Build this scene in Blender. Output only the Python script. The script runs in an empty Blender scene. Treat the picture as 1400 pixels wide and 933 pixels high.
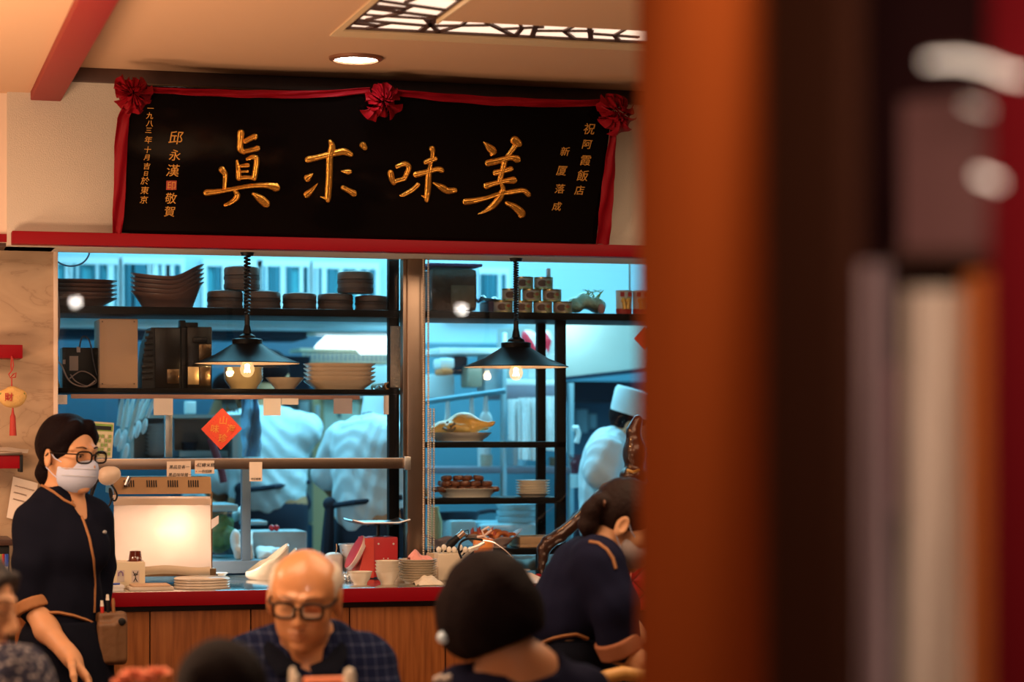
import bpy, bmesh, math, random
import numpy as np
from mathutils import Vector, Matrix

sc = bpy.context.scene
COL = sc.collection
R = math.radians

# ------------------------------------------------------------------ camera
PHI = R(15.6); F = 3150.0; EYE = 1.52; CX, CY = 700.0, 595.0
SI, CO = math.sin(PHI), math.cos(PHI)
FW = Vector((SI, CO, 0)); RT = Vector((CO, -SI, 0)); UP = Vector((0, 0, 1)); CAM = Vector((0, 0, EYE))
cd = bpy.data.cameras.new('camera'); cam = bpy.data.objects.new('camera', cd); COL.objects.link(cam)
cam.location = CAM; cam.rotation_euler = (R(90), 0, -PHI)
cd.sensor_width = 36; cd.lens = F * 36 / 1400; cd.shift_y = (CY - 466.5) / 1400
cd.clip_start = .05
cd.dof.use_dof = True; cd.dof.focus_distance = 7.75; cd.dof.aperture_fstop = 1.85
sc.camera = cam

# ------------------------------------------------------------------ view, world, lights
vs = sc.view_settings
sc.display_settings.display_device = 'sRGB'
vs.view_transform = 'Standard'; vs.look = 'None'; vs.gamma = 1; vs.use_curve_mapping = False
vs.exposure = 0.0
try:
    sc.cycles.use_denoising = True
    sc.cycles.max_bounces = 8; sc.cycles.transparent_max_bounces = 24
    sc.cycles.sample_clamp_indirect = 4
except Exception:
    pass
w = bpy.data.worlds.new('room_glow'); sc.world = w; w.use_nodes = True
w.node_tree.nodes['Background'].inputs[0].default_value = (1.0, .50, .25, 1)
w.node_tree.nodes['Background'].inputs[1].default_value = .055

def light(name, kind, loc, energy, color, size=.1, size_y=None, rot=(0, 0, 0), spot=None, blend=.5):
    l = bpy.data.lights.new(name, kind); l.energy = energy; l.color = color
    if kind == 'AREA':
        l.size = size
        if size_y: l.shape = 'RECTANGLE'; l.size_y = size_y
    else:
        l.shadow_soft_size = size
    if kind == 'SPOT': l.spot_size = R(spot); l.spot_blend = blend
    o = bpy.data.objects.new(name, l); COL.objects.link(o); o.location = loc; o.rotation_euler = rot
    return o
WARM = (1.0, .68, .42); CYAN = (.24, .70, .90)
# dining room: the lit ceiling ring, the rows of ceiling lamps, and added upward fill lights that brighten the ceiling
light('ceiling_ring_light', 'AREA', (2.5, 5.75, 2.70), 46, WARM, 1.9, 1.7)
light('ceiling_lamp_light', 'AREA', (.4, 5.0, 2.6), 36, WARM, 1.2, 1.2)
light('ceiling_lamp_light', 'AREA', (.0, 2.2, 2.6), 12, WARM, 1.4, 1.4)
light('ceiling_lamp_light', 'AREA', (-1.2, 6.4, 2.55), 50, (1, .70, .48), 1.0, 1.0)
light('upward_fill_light', 'AREA', (-.6, 5.2, .9), 96, (1, .61, .36), 1.0, 1.0, (R(180), 0, 0))
light('upward_fill_light', 'AREA', (-1.5, 6.6, .9), 66, (1, .61, .36), 1.0, 1.0, (R(180), 0, 0))
# kitchen: cold tubes on its ceiling
light('kitchen_tube_light', 'AREA', (1.6, 9.6, 2.92), 70, CYAN, 2.2, .9)
light('kitchen_tube_light', 'AREA', (3.4, 9.9, 2.92), 70, CYAN, 1.8, .9)
light('kitchen_tube_light', 'AREA', (2.6, 11.2, 2.92), 58, CYAN, 3.4, .7)

# ------------------------------------------------------------------ geometry helpers
def D(px, py, d): return CAM + FW * d + RT * ((px - CX) / F * d) + UP * ((CY - py) / F * d)
def ray(px, py): return FW + RT * ((px - CX) / F) + UP * ((CY - py) / F)
def P(px, py, Y): r = ray(px, py); return CAM + r * (Y / r.y)
def PZ(px, py, z): r = ray(px, py); return CAM + r * ((z - EYE) / r.z)
def PL(px, py, p0, n): r = ray(px, py); return CAM + r * ((p0 - CAM).dot(n) / r.dot(n))
def Xp(px, Y): return Y * math.tan(PHI + math.atan((px - CX) / F))
def mpp(px, Y): return Y * (SI * math.tan(PHI + math.atan((px - CX) / F)) + CO) / F
def Zp(px, py, Y): return EYE + (CY - py) * mpp(px, Y)

def lin(c):
    c = c / 255.0
    return c / 12.92 if c <= .04045 else ((c + .055) / 1.055) ** 2.4
def rgb(h):
    if isinstance(h, (tuple, list)): return (*h[:3], 1)
    return (lin(int(h[0:2], 16)), lin(int(h[2:4], 16)), lin(int(h[4:6], 16)), 1)

MATS = {}
def mat(name, col, rough=.5, metal=0, spec=.5, bump=0, bscale=60, var=0, vscale=8, emit=0, ecol=None, alpha=1, trans=0, sss=0, coat=0, sheen=0):
    if name in MATS: return MATS[name]
    m = bpy.data.materials.new(name); m.use_nodes = True; nt = m.node_tree; b = nt.nodes['Principled BSDF']
    b.inputs['Base Color'].default_value = rgb(col); b.inputs['Roughness'].default_value = rough
    b.inputs['Metallic'].default_value = metal; b.inputs['Specular IOR Level'].default_value = spec
    b.inputs['Alpha'].default_value = alpha; b.inputs['Transmission Weight'].default_value = trans
    if coat: b.inputs['Coat Weight'].default_value = coat; b.inputs['Coat Roughness'].default_value = .05
    if sheen: b.inputs['Sheen Weight'].default_value = sheen
    if sss:
        b.inputs['Subsurface Weight'].default_value = sss; b.inputs['Subsurface Radius'].default_value = (.012, .004, .002)
    if emit:
        b.inputs['Emission Color'].default_value = rgb(ecol or col); b.inputs['Emission Strength'].default_value = emit
    tc = nt.nodes.new('ShaderNodeTexCoord')
    if var:
        n = nt.nodes.new('ShaderNodeTexNoise'); n.inputs['Scale'].default_value = vscale; n.inputs['Detail'].default_value = 5
        nt.links.new(tc.outputs['Object'], n.inputs['Vector'])
        mx = nt.nodes.new('ShaderNodeMix'); mx.data_type = 'RGBA'
        c = rgb(col); mx.inputs[6].default_value = (c[0] * (1 - var), c[1] * (1 - var), c[2] * (1 - var), 1)
        mx.inputs[7].default_value = (min(1, c[0] * (1 + var)), min(1, c[1] * (1 + var)), min(1, c[2] * (1 + var)), 1)
        nt.links.new(n.outputs['Fac'], mx.inputs[0]); nt.links.new(mx.outputs[2], b.inputs['Base Color'])
    if bump:
        n2 = nt.nodes.new('ShaderNodeTexNoise'); n2.inputs['Scale'].default_value = bscale; n2.inputs['Detail'].default_value = 4
        nt.links.new(tc.outputs['Object'], n2.inputs['Vector'])
        bp_ = nt.nodes.new('ShaderNodeBump'); bp_.inputs['Strength'].default_value = bump; bp_.inputs['Distance'].default_value = .01
        nt.links.new(n2.outputs['Fac'], bp_.inputs['Height']); nt.links.new(bp_.outputs[0], b.inputs['Normal'])
    MATS[name] = m; return m

def ramp_mat(name, build, stops, rough=.5, spec=.4, bump=0, sheen=0):
    """material whose colour is a ramp over a texture made by build(nodes, links, texcoord) -> socket"""
    m = bpy.data.materials.new(name); m.use_nodes = True; nt = m.node_tree; b = nt.nodes['Principled BSDF']
    tc = nt.nodes.new('ShaderNodeTexCoord'); s = build(nt, tc)
    cr = nt.nodes.new('ShaderNodeValToRGB'); e = cr.color_ramp.elements
    e[0].position, e[0].color = stops[0][0], rgb(stops[0][1]); e[1].position, e[1].color = stops[-1][0], rgb(stops[-1][1])
    for p, c in stops[1:-1]: x = e.new(p); x.color = rgb(c)
    nt.links.new(s, cr.inputs[0]); nt.links.new(cr.outputs[0], b.inputs['Base Color'])
    b.inputs['Roughness'].default_value = rough; b.inputs['Specular IOR Level'].default_value = spec
    if sheen: b.inputs['Sheen Weight'].default_value = sheen
    if bump:
        bb = nt.nodes.new('ShaderNodeBump'); bb.inputs['Strength'].default_value = bump; bb.inputs['Distance'].default_value = .005
        nt.links.new(s, bb.inputs['Height']); nt.links.new(bb.outputs[0], b.inputs['Normal'])
    MATS[name] = m; return m
def noise_tex(scale, stretch=(1, 1, 1), detail=5, dist=0):
    def f(nt, tc):
        mp = nt.nodes.new('ShaderNodeMapping'); mp.inputs['Scale'].default_value = stretch
        n = nt.nodes.new('ShaderNodeTexNoise'); n.inputs['Scale'].default_value = scale; n.inputs['Detail'].default_value = detail
        n.inputs['Distortion'].default_value = dist
        nt.links.new(tc.outputs['Object'], mp.inputs[0]); nt.links.new(mp.outputs[0], n.inputs['Vector']); return n.outputs['Fac']
    return f
def vor_tex(scale):
    def f(nt, tc):
        n = nt.nodes.new('ShaderNodeTexVoronoi'); n.inputs['Scale'].default_value = scale
        nt.links.new(tc.outputs['Object'], n.inputs['Vector']); return n.outputs['Distance']
    return f
def check_tex(pitch, frame=None):
    """thin woven lines every `pitch` metres along x+y and z"""
    def f(nt, tc):
        sp = nt.nodes.new('ShaderNodeSeparateXYZ'); nt.links.new(tc.outputs['Object'], sp.inputs[0])
        def lines(sock, wdt=.12):
            a = nt.nodes.new('ShaderNodeMath'); a.operation = 'MULTIPLY'; a.inputs[1].default_value = 1 / pitch; nt.links.new(sock, a.inputs[0])
            fr = nt.nodes.new('ShaderNodeMath'); fr.operation = 'FRACT'; nt.links.new(a.outputs[0], fr.inputs[0])
            lt = nt.nodes.new('ShaderNodeMath'); lt.operation = 'LESS_THAN'; lt.inputs[1].default_value = wdt; nt.links.new(fr.outputs[0], lt.inputs[0])
            return lt.outputs[0]
        ad = nt.nodes.new('ShaderNodeMath'); ad.operation = 'ADD'
        nt.links.new(lines(sp.outputs['X']), ad.inputs[0]); nt.links.new(lines(sp.outputs['Z']), ad.inputs[1])
        ml = nt.nodes.new('ShaderNodeMath'); ml.operation = 'MULTIPLY'; ml.inputs[1].default_value = .5; nt.links.new(ad.outputs[0], ml.inputs[0])
        return ml.outputs[0]
    return f
def glass_mat(name, tint=(1, 1, 1), rough=.02, refl=.06):
    m = bpy.data.materials.new(name); m.use_nodes = True; nt = m.node_tree
    for n in list(nt.nodes):
        if n.type != 'OUTPUT_MATERIAL': nt.nodes.remove(n)
    out = [n for n in nt.nodes if n.type == 'OUTPUT_MATERIAL'][0]
    t = nt.nodes.new('ShaderNodeBsdfTransparent'); t.inputs[0].default_value = (*tint, 1)
    g = nt.nodes.new('ShaderNodeBsdfGlossy'); g.inputs['Roughness'].default_value = rough
    mx = nt.nodes.new('ShaderNodeMixShader'); mx.inputs[0].default_value = refl
    nt.links.new(t.outputs[0], mx.inputs[1]); nt.links.new(g.outputs[0], mx.inputs[2]); nt.links.new(mx.outputs[0], out.inputs[0])
    MATS[name] = m; return m
def paper_mat(name, col, tr=.5, clear=0):
    m = bpy.data.materials.new(name); m.use_nodes = True; nt = m.node_tree
    for n in list(nt.nodes):
        if n.type != 'OUTPUT_MATERIAL': nt.nodes.remove(n)
    out = [n for n in nt.nodes if n.type == 'OUTPUT_MATERIAL'][0]
    d = nt.nodes.new('ShaderNodeBsdfDiffuse'); d.inputs[0].default_value = rgb(col)
    t = nt.nodes.new('ShaderNodeBsdfTranslucent'); t.inputs[0].default_value = rgb(col)
    mx = nt.nodes.new('ShaderNodeMixShader'); mx.inputs[0].default_value = tr
    nt.links.new(d.outputs[0], mx.inputs[1]); nt.links.new(t.outputs[0], mx.inputs[2]); nt.links.new(mx.outputs[0], out.inputs[0])
    if clear:
        tp = nt.nodes.new('ShaderNodeBsdfTransparent'); m2 = nt.nodes.new('ShaderNodeMixShader'); m2.inputs[0].default_value = clear
        nt.links.new(mx.outputs[0], m2.inputs[1]); nt.links.new(tp.outputs[0], m2.inputs[2]); nt.links.new(m2.outputs[0], out.inputs[0])
    MATS[name] = m; return m

def tag(o, label=None, cat=None, group=None, kind=None):
    if label: o['label'] = label
    if cat: o['category'] = cat
    if group: o['group'] = group
    if kind: o['kind'] = kind
    return o
def thing(name, label, cat, loc, group=None):
    o = bpy.data.objects.new(name, None); COL.objects.link(o); o.location = loc; o.empty_display_size = .05
    return tag(o, label, cat, group)
def wpos(o):
    v = Vector(o.location)
    while o.parent: o = o.parent; v += Vector(o.location)
    return v
def link_mesh(name, me, m, parent=None, sharp=38, origin=None):
    for p in me.polygons: p.use_smooth = True
    try: me.set_sharp_from_angle(angle=R(sharp))
    except Exception: pass
    for x in (m if isinstance(m, (list, tuple)) else [m]): me.materials.append(x)
    o = bpy.data.objects.new(name, me); COL.objects.link(o)
    n = len(me.vertices); co = np.empty(n * 3); me.vertices.foreach_get('co', co); co = co.reshape(-1, 3)
    if parent is not None:
        o.parent = parent; off = np.array(wpos(parent))
    else:
        off = np.array(origin) if origin is not None else np.array([(co[:, 0].min() + co[:, 0].max()) / 2, (co[:, 1].min() + co[:, 1].max()) / 2, co[:, 2].min()])
        o.location = off
    co -= off; me.vertices.foreach_set('co', co.ravel()); me.update()
    return o

class MB:
    """collects shapes in world coordinates, build() links them as one mesh"""
    def __init__(s): s.b = bmesh.new()
    def _face(s, vs_, mi=0):
        try: f = s.b.faces.new(vs_); f.material_index = mi; return f
        except ValueError: return None
    def obox(s, c, h, rot=None, bev=0, mi=0, seg=2):
        M = Matrix.Translation(Vector(c)) @ (rot.to_4x4() if rot is not None else Matrix.Identity(4)) @ Matrix.Diagonal((2 * h[0], 2 * h[1], 2 * h[2], 1))
        r = bmesh.ops.create_cube(s.b, size=1, matrix=M); vv = r['verts']
        fs = {f for v in vv for f in v.link_faces}
        for f in fs: f.material_index = mi
        if bev:
            es = list({e for v in vv for e in v.link_edges})
            bmesh.ops.bevel(s.b, geom=es, offset=bev, segments=seg, affect='EDGES', profile=.6)
        return s
    def box(s, x0, x1, y0, y1, z0, z1, bev=0, mi=0):
        return s.obox(((x0 + x1) / 2, (y0 + y1) / 2, (z0 + z1) / 2), (abs(x1 - x0) / 2, abs(y1 - y0) / 2, abs(z1 - z0) / 2), None, bev, mi)
    def bp(s, x0, y0, x1, y1, Y, dep, bev=0, z0=None, z1=None, mi=0):
        """box whose front face at depth plane Y covers the picture rectangle"""
        xm = (x0 + x1) / 2
        return s.box(Xp(x0, Y), Xp(x1, Y), Y, Y + dep, Zp(xm, y1, Y) if z0 is None else z0, Zp(xm, y0, Y) if z1 is None else z1, bev, mi)
    def ring(s, c, ax, ay, rad, n):
        return [s.b.verts.new(c + ax * (rad * math.cos(2 * math.pi * i / n)) + ay * (rad * math.sin(2 * math.pi * i / n))) for i in range(n)]
    def tube(s, pts, r, n=8, closed=False, mi=0, flat=1.0, caps=True):
        pts = [Vector(p) for p in pts]; m = len(pts); rs = r if isinstance(r, (list, tuple)) else [r] * m
        prev = None; rings = []
        for i, p in enumerate(pts):
            if closed: t = pts[(i + 1) % m] - pts[i - 1]
            else: t = pts[min(i + 1, m - 1)] - pts[max(i - 1, 0)]
            t = t.normalized() if t.length > 1e-9 else Vector((0, 0, 1))
            if prev is None:
                a = t.cross(Vector((0, 0, 1)))
                if a.length < .1: a = t.cross(Vector((0, 1, 0)))
            else: a = prev - t * prev.dot(t)
            a.normalize(); prev = a; bq = t.cross(a)
            rings.append(s.ring(p, a, bq * flat, rs[i], n))
        for i in range(m if closed else m - 1):
            A, B = rings[i], rings[(i + 1) % m]
            for k in range(n): s._face((A[k], A[(k + 1) % n], B[(k + 1) % n], B[k]), mi)
        if not closed and caps: s._face(rings[0][::-1], mi); s._face(rings[-1], mi)
        return s
    def cyl(s, a, b_, r1, r2=None, n=20, mi=0):
        return s.tube([a, b_], [r1, r1 if r2 is None else r2], n, mi=mi)
    def lathe(s, c, prof, n=32, sx=1, sy=1, rot=None, mi=0, cap0=True, cap1=True, warp=None):
        c = Vector(c); rings = []
        for r, z in prof:
            ring_ = []
            for i in range(n):
                a = 2 * math.pi * i / n; v = Vector((r * sx * math.cos(a), r * sy * math.sin(a), z))
                if warp: v = warp(v)
                if rot is not None: v = rot @ v
                ring_.append(s.b.verts.new(c + v))
            rings.append(ring_)
        for A, B in zip(rings, rings[1:]):
            for k in range(n): s._face((A[k], A[(k + 1) % n], B[(k + 1) % n], B[k]), mi)
        if cap0: s._face(rings[0][::-1], mi)
        if cap1: s._face(rings[-1], mi)
        return s
    def ell(s, c, r, rot=None, n=20, mi=0):
        k = n // 2
        pr = [(math.cos(-math.pi / 2 + math.pi * i / k) or 1e-4, math.sin(-math.pi / 2 + math.pi * i / k)) for i in range(k + 1)]
        r = (r, r, r) if not isinstance(r, (tuple, list)) else r
        return s.lathe(c, [(max(a, 1e-3), z) for a, z in pr], n, mi=mi, rot=(rot if rot is not None else Matrix.Identity(3)) @ Matrix.Diagonal(r))
    def prism(s, pts, vec, mi=0):
        a = [s.b.verts.new(Vector(p)) for p in pts]; b_ = [s.b.verts.new(Vector(p) + Vector(vec)) for p in pts]; n = len(a)
        s._face(a[::-1], mi); s._face(b_, mi)
        for i in range(n): s._face((a[i], a[(i + 1) % n], b_[(i + 1) % n], b_[i]), mi)
        return s
    def sheet(s, fn, nu, nv, thick=0, mi=0):
        """grid fn(u,v)->point; thick gives it real thickness along its normal"""
        G = [[Vector(fn(i / nu, j / nv)) for j in range(nv + 1)] for i in range(nu + 1)]
        g = [[s.b.verts.new(p) for p in row] for row in G]
        fs = []
        for i in range(nu):
            for j in range(nv): fs.append(s._face((g[i][j], g[i + 1][j], g[i + 1][j + 1], g[i][j + 1]), mi))
        if thick:
            s.b.normal_update()
            h = [[s.b.verts.new(g[i][j].co - g[i][j].normal * thick) for j in range(nv + 1)] for i in range(nu + 1)]
            for i in range(nu):
                for j in range(nv): s._face((h[i][j + 1], h[i + 1][j + 1], h[i + 1][j], h[i][j]), mi)
            for i in range(nu):
                s._face((g[i][0], h[i][0], h[i + 1][0], g[i + 1][0]), mi); s._face((g[i + 1][nv], h[i + 1][nv], h[i][nv], g[i][nv]), mi)
            for j in range(nv):
                s._face((g[0][j + 1], h[0][j + 1], h[0][j], g[0][j]), mi); s._face((g[nu][j], h[nu][j], h[nu][j + 1], g[nu][j + 1]), mi)
        return s
    def build(s, name, m, parent=None, sharp=38, fix=True, origin=None):
        if fix: bmesh.ops.recalc_face_normals(s.b, faces=s.b.faces)
        me = bpy.data.meshes.new(name); s.b.to_mesh(me); s.b.free()
        return link_mesh(name, me, m, parent, sharp, origin)
def struct(name, mb, m, label=None, parent=None):
    o = mb.build(name, m, parent)
    if parent is None: tag(o, label, 'room shell', kind='structure')
    return o
def dup(root, loc, label=None, group=None):
    r = root.copy(); COL.objects.link(r); r.location = loc
    if label: r['label'] = label
    if group: r['group'] = group
    for ch in list(root.children):
        c = ch.copy(); COL.objects.link(c); c.parent = r
        for g in list(ch.children):
            d = g.copy(); COL.objects.link(d); d.parent = c
    return r
ORD = ['topmost', 'second from the top', 'third from the top', 'fourth from the top', 'fifth from the top', 'sixth from the top',
       'seventh from the top', 'eighth from the top', 'ninth from the top', 'tenth from the top']
def nth(i, n): return 'lowest' if i == n - 1 else ORD[i]

def glyphs(s_, size, p, ax, ay, depth, m, parent, name='lettering', offset=0.0, shear=0.0):
    """writing whose lower-left corner is p, running along ax with its up along ay"""
    cu = bpy.data.curves.new(name, 'FONT'); cu.body = s_; cu.size = size; cu.extrude = depth; cu.offset = offset; cu.shear = shear
    cu.resolution_u = 4
    o = bpy.data.objects.new(name, cu); COL.objects.link(o)
    dg = bpy.context.evaluated_depsgraph_get(); dg.update()
    me = bpy.data.meshes.new_from_object(o.evaluated_get(dg)); bpy.data.objects.remove(o); bpy.data.curves.remove(cu)
    ax = Vector(ax).normalized(); ay = Vector(ay).normalized(); nz = ax.cross(ay)
    co = [Vector(p) + ax * v.co.x + ay * v.co.y + nz * v.co.z for v in me.vertices]
    me2 = bpy.data.meshes.new(name); me2.from_pydata(co, [], [tuple(q.vertices) for q in me.polygons]); bpy.data.meshes.remove(me)
    return link_mesh(name, me2, m, parent)

# ------------------------------------------------------------------ smooth bodies from blended solids (surface nets)
def _smin(a, b, k):
    if k <= 0: return np.minimum(a, b)
    h = np.maximum(k - np.abs(a - b), 0) / k
    return np.minimum(a, b) - h * h * k * .25
class SDF:
    def __init__(s): s.p = []; s.planes = []
    def cap(s, a, b, r1, r2=None, k=.03, op=0):
        a, b = np.array(a), np.array(b); r2 = r1 if r2 is None else r2; ba = b - a; L = max(ba @ ba, 1e-9)
        def f(x, y, z):
            px, py, pz = x - a[0], y - a[1], z - a[2]
            t = np.clip((px * ba[0] + py * ba[1] + pz * ba[2]) / L, 0, 1)
            return np.sqrt((px - t * ba[0]) ** 2 + (py - t * ba[1]) ** 2 + (pz - t * ba[2]) ** 2) - (r1 + (r2 - r1) * t)
        rm = max(r1, r2); s.p.append((op, k, f, np.minimum(a, b) - rm, np.maximum(a, b) + rm)); return s
    def path(s, pts, rs, k=.03, op=0):
        for i in range(len(pts) - 1): s.cap(pts[i], pts[i + 1], rs[i], rs[i + 1], k if i == 0 else min(k, .02), op)
        return s
    def ell(s, c, r, rot=None, k=.03, op=0):
        c = np.array(c); r = np.array(r, float); M = np.array(rot if rot is not None else np.eye(3)).T
        def f(x, y, z):
            px, py, pz = x - c[0], y - c[1], z - c[2]
            qx = (M[0, 0] * px + M[0, 1] * py + M[0, 2] * pz); qy = (M[1, 0] * px + M[1, 1] * py + M[1, 2] * pz); qz = (M[2, 0] * px + M[2, 1] * py + M[2, 2] * pz)
            k0 = np.sqrt((qx / r[0]) ** 2 + (qy / r[1]) ** 2 + (qz / r[2]) ** 2)
            k1 = np.sqrt((qx / r[0] ** 2) ** 2 + (qy / r[1] ** 2) ** 2 + (qz / r[2] ** 2) ** 2) + 1e-9
            return k0 * (k0 - 1) / k1
        e = np.abs(M.T) @ r; s.p.append((op, k, f, c - e, c + e)); return s
    def rbox(s, c, h, rd, rot=None, k=.01, op=0):
        c = np.array(c); h = np.array(h, float) - rd; M = np.array(rot if rot is not None else np.eye(3)).T
        def f(x, y, z):
            px, py, pz = x - c[0], y - c[1], z - c[2]
            q = [np.abs(M[i, 0] * px + M[i, 1] * py + M[i, 2] * pz) - h[i] for i in range(3)]
            return np.sqrt(sum(np.maximum(v, 0) ** 2 for v in q)) + np.minimum(np.maximum(q[0], np.maximum(q[1], q[2])), 0) - rd
        e = np.abs(M.T) @ (h + rd); s.p.append((op, k, f, c - e, c + e)); return s
    def cut(s, p, n): s.planes.append((np.array(p), np.array(Vector(n).normalized()))); return s
    def at(s, q):
        q = np.array(q, float).reshape(-1, 3); x, y, z = q[:, 0], q[:, 1], q[:, 2]; Fv = np.full(len(q), .5)
        for op, k, f, lo, hi in s.p:
            g = f(x, y, z); Fv = _smin(Fv, g, k) if op == 0 else -_smin(-Fv, g, k)
        for p, n in s.planes: Fv = np.maximum(Fv, (q - p) @ n)
        return Fv
    def hit(s, px, py, lift=0.0, d0=1.0, d1=12.0):
        """first point on the surface along the sight line of a picture point"""
        r = ray(px, py); t = d0
        for _ in range(160):
            v = float(s.at(CAM + r * t)[0])
            if v < .0008: break
            t += v * .8
            if t > d1: return None
        return CAM + r * (t - lift)
    def mesh(s, name, m, parent=None, res=.006, fine=None, fres=.004, wob=0, matfn=None, origin=None):
        lo = np.min([p[3] for p in s.p if p[0] == 0], axis=0) - .02; hi = np.max([p[4] for p in s.p if p[0] == 0], axis=0) + .02
        def axis(a):
            out = [lo[a]]
            while out[-1] < hi[a]:
                v = out[-1]; st = res
                for q, rd in (fine or []):
                    if abs(v - q[a]) < rd: st = fres
                out.append(v + st)
            return np.array(out)
        xs, ys, zs = axis(0), axis(1), axis(2); Fv = np.full((len(xs), len(ys), len(zs)), .2)
        for op, k, f, l, h in s.p:
            mg = k + 2.5 * res
            sl = [slice(max(0, np.searchsorted(ar, l[i] - mg) - 1), np.searchsorted(ar, h[i] + mg) + 1) for i, ar in enumerate((xs, ys, zs))]
            g = f(xs[sl[0]][:, None, None], ys[sl[1]][None, :, None], zs[sl[2]][None, None, :])
            B = Fv[sl[0], sl[1], sl[2]]
            Fv[sl[0], sl[1], sl[2]] = _smin(B, g, k) if op == 0 else -_smin(-B, g, k)
        X, Y, Z = xs[:, None, None], ys[None, :, None], zs[None, None, :]
        if wob: Fv = Fv + wob * (np.sin(X * 61 + Z * 23 + 2 * np.sin(Y * 31)) * np.sin(Z * 47 + Y * 37 + 1.5 * np.sin(X * 29)))
        for p, n in s.planes: Fv = np.maximum(Fv, (X - p[0]) * n[0] + (Y - p[1]) * n[1] + (Z - p[2]) * n[2])
        Fv[0] = Fv[-1] = .1; Fv[:, 0] = Fv[:, -1] = .1; Fv[:, :, 0] = Fv[:, :, -1] = .1
        sg = Fv < 0; sh = tuple(n - 1 for n in Fv.shape); acc = np.zeros(sh + (3,)); cnt = np.zeros(sh)
        crosses = []
        for ax in range(3):
            a = [slice(None)] * 3; b = [slice(None)] * 3; a[ax] = slice(None, -1); b[ax] = slice(1, None)
            fa, fb = Fv[tuple(a)], Fv[tuple(b)]; c = sg[tuple(a)] != sg[tuple(b)]; crosses.append((c, sg[tuple(a)]))
            ii = np.argwhere(c); t = fa[c] / (fa[c] - fb[c]); pos = np.stack([xs[ii[:, 0]], ys[ii[:, 1]], zs[ii[:, 2]]], 1)
            ar = (xs, ys, zs)[ax]; pos[:, ax] += t * (ar[ii[:, ax] + 1] - ar[ii[:, ax]])
            o1, o2 = [k for k in range(3) if k != ax]
            for d1 in (0, 1):
                for d2 in (0, 1):
                    q = ii.copy(); q[:, o1] -= d1; q[:, o2] -= d2
                    ok = (q >= 0).all(1) & (q[:, 0] < sh[0]) & (q[:, 1] < sh[1]) & (q[:, 2] < sh[2]); q, pp = q[ok], pos[ok]
                    np.add.at(acc, (q[:, 0], q[:, 1], q[:, 2]), pp); np.add.at(cnt, (q[:, 0], q[:, 1], q[:, 2]), 1)
        on = cnt > 0; idx = np.full(sh, -1); idx[on] = np.arange(on.sum()); verts = acc[on] / cnt[on][:, None]
        faces = []
        for ax in range(3):
            c, inside = crosses[ax]; ii = np.argwhere(c); ins = inside[c]; o1, o2 = (ax + 1) % 3, (ax + 2) % 3
            def cell(d1, d2):
                q = ii.copy(); q[:, o1] -= d1; q[:, o2] -= d2; return idx[q[:, 0], q[:, 1], q[:, 2]]
            quad = np.stack([cell(1, 1), cell(0, 1), cell(0, 0), cell(1, 0)], 1)
            quad[~ins] = quad[~ins][:, ::-1]; faces.append(quad)
        faces = np.concatenate(faces); faces = faces[(faces >= 0).all(1)]
        me = bpy.data.meshes.new(name); me.from_pydata(verts.tolist(), [], faces.tolist())
        if matfn is not None:
            ctr = verts[faces].mean(1); me.polygons.foreach_set('material_index', matfn(ctr).astype(np.int32))
        return link_mesh(name, me, m, parent, 180, origin)
# ------------------------------------------------------------------ materials of the room
M_wall = mat('wallpaper', (.60, .54, .46), .85, bump=.25, bscale=260, spec=.1)
M_pale = mat('pale_wall', (.72, .58, .48), .7, spec=.2)
M_ceil = mat('ceiling_paint', (.60, .385, .245), .85, spec=.1)
M_red = mat('red_lacquer', (.24, .0015, .007), .45, spec=.15, var=.12, vscale=5)
M_redp = mat('red_paint', (.26, .018, .016), .5, spec=.2)
M_dkwood = mat('dark_wood', (.055, .022, .014), .5, var=.3, vscale=20)
M_steel = mat('steel', (.34, .25, .19), .3, metal=1, var=.12, vscale=14)
M_steelbr = mat('brushed_steel', (.62, .60, .56), .35, metal=1, var=.1, vscale=30)
M_bsteel = mat('shelf_black', (.004, .0036, .004), .5, spec=.08)
M_black = mat('black_plastic', (.008, .008, .009), .45, spec=.25)
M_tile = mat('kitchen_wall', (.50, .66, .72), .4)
M_floor = mat('floor_tile', (.12, .07, .05), .35)
M_white = mat('porcelain', (.78, .72, .62), .18, spec=.6)
M_cream = mat('cream_plastic', (.72, .62, .44), .5)
M_paper = mat('paper', (.78, .66, .56), .9)
M_glass = glass_mat('window_glass', (.97, .985, .99), .01, .032)
M_gold = mat('gold_leaf', (.80, .38, .06), .27, metal=.85, bump=.3, bscale=120)
M_goldp = mat('gold_paint', (.75, .36, .07), .4, metal=.4)
M_lacq = mat('black_lacquer', (.003, .002, .002), .10, spec=.16)
M_silk = mat('red_silk', (.22, .001, .007), .6, spec=.15)
M_wood = ramp_mat('counter_wood', noise_tex(14, (5, 5, .3), 7, .4), [(.28, (.17, .048, .011)), (.5, (.25, .078, .018)), (.72, (.31, .105, .027))], .45, .25)
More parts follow.
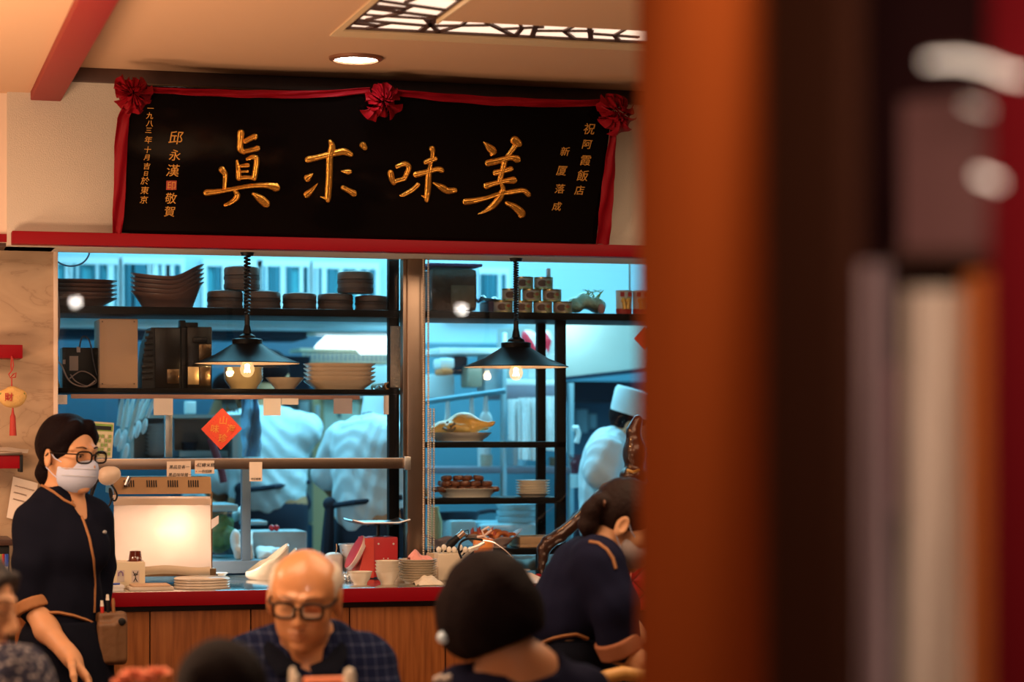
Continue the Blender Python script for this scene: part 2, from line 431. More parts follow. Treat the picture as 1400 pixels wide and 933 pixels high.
def _marble(nt, tc):
    n = nt.nodes.new('ShaderNodeTexNoise'); n.inputs['Scale'].default_value = 2.2; n.inputs['Detail'].default_value = 8; n.inputs['Distortion'].default_value = 1.6
    mp = nt.nodes.new('ShaderNodeMapping'); mp.inputs['Scale'].default_value = (1, 1, 2.6); mp.inputs['Rotation'].default_value = (0, .25, 0)
    nt.links.new(tc.outputs['Object'], mp.inputs[0]); nt.links.new(mp.outputs[0], n.inputs['Vector'])
    a = nt.nodes.new('ShaderNodeMath'); a.operation = 'SUBTRACT'; a.inputs[1].default_value = .5; nt.links.new(n.outputs['Fac'], a.inputs[0])
    b = nt.nodes.new('ShaderNodeMath'); b.operation = 'ABSOLUTE'; nt.links.new(a.outputs[0], b.inputs[0])
    c = nt.nodes.new('ShaderNodeMath'); c.operation = 'MULTIPLY'; c.inputs[1].default_value = 6; nt.links.new(b.outputs[0], c.inputs[0]); return c.outputs[0]
M_marble = ramp_mat('marble', _marble, [(0, (.33, .215, .13)), (.07, (.41, .28, .175)), (1, (.47, .33, .21))], .35)

# ------------------------------------------------------------------ the shell of the two rooms
ZC = 2.74; YB = 7.765; ZS = 2.1466; ZT = 1.012; YG = 8.055
struct('floor', MB().box(-4, 6, -5, 12.2, -.05, 0), M_floor, 'dark tiled floor of dining room and kitchen')
c = MB(); hx0, hx1, hy0, hy1 = 1.372, 3.6, 4.9, 6.81
for a in ((.614, 6, hy1, YB), (.614, hx0, -5, hy1), (hx1, 6, -5, hy1), (hx0, hx1, -5, hy0)): c.box(a[0], a[1], a[2], a[3], ZC, ZC + .06)
struct('ceiling', c, M_ceil, 'tan painted ceiling over the dining room')
struct('ceiling_panel', MB().box(1.612, 3.36, 5.14, 6.58, ZC - .002, ZC + .05), M_ceil, 'tan square ceiling panel inside the light ring')
struct('ceiling_low', MB().box(-4, .514, -5, 7.8, 2.652, 2.75), M_ceil, 'lower ceiling beside the red ceiling beam')
b = MB().box(.515, .614, -2, YB, 2.627, 2.75, .004); struct('ceiling_beam', b, M_redp, 'red beam running along the ceiling edge')
struct('wall_front', MB().box(.44, 6, YB, 8.02, ZS, 3.05), M_wall, 'beige papered bulkhead wall behind the black sign')
struct('wall_front_side', MB().box(-4, .44, 7.80, 8.02, ZS + .012, 2.75), M_pale, 'pale wall beside the bulkhead above stone')
struct('trim_1', MB().box(.614, 6, YB - .022, YB, 2.693, ZC, .003), M_dkwood, 'dark wood strip under the ceiling above the sign')
struct('trim_2', MB().box(.452, 6, 7.70, YB, ZS, 2.189, .003), M_red, 'red lacquer ledge under the black sign')
struct('trim_3', MB().box(-4, .44, 7.79, 7.80, ZS + .012, 2.185), M_red, 'red band above the stone wall')
struct('trim_4', MB().box(-4, .60, 7.83, 8.0, ZS, ZS + .012), M_dkwood, 'dark wood soffit over the stone wall')
struct('wall_stone', MB().box(-4, .613, 8.0, 8.02, 0, ZS), M_marble, 'veined beige stone wall beside the kitchen window')
struct('trim_5', MB().box(.607, .622, 7.985, 8.10, ZT, ZS, .003), M_pale, 'pale edge strip of the stone wall')
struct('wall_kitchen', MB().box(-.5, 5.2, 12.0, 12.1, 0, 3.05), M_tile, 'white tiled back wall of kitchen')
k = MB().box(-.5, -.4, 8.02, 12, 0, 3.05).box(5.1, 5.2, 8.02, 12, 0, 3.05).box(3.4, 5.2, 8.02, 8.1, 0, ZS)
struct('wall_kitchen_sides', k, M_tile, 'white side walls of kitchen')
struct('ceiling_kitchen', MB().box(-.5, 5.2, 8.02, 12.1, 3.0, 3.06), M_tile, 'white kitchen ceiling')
struct('wall_end', MB().box(-4, 6, -5.1, -5, 0, 3), M_pale, 'pale wall at the end of the dining room')

# back windows of the kitchen with upright bars
M_winblue = mat('window_pane_blue', (.10, .40, .48), .15)
M_winw = mat('window_frame_white', (.8, .82, .84), .4)
M_bar = mat('window_bar', (.02, .16, .22), .4)
for n_, (x0, x1, y0, y1) in enumerate([(78, 160, 362, 425), (168, 246, 362, 425), (282, 352, 365, 425), (356, 420, 365, 425), (428, 512, 368, 425), (612, 690, 375, 430)]):
    Y = 11.97
    fr = MB(); xm = (x0 + x1) / 2; X0, X1, Z0, Z1 = Xp(x0, Y), Xp(x1, Y), Zp(xm, y1, Y), Zp(xm, y0, Y)
    t = .022
    fr.box(X0 - t, X1 + t, Y - .03, Y + .02, Z1, Z1 + t * 1.6).box(X0 - t, X1 + t, Y - .03, Y + .02, Z0 - t, Z0).box(X0 - t, X0, Y - .03, Y + .02, Z0, Z1).box(X1, X1 + t, Y - .03, Y + .02, Z0, Z1)
    nb = 9
    rnd = random.Random(n_)
    o = struct('window_%d' % (n_ + 1), fr, M_winw, 'small barred window high on the kitchen back wall')
    for i in range(1, 2 * nb):
        if rnd.random() < .62:
            xx = X0 + (X1 - X0) * i / (2 * nb); wd = rnd.choice([.005, .008, .012, .016]); MB().box(xx - wd, xx + wd, Y - .025, Y - .008, Z0, Z1).build('window_bar', M_bar if rnd.random() < .6 else M_winw, o)
    MB().box(X0, X1, Y, Y + .01, Z0, Z1).build('window_pane', M_winblue, o)

# ------------------------------------------------------------------ pass-through window: post, rail, panes
YR = 7.975
t = MB().bp(557, 340, 582, 800, YR, .07, .004, ZT, ZS); post = struct('window_post', t, M_steel, 'tall stainless steel post between the two window bays')
struct('window_post_flange', MB().bp(551, 340, 556.5, 640, YR + .01, .05, .002, 1.44, ZS), M_steel, 'narrow steel flange beside the window post')
rl = MB().bp(75, 627, 559, 642, 7.93, .10, .003)
o = struct('window_rail', rl, M_steel, 'long steel sill rail across the kitchen window')
MB().bp(553, 624.5, 562, 643, 7.922, .012, .002).build('end_bracket', M_steelbr, o)
struct('window_pane_upper', MB().box(.622, Xp(551, YG), YG, YG + .006, 1.44, 2.16), M_glass, 'glass pane of the wide window bay')
struct('window_pane_side', MB().box(Xp(583, YG), 3.4, YG, YG + .006, 1.12, 2.16), M_glass, 'glass pane of the narrow window bay')
Yb = 8.28; M_blue = mat('painted_frame_blue', (.09, .14, .20), .5, spec=.2)
struct('window_bar', MB().bp(331, 640, 343, 772, Yb, .04, .003), M_blue, 'blue grey upright of the lower hatch')
struct('window_bar_low', MB().bp(270, 766, 552, 783, Yb - .02, .05, .003), M_blue, 'blue grey bottom frame of the lower hatch')
struct('window_bar_upper', MB().bp(226, 542, 236, 626, 8.12, .03, .003), M_steelbr, 'thin steel upright between shelf and rail')

# ------------------------------------------------------------------ ceiling light ring, downlight
cl = thing('ceiling_light', 'square ring of glowing ceiling light behind a cracked-ice lattice', 'light', (2.5, 5.86, ZC + .02))
def ringmesh(z0, z1):
    m = MB()
    for a in ((hx0, hx1, 6.58, hy1), (hx0, 1.612, 5.14, 6.58), (3.36, hx1, 5.14, 6.58), (hx0, hx1, hy0, 5.14)): m.box(*a, z0, z1)
    return m
M_diff = mat('light_diffuser', (.9, .8, .7), .5, emit=1.15, ecol=(1.0, .74, .56))
ringmesh(ZC + .010, ZC + .014).build('diffuser', M_diff, cl)
# lattice: irregular cracked pattern of flat dark bars
rnd = random.Random(4); lat = MB()
def seg(p, q, wd=.007):
    p, q = Vector((*p, ZC + .004)), Vector((*q, ZC + .004)); d = q - p
    if d.length < .02: return
    a = math.atan2(d.y, d.x); lat.obox((p + q) / 2, (d.length / 2, wd, .003), Matrix.Rotation(a, 3, 'Z'))
def crack(x0, x1, y0, y1, n, along):
    for i in range(n):
        if along == 'x':
            s_ = x0 + (x1 - x0) * i / n; e = x0 + (x1 - x0) * (i + 1) / n; ym = y0 + (y1 - y0) * rnd.uniform(.3, .7)
            a, b_ = (s_ + rnd.uniform(-.05, .05), y0), (s_ + rnd.uniform(.0, .12), y1); seg(a, b_, .008)
            m_ = ((a[0] + b_[0]) / 2, (a[1] + b_[1]) / 2); f = (e, y0 + (y1 - y0) * rnd.uniform(.1, .9)); seg(m_, f)
            g = ((m_[0] + f[0]) / 2, (m_[1] + f[1]) / 2); seg(g, (g[0] + rnd.uniform(-.05, .08), rnd.choice([y0, y1]))); seg(((s_ + e) / 2, y0), (g[0], g[1]), .005)
        else:
            s_ = y0 + (y1 - y0) * i / n; e = y0 + (y1 - y0) * (i + 1) / n
            a, b_ = (x0, s_ + rnd.uniform(-.05, .05)), (x1, s_ + rnd.uniform(0, .12)); seg(a, b_, .008)
            m_ = ((a[0] + b_[0]) / 2, (a[1] + b_[1]) / 2); f = (x0 + (x1 - x0) * rnd.uniform(.1, .9), e); seg(m_, f)
            g = ((m_[0] + f[0]) / 2, (m_[1] + f[1]) / 2); seg(g, (rnd.choice([x0, x1]), g[1] + rnd.uniform(-.05, .08))); seg((x0, (s_ + e) / 2), (g[0], g[1]), .005)
crack(1.62, 3.6, 6.60, 6.80, 12, 'x'); crack(1.385, 1.60, 5.0, 6.80, 12, 'y')
seg((1.38, 6.80), (3.6, 6.80), .008); seg((1.61, 6.59), (3.36, 6.59), .006); seg((1.38, 5), (1.38, 6.81), .008); seg((1.605, 5.1), (1.605, 6.60), .008); seg((1.61, 6.60), (1.61, 6.80), .01)
lat.build('lattice', M_dkwood, cl)
rim = MB()
for a in ((hx0 - .02, hx1, hy1, hy1 + .10), (hx0 - .02, hx0, hy0, hy1)): rim.box(*a, ZC - .005, ZC + .02)
for a in ((1.606, 1.612, 5.14, 6.58),): rim.box(*a, ZC - .012, ZC + .02)
rim.build('rim', mat('cream_trim', (.75, .58, .36), .4), cl)
M_lamp = mat('lamp_face', (1, 1, 1), .5, emit=30, ecol=(1, .95, .88))
def downlight(x, y, r, label, zc=ZC):
    o = thing('downlight', label, 'light', (x, y, zc - .012))
    MB().lathe((x, y, zc - .012), [(r * .80, .004), (r * .82, 0), (r * .98, .004), (r, .012)], 40, cap0=False, cap1=False).build('trim_ring', mat('downlight_ring', (.30, .14, .08), .35, metal=.3), o)
    MB().lathe((x, y, zc - .008), [(.001, .002), (r * .8, .002)], 40, cap0=False, cap1=False).build('lamp_face', M_lamp, o)
    if y < 0: light('downlight_light', 'POINT', (x, y, zc - .05), 4, (1, .9, .8), .055)
    return o
downlight(1.515, 7.30, .088, 'round white recessed downlight in ceiling before the sign')
downlight(1.75, -4.4, .075, 'small round downlight far down the dining room ceiling', ZC)
downlight(5.3, -4.6, .075, 'small round downlight over the far end of the room', ZC)

# ------------------------------------------------------------------ the sign
SB = Vector((0, 7.715, 2.190)); ST = Vector((0, 7.525, 2.655)); sdir = (ST - SB).normalized(); snrm = Vector((0, -sdir.z, sdir.y))
if snrm.y > 0: snrm = -snrm
sx0, sx1 = .806, 2.461
sign = thing('hanging_sign', 'long black lacquer sign with gold calligraphy above the kitchen window', 'sign', ((sx0 + sx1) / 2, 7.715, 2.19))
srot = Matrix((Vector((1, 0, 0)), sdir, -snrm)).transposed()   # local x along, y up the board, z backwards
L = (ST - SB).length
smid = Vector(((sx0 + sx1) / 2, 0, 0)) + (SB + ST) / 2
MB().obox(smid - snrm * .0145, ((sx1 - sx0) / 2, L / 2, .014), srot, .003).build('board', M_lacq, sign)
def SP(px, py, lift=0.0): return PL(px, py, SB, snrm) + snrm * lift
def brush(strokes, ox, oy, scale=7.175):
    m = MB(); K = 9
    for st in strokes:
        # resample the stroke along a smooth curve
        pts = [(ox + x / scale, oy + y / scale, wd / scale) for x, y, wd in st]; Q = []
        n = len(pts)
        for i in range(n - 1):
            p0, p1, p2, p3 = pts[max(i - 1, 0)], pts[i], pts[i + 1], pts[min(i + 2, n - 1)]
            for s_ in range(6):
                u = s_ / 6
                Q.append(tuple(.5 * (2 * p1[k_] + (p2[k_] - p0[k_]) * u + (2 * p0[k_] - 5 * p1[k_] + 4 * p2[k_] - p3[k_]) * u * u + (3 * p1[k_] - p0[k_] - 3 * p2[k_] + p3[k_]) * u ** 3) for k_ in range(3)))
        Q.append(pts[-1])
        # rounded ends
        def ext(a, b_, f): dx, dy = a[0] - b_[0], a[1] - b_[1]; l = math.hypot(dx, dy) or 1; return (a[0] + dx / l * a[2] * f, a[1] + dy / l * a[2] * f, a[2] * math.sqrt(max(0, 1 - f * f)) + .04)
        Q = [ext(Q[0], Q[1], f) for f in (.98, .8, .5)] + Q + [ext(Q[-1], Q[-2], f) for f in (.5, .8, .98)]
        rows = []
        for i, (x, y, wd) in enumerate(Q):
            a, b_ = Q[max(i - 1, 0)], Q[min(i + 1, len(Q) - 1)]; dx, dy = b_[0] - a[0], b_[1] - a[1]; l = math.hypot(dx, dy) or 1; nx, ny = -dy / l, dx / l
            row = []
            for k_ in range(K):
                u = -1 + 2 * k_ / (K - 1); h = .0085 * min(1, wd / 3) * (1 - abs(u) ** 2.5) * (1 - .35 * math.exp(-(u / .3) ** 2)) + .0005
                row.append(m.b.verts.new(SP(x + nx * wd * u, y + ny * wd * u, h)))
            rows.append(row)
        for A, B in zip(rows, rows[1:]):
            for k_ in range(K - 1): m._face((A[k_], A[k_ + 1], B[k_ + 1], B[k_]))
        for row in (rows[0], rows[-1]): m._face(row)
    return m
C1 = [[(425, 85, 36), (420, 170, 30), (420, 240, 32), (450, 270, 26)], [(470, 165, 26), (560, 120, 28), (565, 128, 26)], [(450, 270, 24), (520, 254, 24), (588, 238, 28)],
      [(388, 360, 14), (400, 440, 25), (405, 525, 28)], [(490, 340, 18), (545, 322, 26), (580, 345, 28), (572, 430, 28), (557, 525, 28)], [(416, 410, 14), (490, 402, 24)], [(430, 463, 12), (490, 462, 14)], [(405, 528, 22), (480, 520, 20), (555, 530, 22)],
      [(240, 445, 34), (272, 500, 26), (264, 620, 20)], [(88, 672, 32), (200, 660, 26), (340, 635, 21), (520, 606, 23), (680, 600, 28), (770, 620, 42)], [(355, 640, 18), (392, 702, 30), (340, 760, 23), (270, 793, 16)], [(548, 682, 16), (615, 730, 38), (672, 778, 40)]]
C2 = [[(368, 165, 18), (388, 225, 34), (365, 330, 33), (360, 500, 33), (348, 700, 32), (346, 742, 26)], [(345, 735, 22), (275, 710, 5)], [(150, 347, 32), (250, 325, 29), (380, 292, 29), (500, 268, 34), (570, 295, 26)],
      [(690, 205, 34), (708, 228, 28)], [(482, 460, 8), (535, 468, 26), (560, 465, 24)], [(495, 622, 24), (560, 655, 27), (598, 678, 34)], [(196, 485, 6), (148, 528, 38)], [(246, 580, 3), (185, 650, 24), (140, 690, 34)]]
C3 = [[(100, 475, 30), (112, 530, 30), (130, 572, 26)], [(165, 415, 22), (240, 388, 26), (280, 420, 27), (255, 495, 25), (235, 530, 24)], [(140, 562, 22), (235, 535, 22)],
      [(508, 240, 30), (515, 290, 22), (492, 400, 20), (475, 500, 30), (466, 640, 31), (455, 742, 24)], [(450, 722, 18), (405, 700, 5)], [(445, 372, 24), (500, 350, 26), (535, 338, 27)], [(348, 495, 30), (450, 470, 27), (560, 440, 25), (600, 450, 28)],
      [(368, 595, 24), (320, 640, 23), (235, 690, 20), (195, 700, 10)], [(522, 575, 9), (600, 618, 32), (660, 652, 32), (728, 648, 28)]]
C4 = [[(300, 142, 10), (350, 190, 34), (388, 230, 38), (370, 260, 16)], [(600, 122, 44), (636, 150, 38)], [(605, 180, 26), (560, 240, 23), (530, 275, 22)], [(338, 345, 32), (430, 325, 31), (560, 292, 27), (622, 305, 38)],
      [(412, 440, 30), (480, 425, 25), (563, 402, 26)], [(322, 570, 30), (400, 545, 25), (500, 522, 25), (588, 512, 36)], [(505, 320, 28), (480, 420, 27), (450, 530, 26)], [(470, 548, 20), (487, 600, 27), (470, 640, 29)],
      [(118, 725, 32), (200, 715, 29), (330, 685, 21), (450, 646, 21), (560, 630, 25), (680, 614, 25), (733, 650, 28)], [(490, 620, 25), (450, 690, 33), (380, 770, 29), (300, 822, 15), (240, 845, 3)], [(522, 737, 20), (600, 775, 32), (668, 838, 40), (660, 858, 28)]]
for cset, ox, oy in ((C1, 270, 170), (C2, 400, 170), (C3, 520, 170), (C4, 620, 175)):
    brush(cset, ox, oy).build('gold_character', M_gold, sign, 50)
def small(ch, px, py, size):   # a small gold character centred on a picture point
    u = mpp(px, 7.6); size *= .82; p = SP(px - size * .50, py + size * .36, .001)
    glyphs(ch, size * u * 1.02, p, (1, 0, 0), sdir, .0012, M_goldp, sign, 'small_character', 0, .12)
for ch, x, y, s_ in [('一', 205, 148, 11), ('九', 204, 158, 12), ('八', 204, 168.5, 12), ('三', 202.5, 178, 11), ('年', 202, 191, 13), ('十', 201, 204.5, 12), ('月', 200.5, 215, 11), ('吉', 200, 227, 12), ('日', 199, 237, 9), ('於', 197.5, 247, 14), ('東', 197, 260, 14), ('京', 196, 273, 14),
                     ('邱', 239, 188, 24), ('永', 238, 212, 20), ('漢', 235, 233, 22), ('敬', 232.5, 271, 20), ('賀', 231, 289, 19),
                     ('祝', 804.5, 176, 20), ('阿', 801.5, 197, 17), ('霞', 799.5, 219, 19), ('飯', 795.5, 240, 20), ('店', 791.5, 260, 17), ('新', 771.5, 207, 16), ('厦', 767, 233, 18), ('落', 764.5, 258, 17), ('成', 760.5, 282, 16)]:
    small(ch, x, y, s_)
a = [SP(*q, .0005) for q in ((227.5, 247), (241.5, 247), (241, 259.5), (227, 259.5))]
sl = MB().prism(a, snrm * .002).build('seal', mat('seal_red', (.35, .05, .03), .5), sign)
glyphs('印', 13 * mpp(234, 7.6), SP(227.8, 258, .003), (1, 0, 0), sdir, .0005, M_goldp, sl, 'seal_character')

# red silk: swag, side ribbons and three rosettes hung on the sign
def rosette(px, py, r, label, seed):
    rnd = random.Random(seed); o = SP(px, py, .03); sc_ = mpp(px, 7.6) * r
    ax, ay, az = Vector((1, 0, 0)), sdir, snrm; m = MB()
    for ring_, (n, rad, lift) in enumerate(((9, 1.0, 0), (8, .78, .35), (5, .5, .6))):
        for i in range(n):
            a = 2 * math.pi * (i + rnd.uniform(-.4, .4)) / n; rr = rad * rnd.uniform(.8, 1.15) * (1 + .42 * max(0, -math.sin(a)) ** 1.5 - .12 * max(0, math.sin(a))); da = rnd.uniform(.34, .5); ph = rnd.uniform(0, 6)
            def fn(u, v, a=a, rr=rr, da=da, lift=lift, ph=ph):
                ang = a + da * (v - .5) * 2 * (.35 + .65 * u)
                q = rr * (.12 + .88 * u); wv = .16 * math.sin(v * 9 + ph) * u + .1 * math.sin(u * 5 + ph)
                return o + (ax * math.cos(ang) * q + ay * math.sin(ang) * q + az * (lift * (1 - .6 * u) + .45 * math.sin(math.pi * u) + 1.5 * wv)) * sc_
            m.sheet(fn, 6, 8, .0012)
    ob = m.build('ribbon_rosette', M_silk, None, 60); tag(ob, label, 'rosette', 'silk rosettes on the sign'); return ob
rosette(180, 120, 24, 'red silk rosette on the sign corner nearest the ceiling beam', 1)
rosette(519, 131, 23, 'red silk rosette halfway along the top of sign', 2)
rosette(838, 145, 25, 'red silk rosette on the sign corner beside the pillar', 3)
def strip(path, wd, name, label):
    """cloth strip: path of (px,py) centre, half width in px across, slightly rippled"""
    m = MB(); n = len(path) - 1
    def fn(u, v):
        q = min(int(u * n), n - 1); f = u * n - q; a, b_ = path[q], path[q + 1]
        x = a[0] + (b_[0] - a[0]) * f; y = a[1] + (b_[1] - a[1]) * f; wx = a[2] + (b_[2] - a[2]) * f; wy = a[3] + (b_[3] - a[3]) * f
        return SP(x + wx * (v - .5) * 2, y + wy * (v - .5) * 2, .012 + .006 * math.sin(v * 7 + u * 9) + .003 * math.sin(u * 31))
    m.sheet(fn, 40, 6, .0015); ob = m.build(name, M_silk, None, 60); tag(ob, label, 'ribbon'); return ob
strip([(176, 140, 8, 0), (168, 160, 8, 0), (165, 200, 9, 0), (163.5, 250, 8, 0), (161, 290, 8, 0), (160, 318, 6, 0)], 0, 'side_ribbon', 'red silk ribbon hanging down the sign edge near the ceiling beam')
strip([(838, 155, 3, 0), (836, 190, 5, 0), (832, 240, 8, 0), (826, 290, 9, 0), (823, 333, 9, 0)], 0, 'side_ribbon', 'red silk ribbon hanging down the sign edge beside the pillar')
strip([(200, 121, 0, 3.5), (260, 124, 0, 4.5), (340, 128, 0, 5), (420, 128, 0, 5), (505, 122, 0, 4)], 0, 'swag_ribbon', 'red silk swag along sign top between first and middle rosette')
strip([(530, 124, 0, 4), (600, 131, 0, 5.5), (680, 138, 0, 6), (760, 140, 0, 5), (835, 138, 0, 4)], 0, 'swag_ribbon', 'red silk swag along sign top from middle rosette to pillar side')

# ------------------------------------------------------------------ the serving counter
X0, X1 = .50, 3.25
ct = thing('serving_counter', 'long serving counter with steel top, red edge and wooden panels', 'counter', ((X0 + X1) / 2, 7.9, 0))
MB().box(X0, X1, 7.506, 8.30, ZT - .03, ZT, .003).build('countertop', mat('counter_steel', (.60, .57, .55), .16, metal=1, var=.06, vscale=30, bump=.03, bscale=25), ct)
MB().box(X0, X1, 7.49, 7.506, ZT - .047, ZT - .001, .002).build('edge_band', M_red, ct)
MB().box(X0 + .01, X1 - .01, 7.54, 8.28, .08, ZT - .031).build('carcass', M_dkwood, ct)
MB().box(X0 + .03, X1 - .03, 7.58, 8.24, 0, .08).build('plinth', M_black, ct)
ed = [20, 205, 343, 478, 609, 742, 880]
for a, b_ in zip(ed, ed[1:]):
    MB().box(Xp(a, 7.52) + .002, Xp(b_, 7.52) - .002, 7.52, 7.54, .09, ZT - .066, .002).build('panel', M_wood, ct)
# ------------------------------------------------------------------ black shelves behind the glass
ZA = 1.9685; ZB = 1.6835; YF = 8.09
def xl(px): return Xp(px, YF)
sh = thing('wall_shelf', 'black upper shelf behind glass carrying steamers, platters and cans', 'shelf', (xl(480), 8.25, ZA - .026))
MB().box(.63, 3.35, YF, 8.45, ZA - .026, ZA, .003).build('shelf_board', M_bsteel, sh)
sh2 = thing('wall_shelf', 'black lower shelf behind glass carrying boxes, bowls and plates', 'shelf', (xl(300), 8.25, ZB - .018))
MB().box(.63, xl(553), YF, 8.42, ZB - .018, ZB, .003).build('shelf_board', M_bsteel, sh2)
up = thing('shelf_upright', 'black steel upright with a speckled film strip beside the post', 'shelf post', (xl(538), 8.16, ZT))
MB().bp(532, 340, 546, 780, YF + .02, .04, .002, ZT, 2.2).build('upright', M_bsteel, up)
MB().bp(534, 446, 551, 530, YF + .005, .01, .001).build('film_strip', mat('speckled_film', (.35, .30, .26), .25, metal=.8, var=.9, vscale=160, bump=.8, bscale=160), up)
sbx = MB().bp(97, 540, 492, 546, 8.07, .012, .001); tag(sbx.build('ticket_rail', mat('ticket_rail_brown', (.28, .15, .12), .45)), 'thin brown ticket rail hanging under the lower shelf', 'rail')
for x0, y0, x1, y1, lb, wv in [(210, 545, 236.5, 568, 'blank white ticket clipped to the rail beside the hanging ladles', 0), (360, 545, 384, 568.5, 'grey-white ticket clipped to the rail behind the lamp', 0), (385, 545, 408, 553.5, 'short wide ticket slip clipped to the rail', 0), (456, 545, 481.5, 566, 'grey ticket with a dark corner near rail end', 1), (524.5, 541, 531.5, 567, 'narrow ruled ticket beside the black upright', 0), (74, 540, 92, 553, 'ruled white ticket tucked against the stone wall edge', 0)]:
    m = MB(); xm = (x0 + x1) / 2; Yt = 8.066
    m.sheet(lambda u, v: (Xp(x0 + (x1 - x0) * u, Yt), Yt + .003 * math.sin(u * 3), Zp(xm, y0 + (y1 - y0) * v, Yt)), 6, 6, .0006)
    tag(m.build('paper_ticket', mat('ticket_grey', (.42, .36, .38), .9) if wv else mat('ticket_paper', (.72, .64, .62), .9)), lb, 'ticket', 'paper tickets on the rail')

def lathe_thing(name, label, cat, x, Y, z, prof, m, group=None, n=36, sx=1, sy=1, warp=None, rot=None):
    o = MB().lathe((x, Y, z), prof, n, sx, sy, warp=warp, rot=rot).build(name, m, None, 50, origin=(x, Y, z)); return tag(o, label, cat, group)
def stack(proto, n, dz, lab, group):
    """copies of proto piled under each other; proto becomes the lowest"""
    z0 = Vector(proto.location)
    proto['label'] = lab % nth(n - 1, n); proto['group'] = group
    for i in range(1, n): dup(proto, z0 + Vector((0, 0, dz * i)), lab % nth(n - 1 - i, n), group)
def dish(rx, h, t=.004, foot=.6):
    return [(.001, .004), (rx * foot * .9, .004), (rx * foot * .92, 0), (rx * foot, 0), (rx * foot, .006), (rx * .9, h * .75), (rx, h - t * .3), (rx * 1.0, h), (rx * .97, h), (rx * .86, h * .8), (rx * foot, .010), (.001, .009)]
M_dkplate = mat('dark_plate', (.16, .085, .07), .3, coat=.3)
s1 = mpp(110, 8.25)
p = lathe_thing('oval_plate', 'x', 'plate', Xp(104, 8.25), 8.25, ZA, dish(56 * s1, .036, foot=.62), M_dkplate, sy=.62)
stack(p, 5, .0155, 'dark oval plate, %s of the pile beside the stone wall', 'pile of oval plates on the upper shelf')
def saddle(v): return Vector((v.x, v.y, v.z + .036 * math.sin(math.pi / 2 * min(1, max(0, v.x) / .125)) ** 2 + .014 * (v.x / .13) ** 2))
p = lathe_thing('saddle_platter', 'x', 'platter', Xp(229, 8.25), 8.25, ZA, dish(51 * s1, .050, foot=.68), M_dkplate, sy=.6, warp=lambda v: saddle(v) if v.z > .02 else v)
stack(p, 5, .016, 'dark deep platter with one raised end, %s in its pile', 'pile of raised-end platters')
# bamboo steamers
M_bam = mat('bamboo_dark', (.15, .075, .05), .6, var=.25, vscale=30); M_bam2 = mat('bamboo_band', (.10, .05, .035), .6)
def steamer(px0, px1, py, z, label, lid=True, Y=8.27):
    s_ = mpp(px0, Y); r = (px1 - px0) / 2 * s_; x = Xp((px0 + px1) / 2, Y); h = py * s_
    o = thing('bamboo_steamer', label, 'steamer', (x, Y, z), 'bamboo steamers on the upper shelf')
    MB().lathe((x, Y, z), [(r * .97, 0), (r * .97, h * .58), (r * .90, h * .58), (r * .90, .005), (.001, .005)], 40, cap1=False).build('basket', M_bam, o)
    b = MB().lathe((x, Y, z), [(r * .97, h * .06), (r * 1.0, h * .07), (r * 1.0, h * .24), (r * .97, h * .25)], 40, cap0=False, cap1=False).lathe((x, Y, z), [(r * .97, h * .42), (r, h * .43), (r, h * .57), (r * .97, h * .58)], 40, cap0=False, cap1=False)
    b.build('band', M_bam2, o)
    MB().lathe((x, Y, z), [(r * .99, h * .60), (r * .99, h * .84), (r * .93, h * .92), (r * .5, h * .985), (.001, h)], 40).build('steamer_lid', M_bam, o)
    return h
hA = steamer(283, 332, 28, ZA, 'bamboo steamer standing next to the raised-end platters')
hB = steamer(333, 384, 28, ZA, 'bamboo steamer standing behind the spiral cord of the lamp')
steamer(386, 433, 26, ZA, 'single low bamboo steamer with nothing stacked over it')
hC = steamer(434, 483, 26, ZA, 'bamboo steamer under the edge of a raised one, farther from the post')
steamer(485, 531, 24, ZA, 'bamboo steamer standing against the black upright')
steamer(306, 355, 34, ZA + hA, 'tall bamboo steamer stacked behind the spiral lamp cord', Y=8.28)
steamer(461, 511, 31, ZA + hC, 'tall bamboo steamer stacked on two others near the black upright')
# storage tub with dark goods
s2 = mpp(620, 8.27); x0, x1 = Xp(586, 8.2), Xp(655, 8.2)
o = thing('storage_tub', 'clear plastic tub of brown dried goods with a purple lid', 'tub', ((x0 + x1) / 2, 8.27, ZA))
MB().box(x0, x1, 8.18, 8.40, ZA, ZA + 62 * s2, .012).build('tub', glass_mat('tub_plastic', (.80, .86, .92), .1, .06), o)
M_brown = mat('dried_goods', (.17, .07, .035), .8, var=.7, vscale=26, bump=.8, bscale=40)
MB().box(x0 + .008, x1 - .008, 8.188, 8.392, ZA + .006, ZA + 60 * s2, .02).build('contents', M_brown, o)
MB().box(x0 + .08, x1 - .02, 8.183, 8.188, ZA + .02, ZA + .10, .002).build('paper_pack', mat('kraft_pack', (.32, .17, .08), .7, var=.4, vscale=30), o)
MB().box(x0 - .008, x1 + .008, 8.172, 8.408, ZA + 62 * s2, ZA + 67 * s2, .008).build('tub_lid', mat('purple_lid', (.10, .07, .22), .4), o)
x0, x1 = Xp(663, 8.25), Xp(687, 8.25)
o = thing('plastic_box', 'small purple box wrapped in clear plastic beside the cans', 'box', ((x0 + x1) / 2, 8.25, ZA))
MB().box(x0, x1, 8.20, 8.33, ZA, ZA + .045, .004).build('box', mat('purple_box', (.10, .05, .09), .4), o)
m = MB(); rnd = random.Random(3)
m.sheet(lambda u, v: (x0 - .025 + (x1 - x0 + .03) * u, 8.19 + .14 * v, ZA + .048 + .012 * math.sin(u * 14 + v * 5) * math.sin(v * 11) + .01 * (1 - u)), 16, 10, .001)
m.build('wrapping', mat('plastic_wrap', (.20, .40, .60), .12, spec=.9), o)
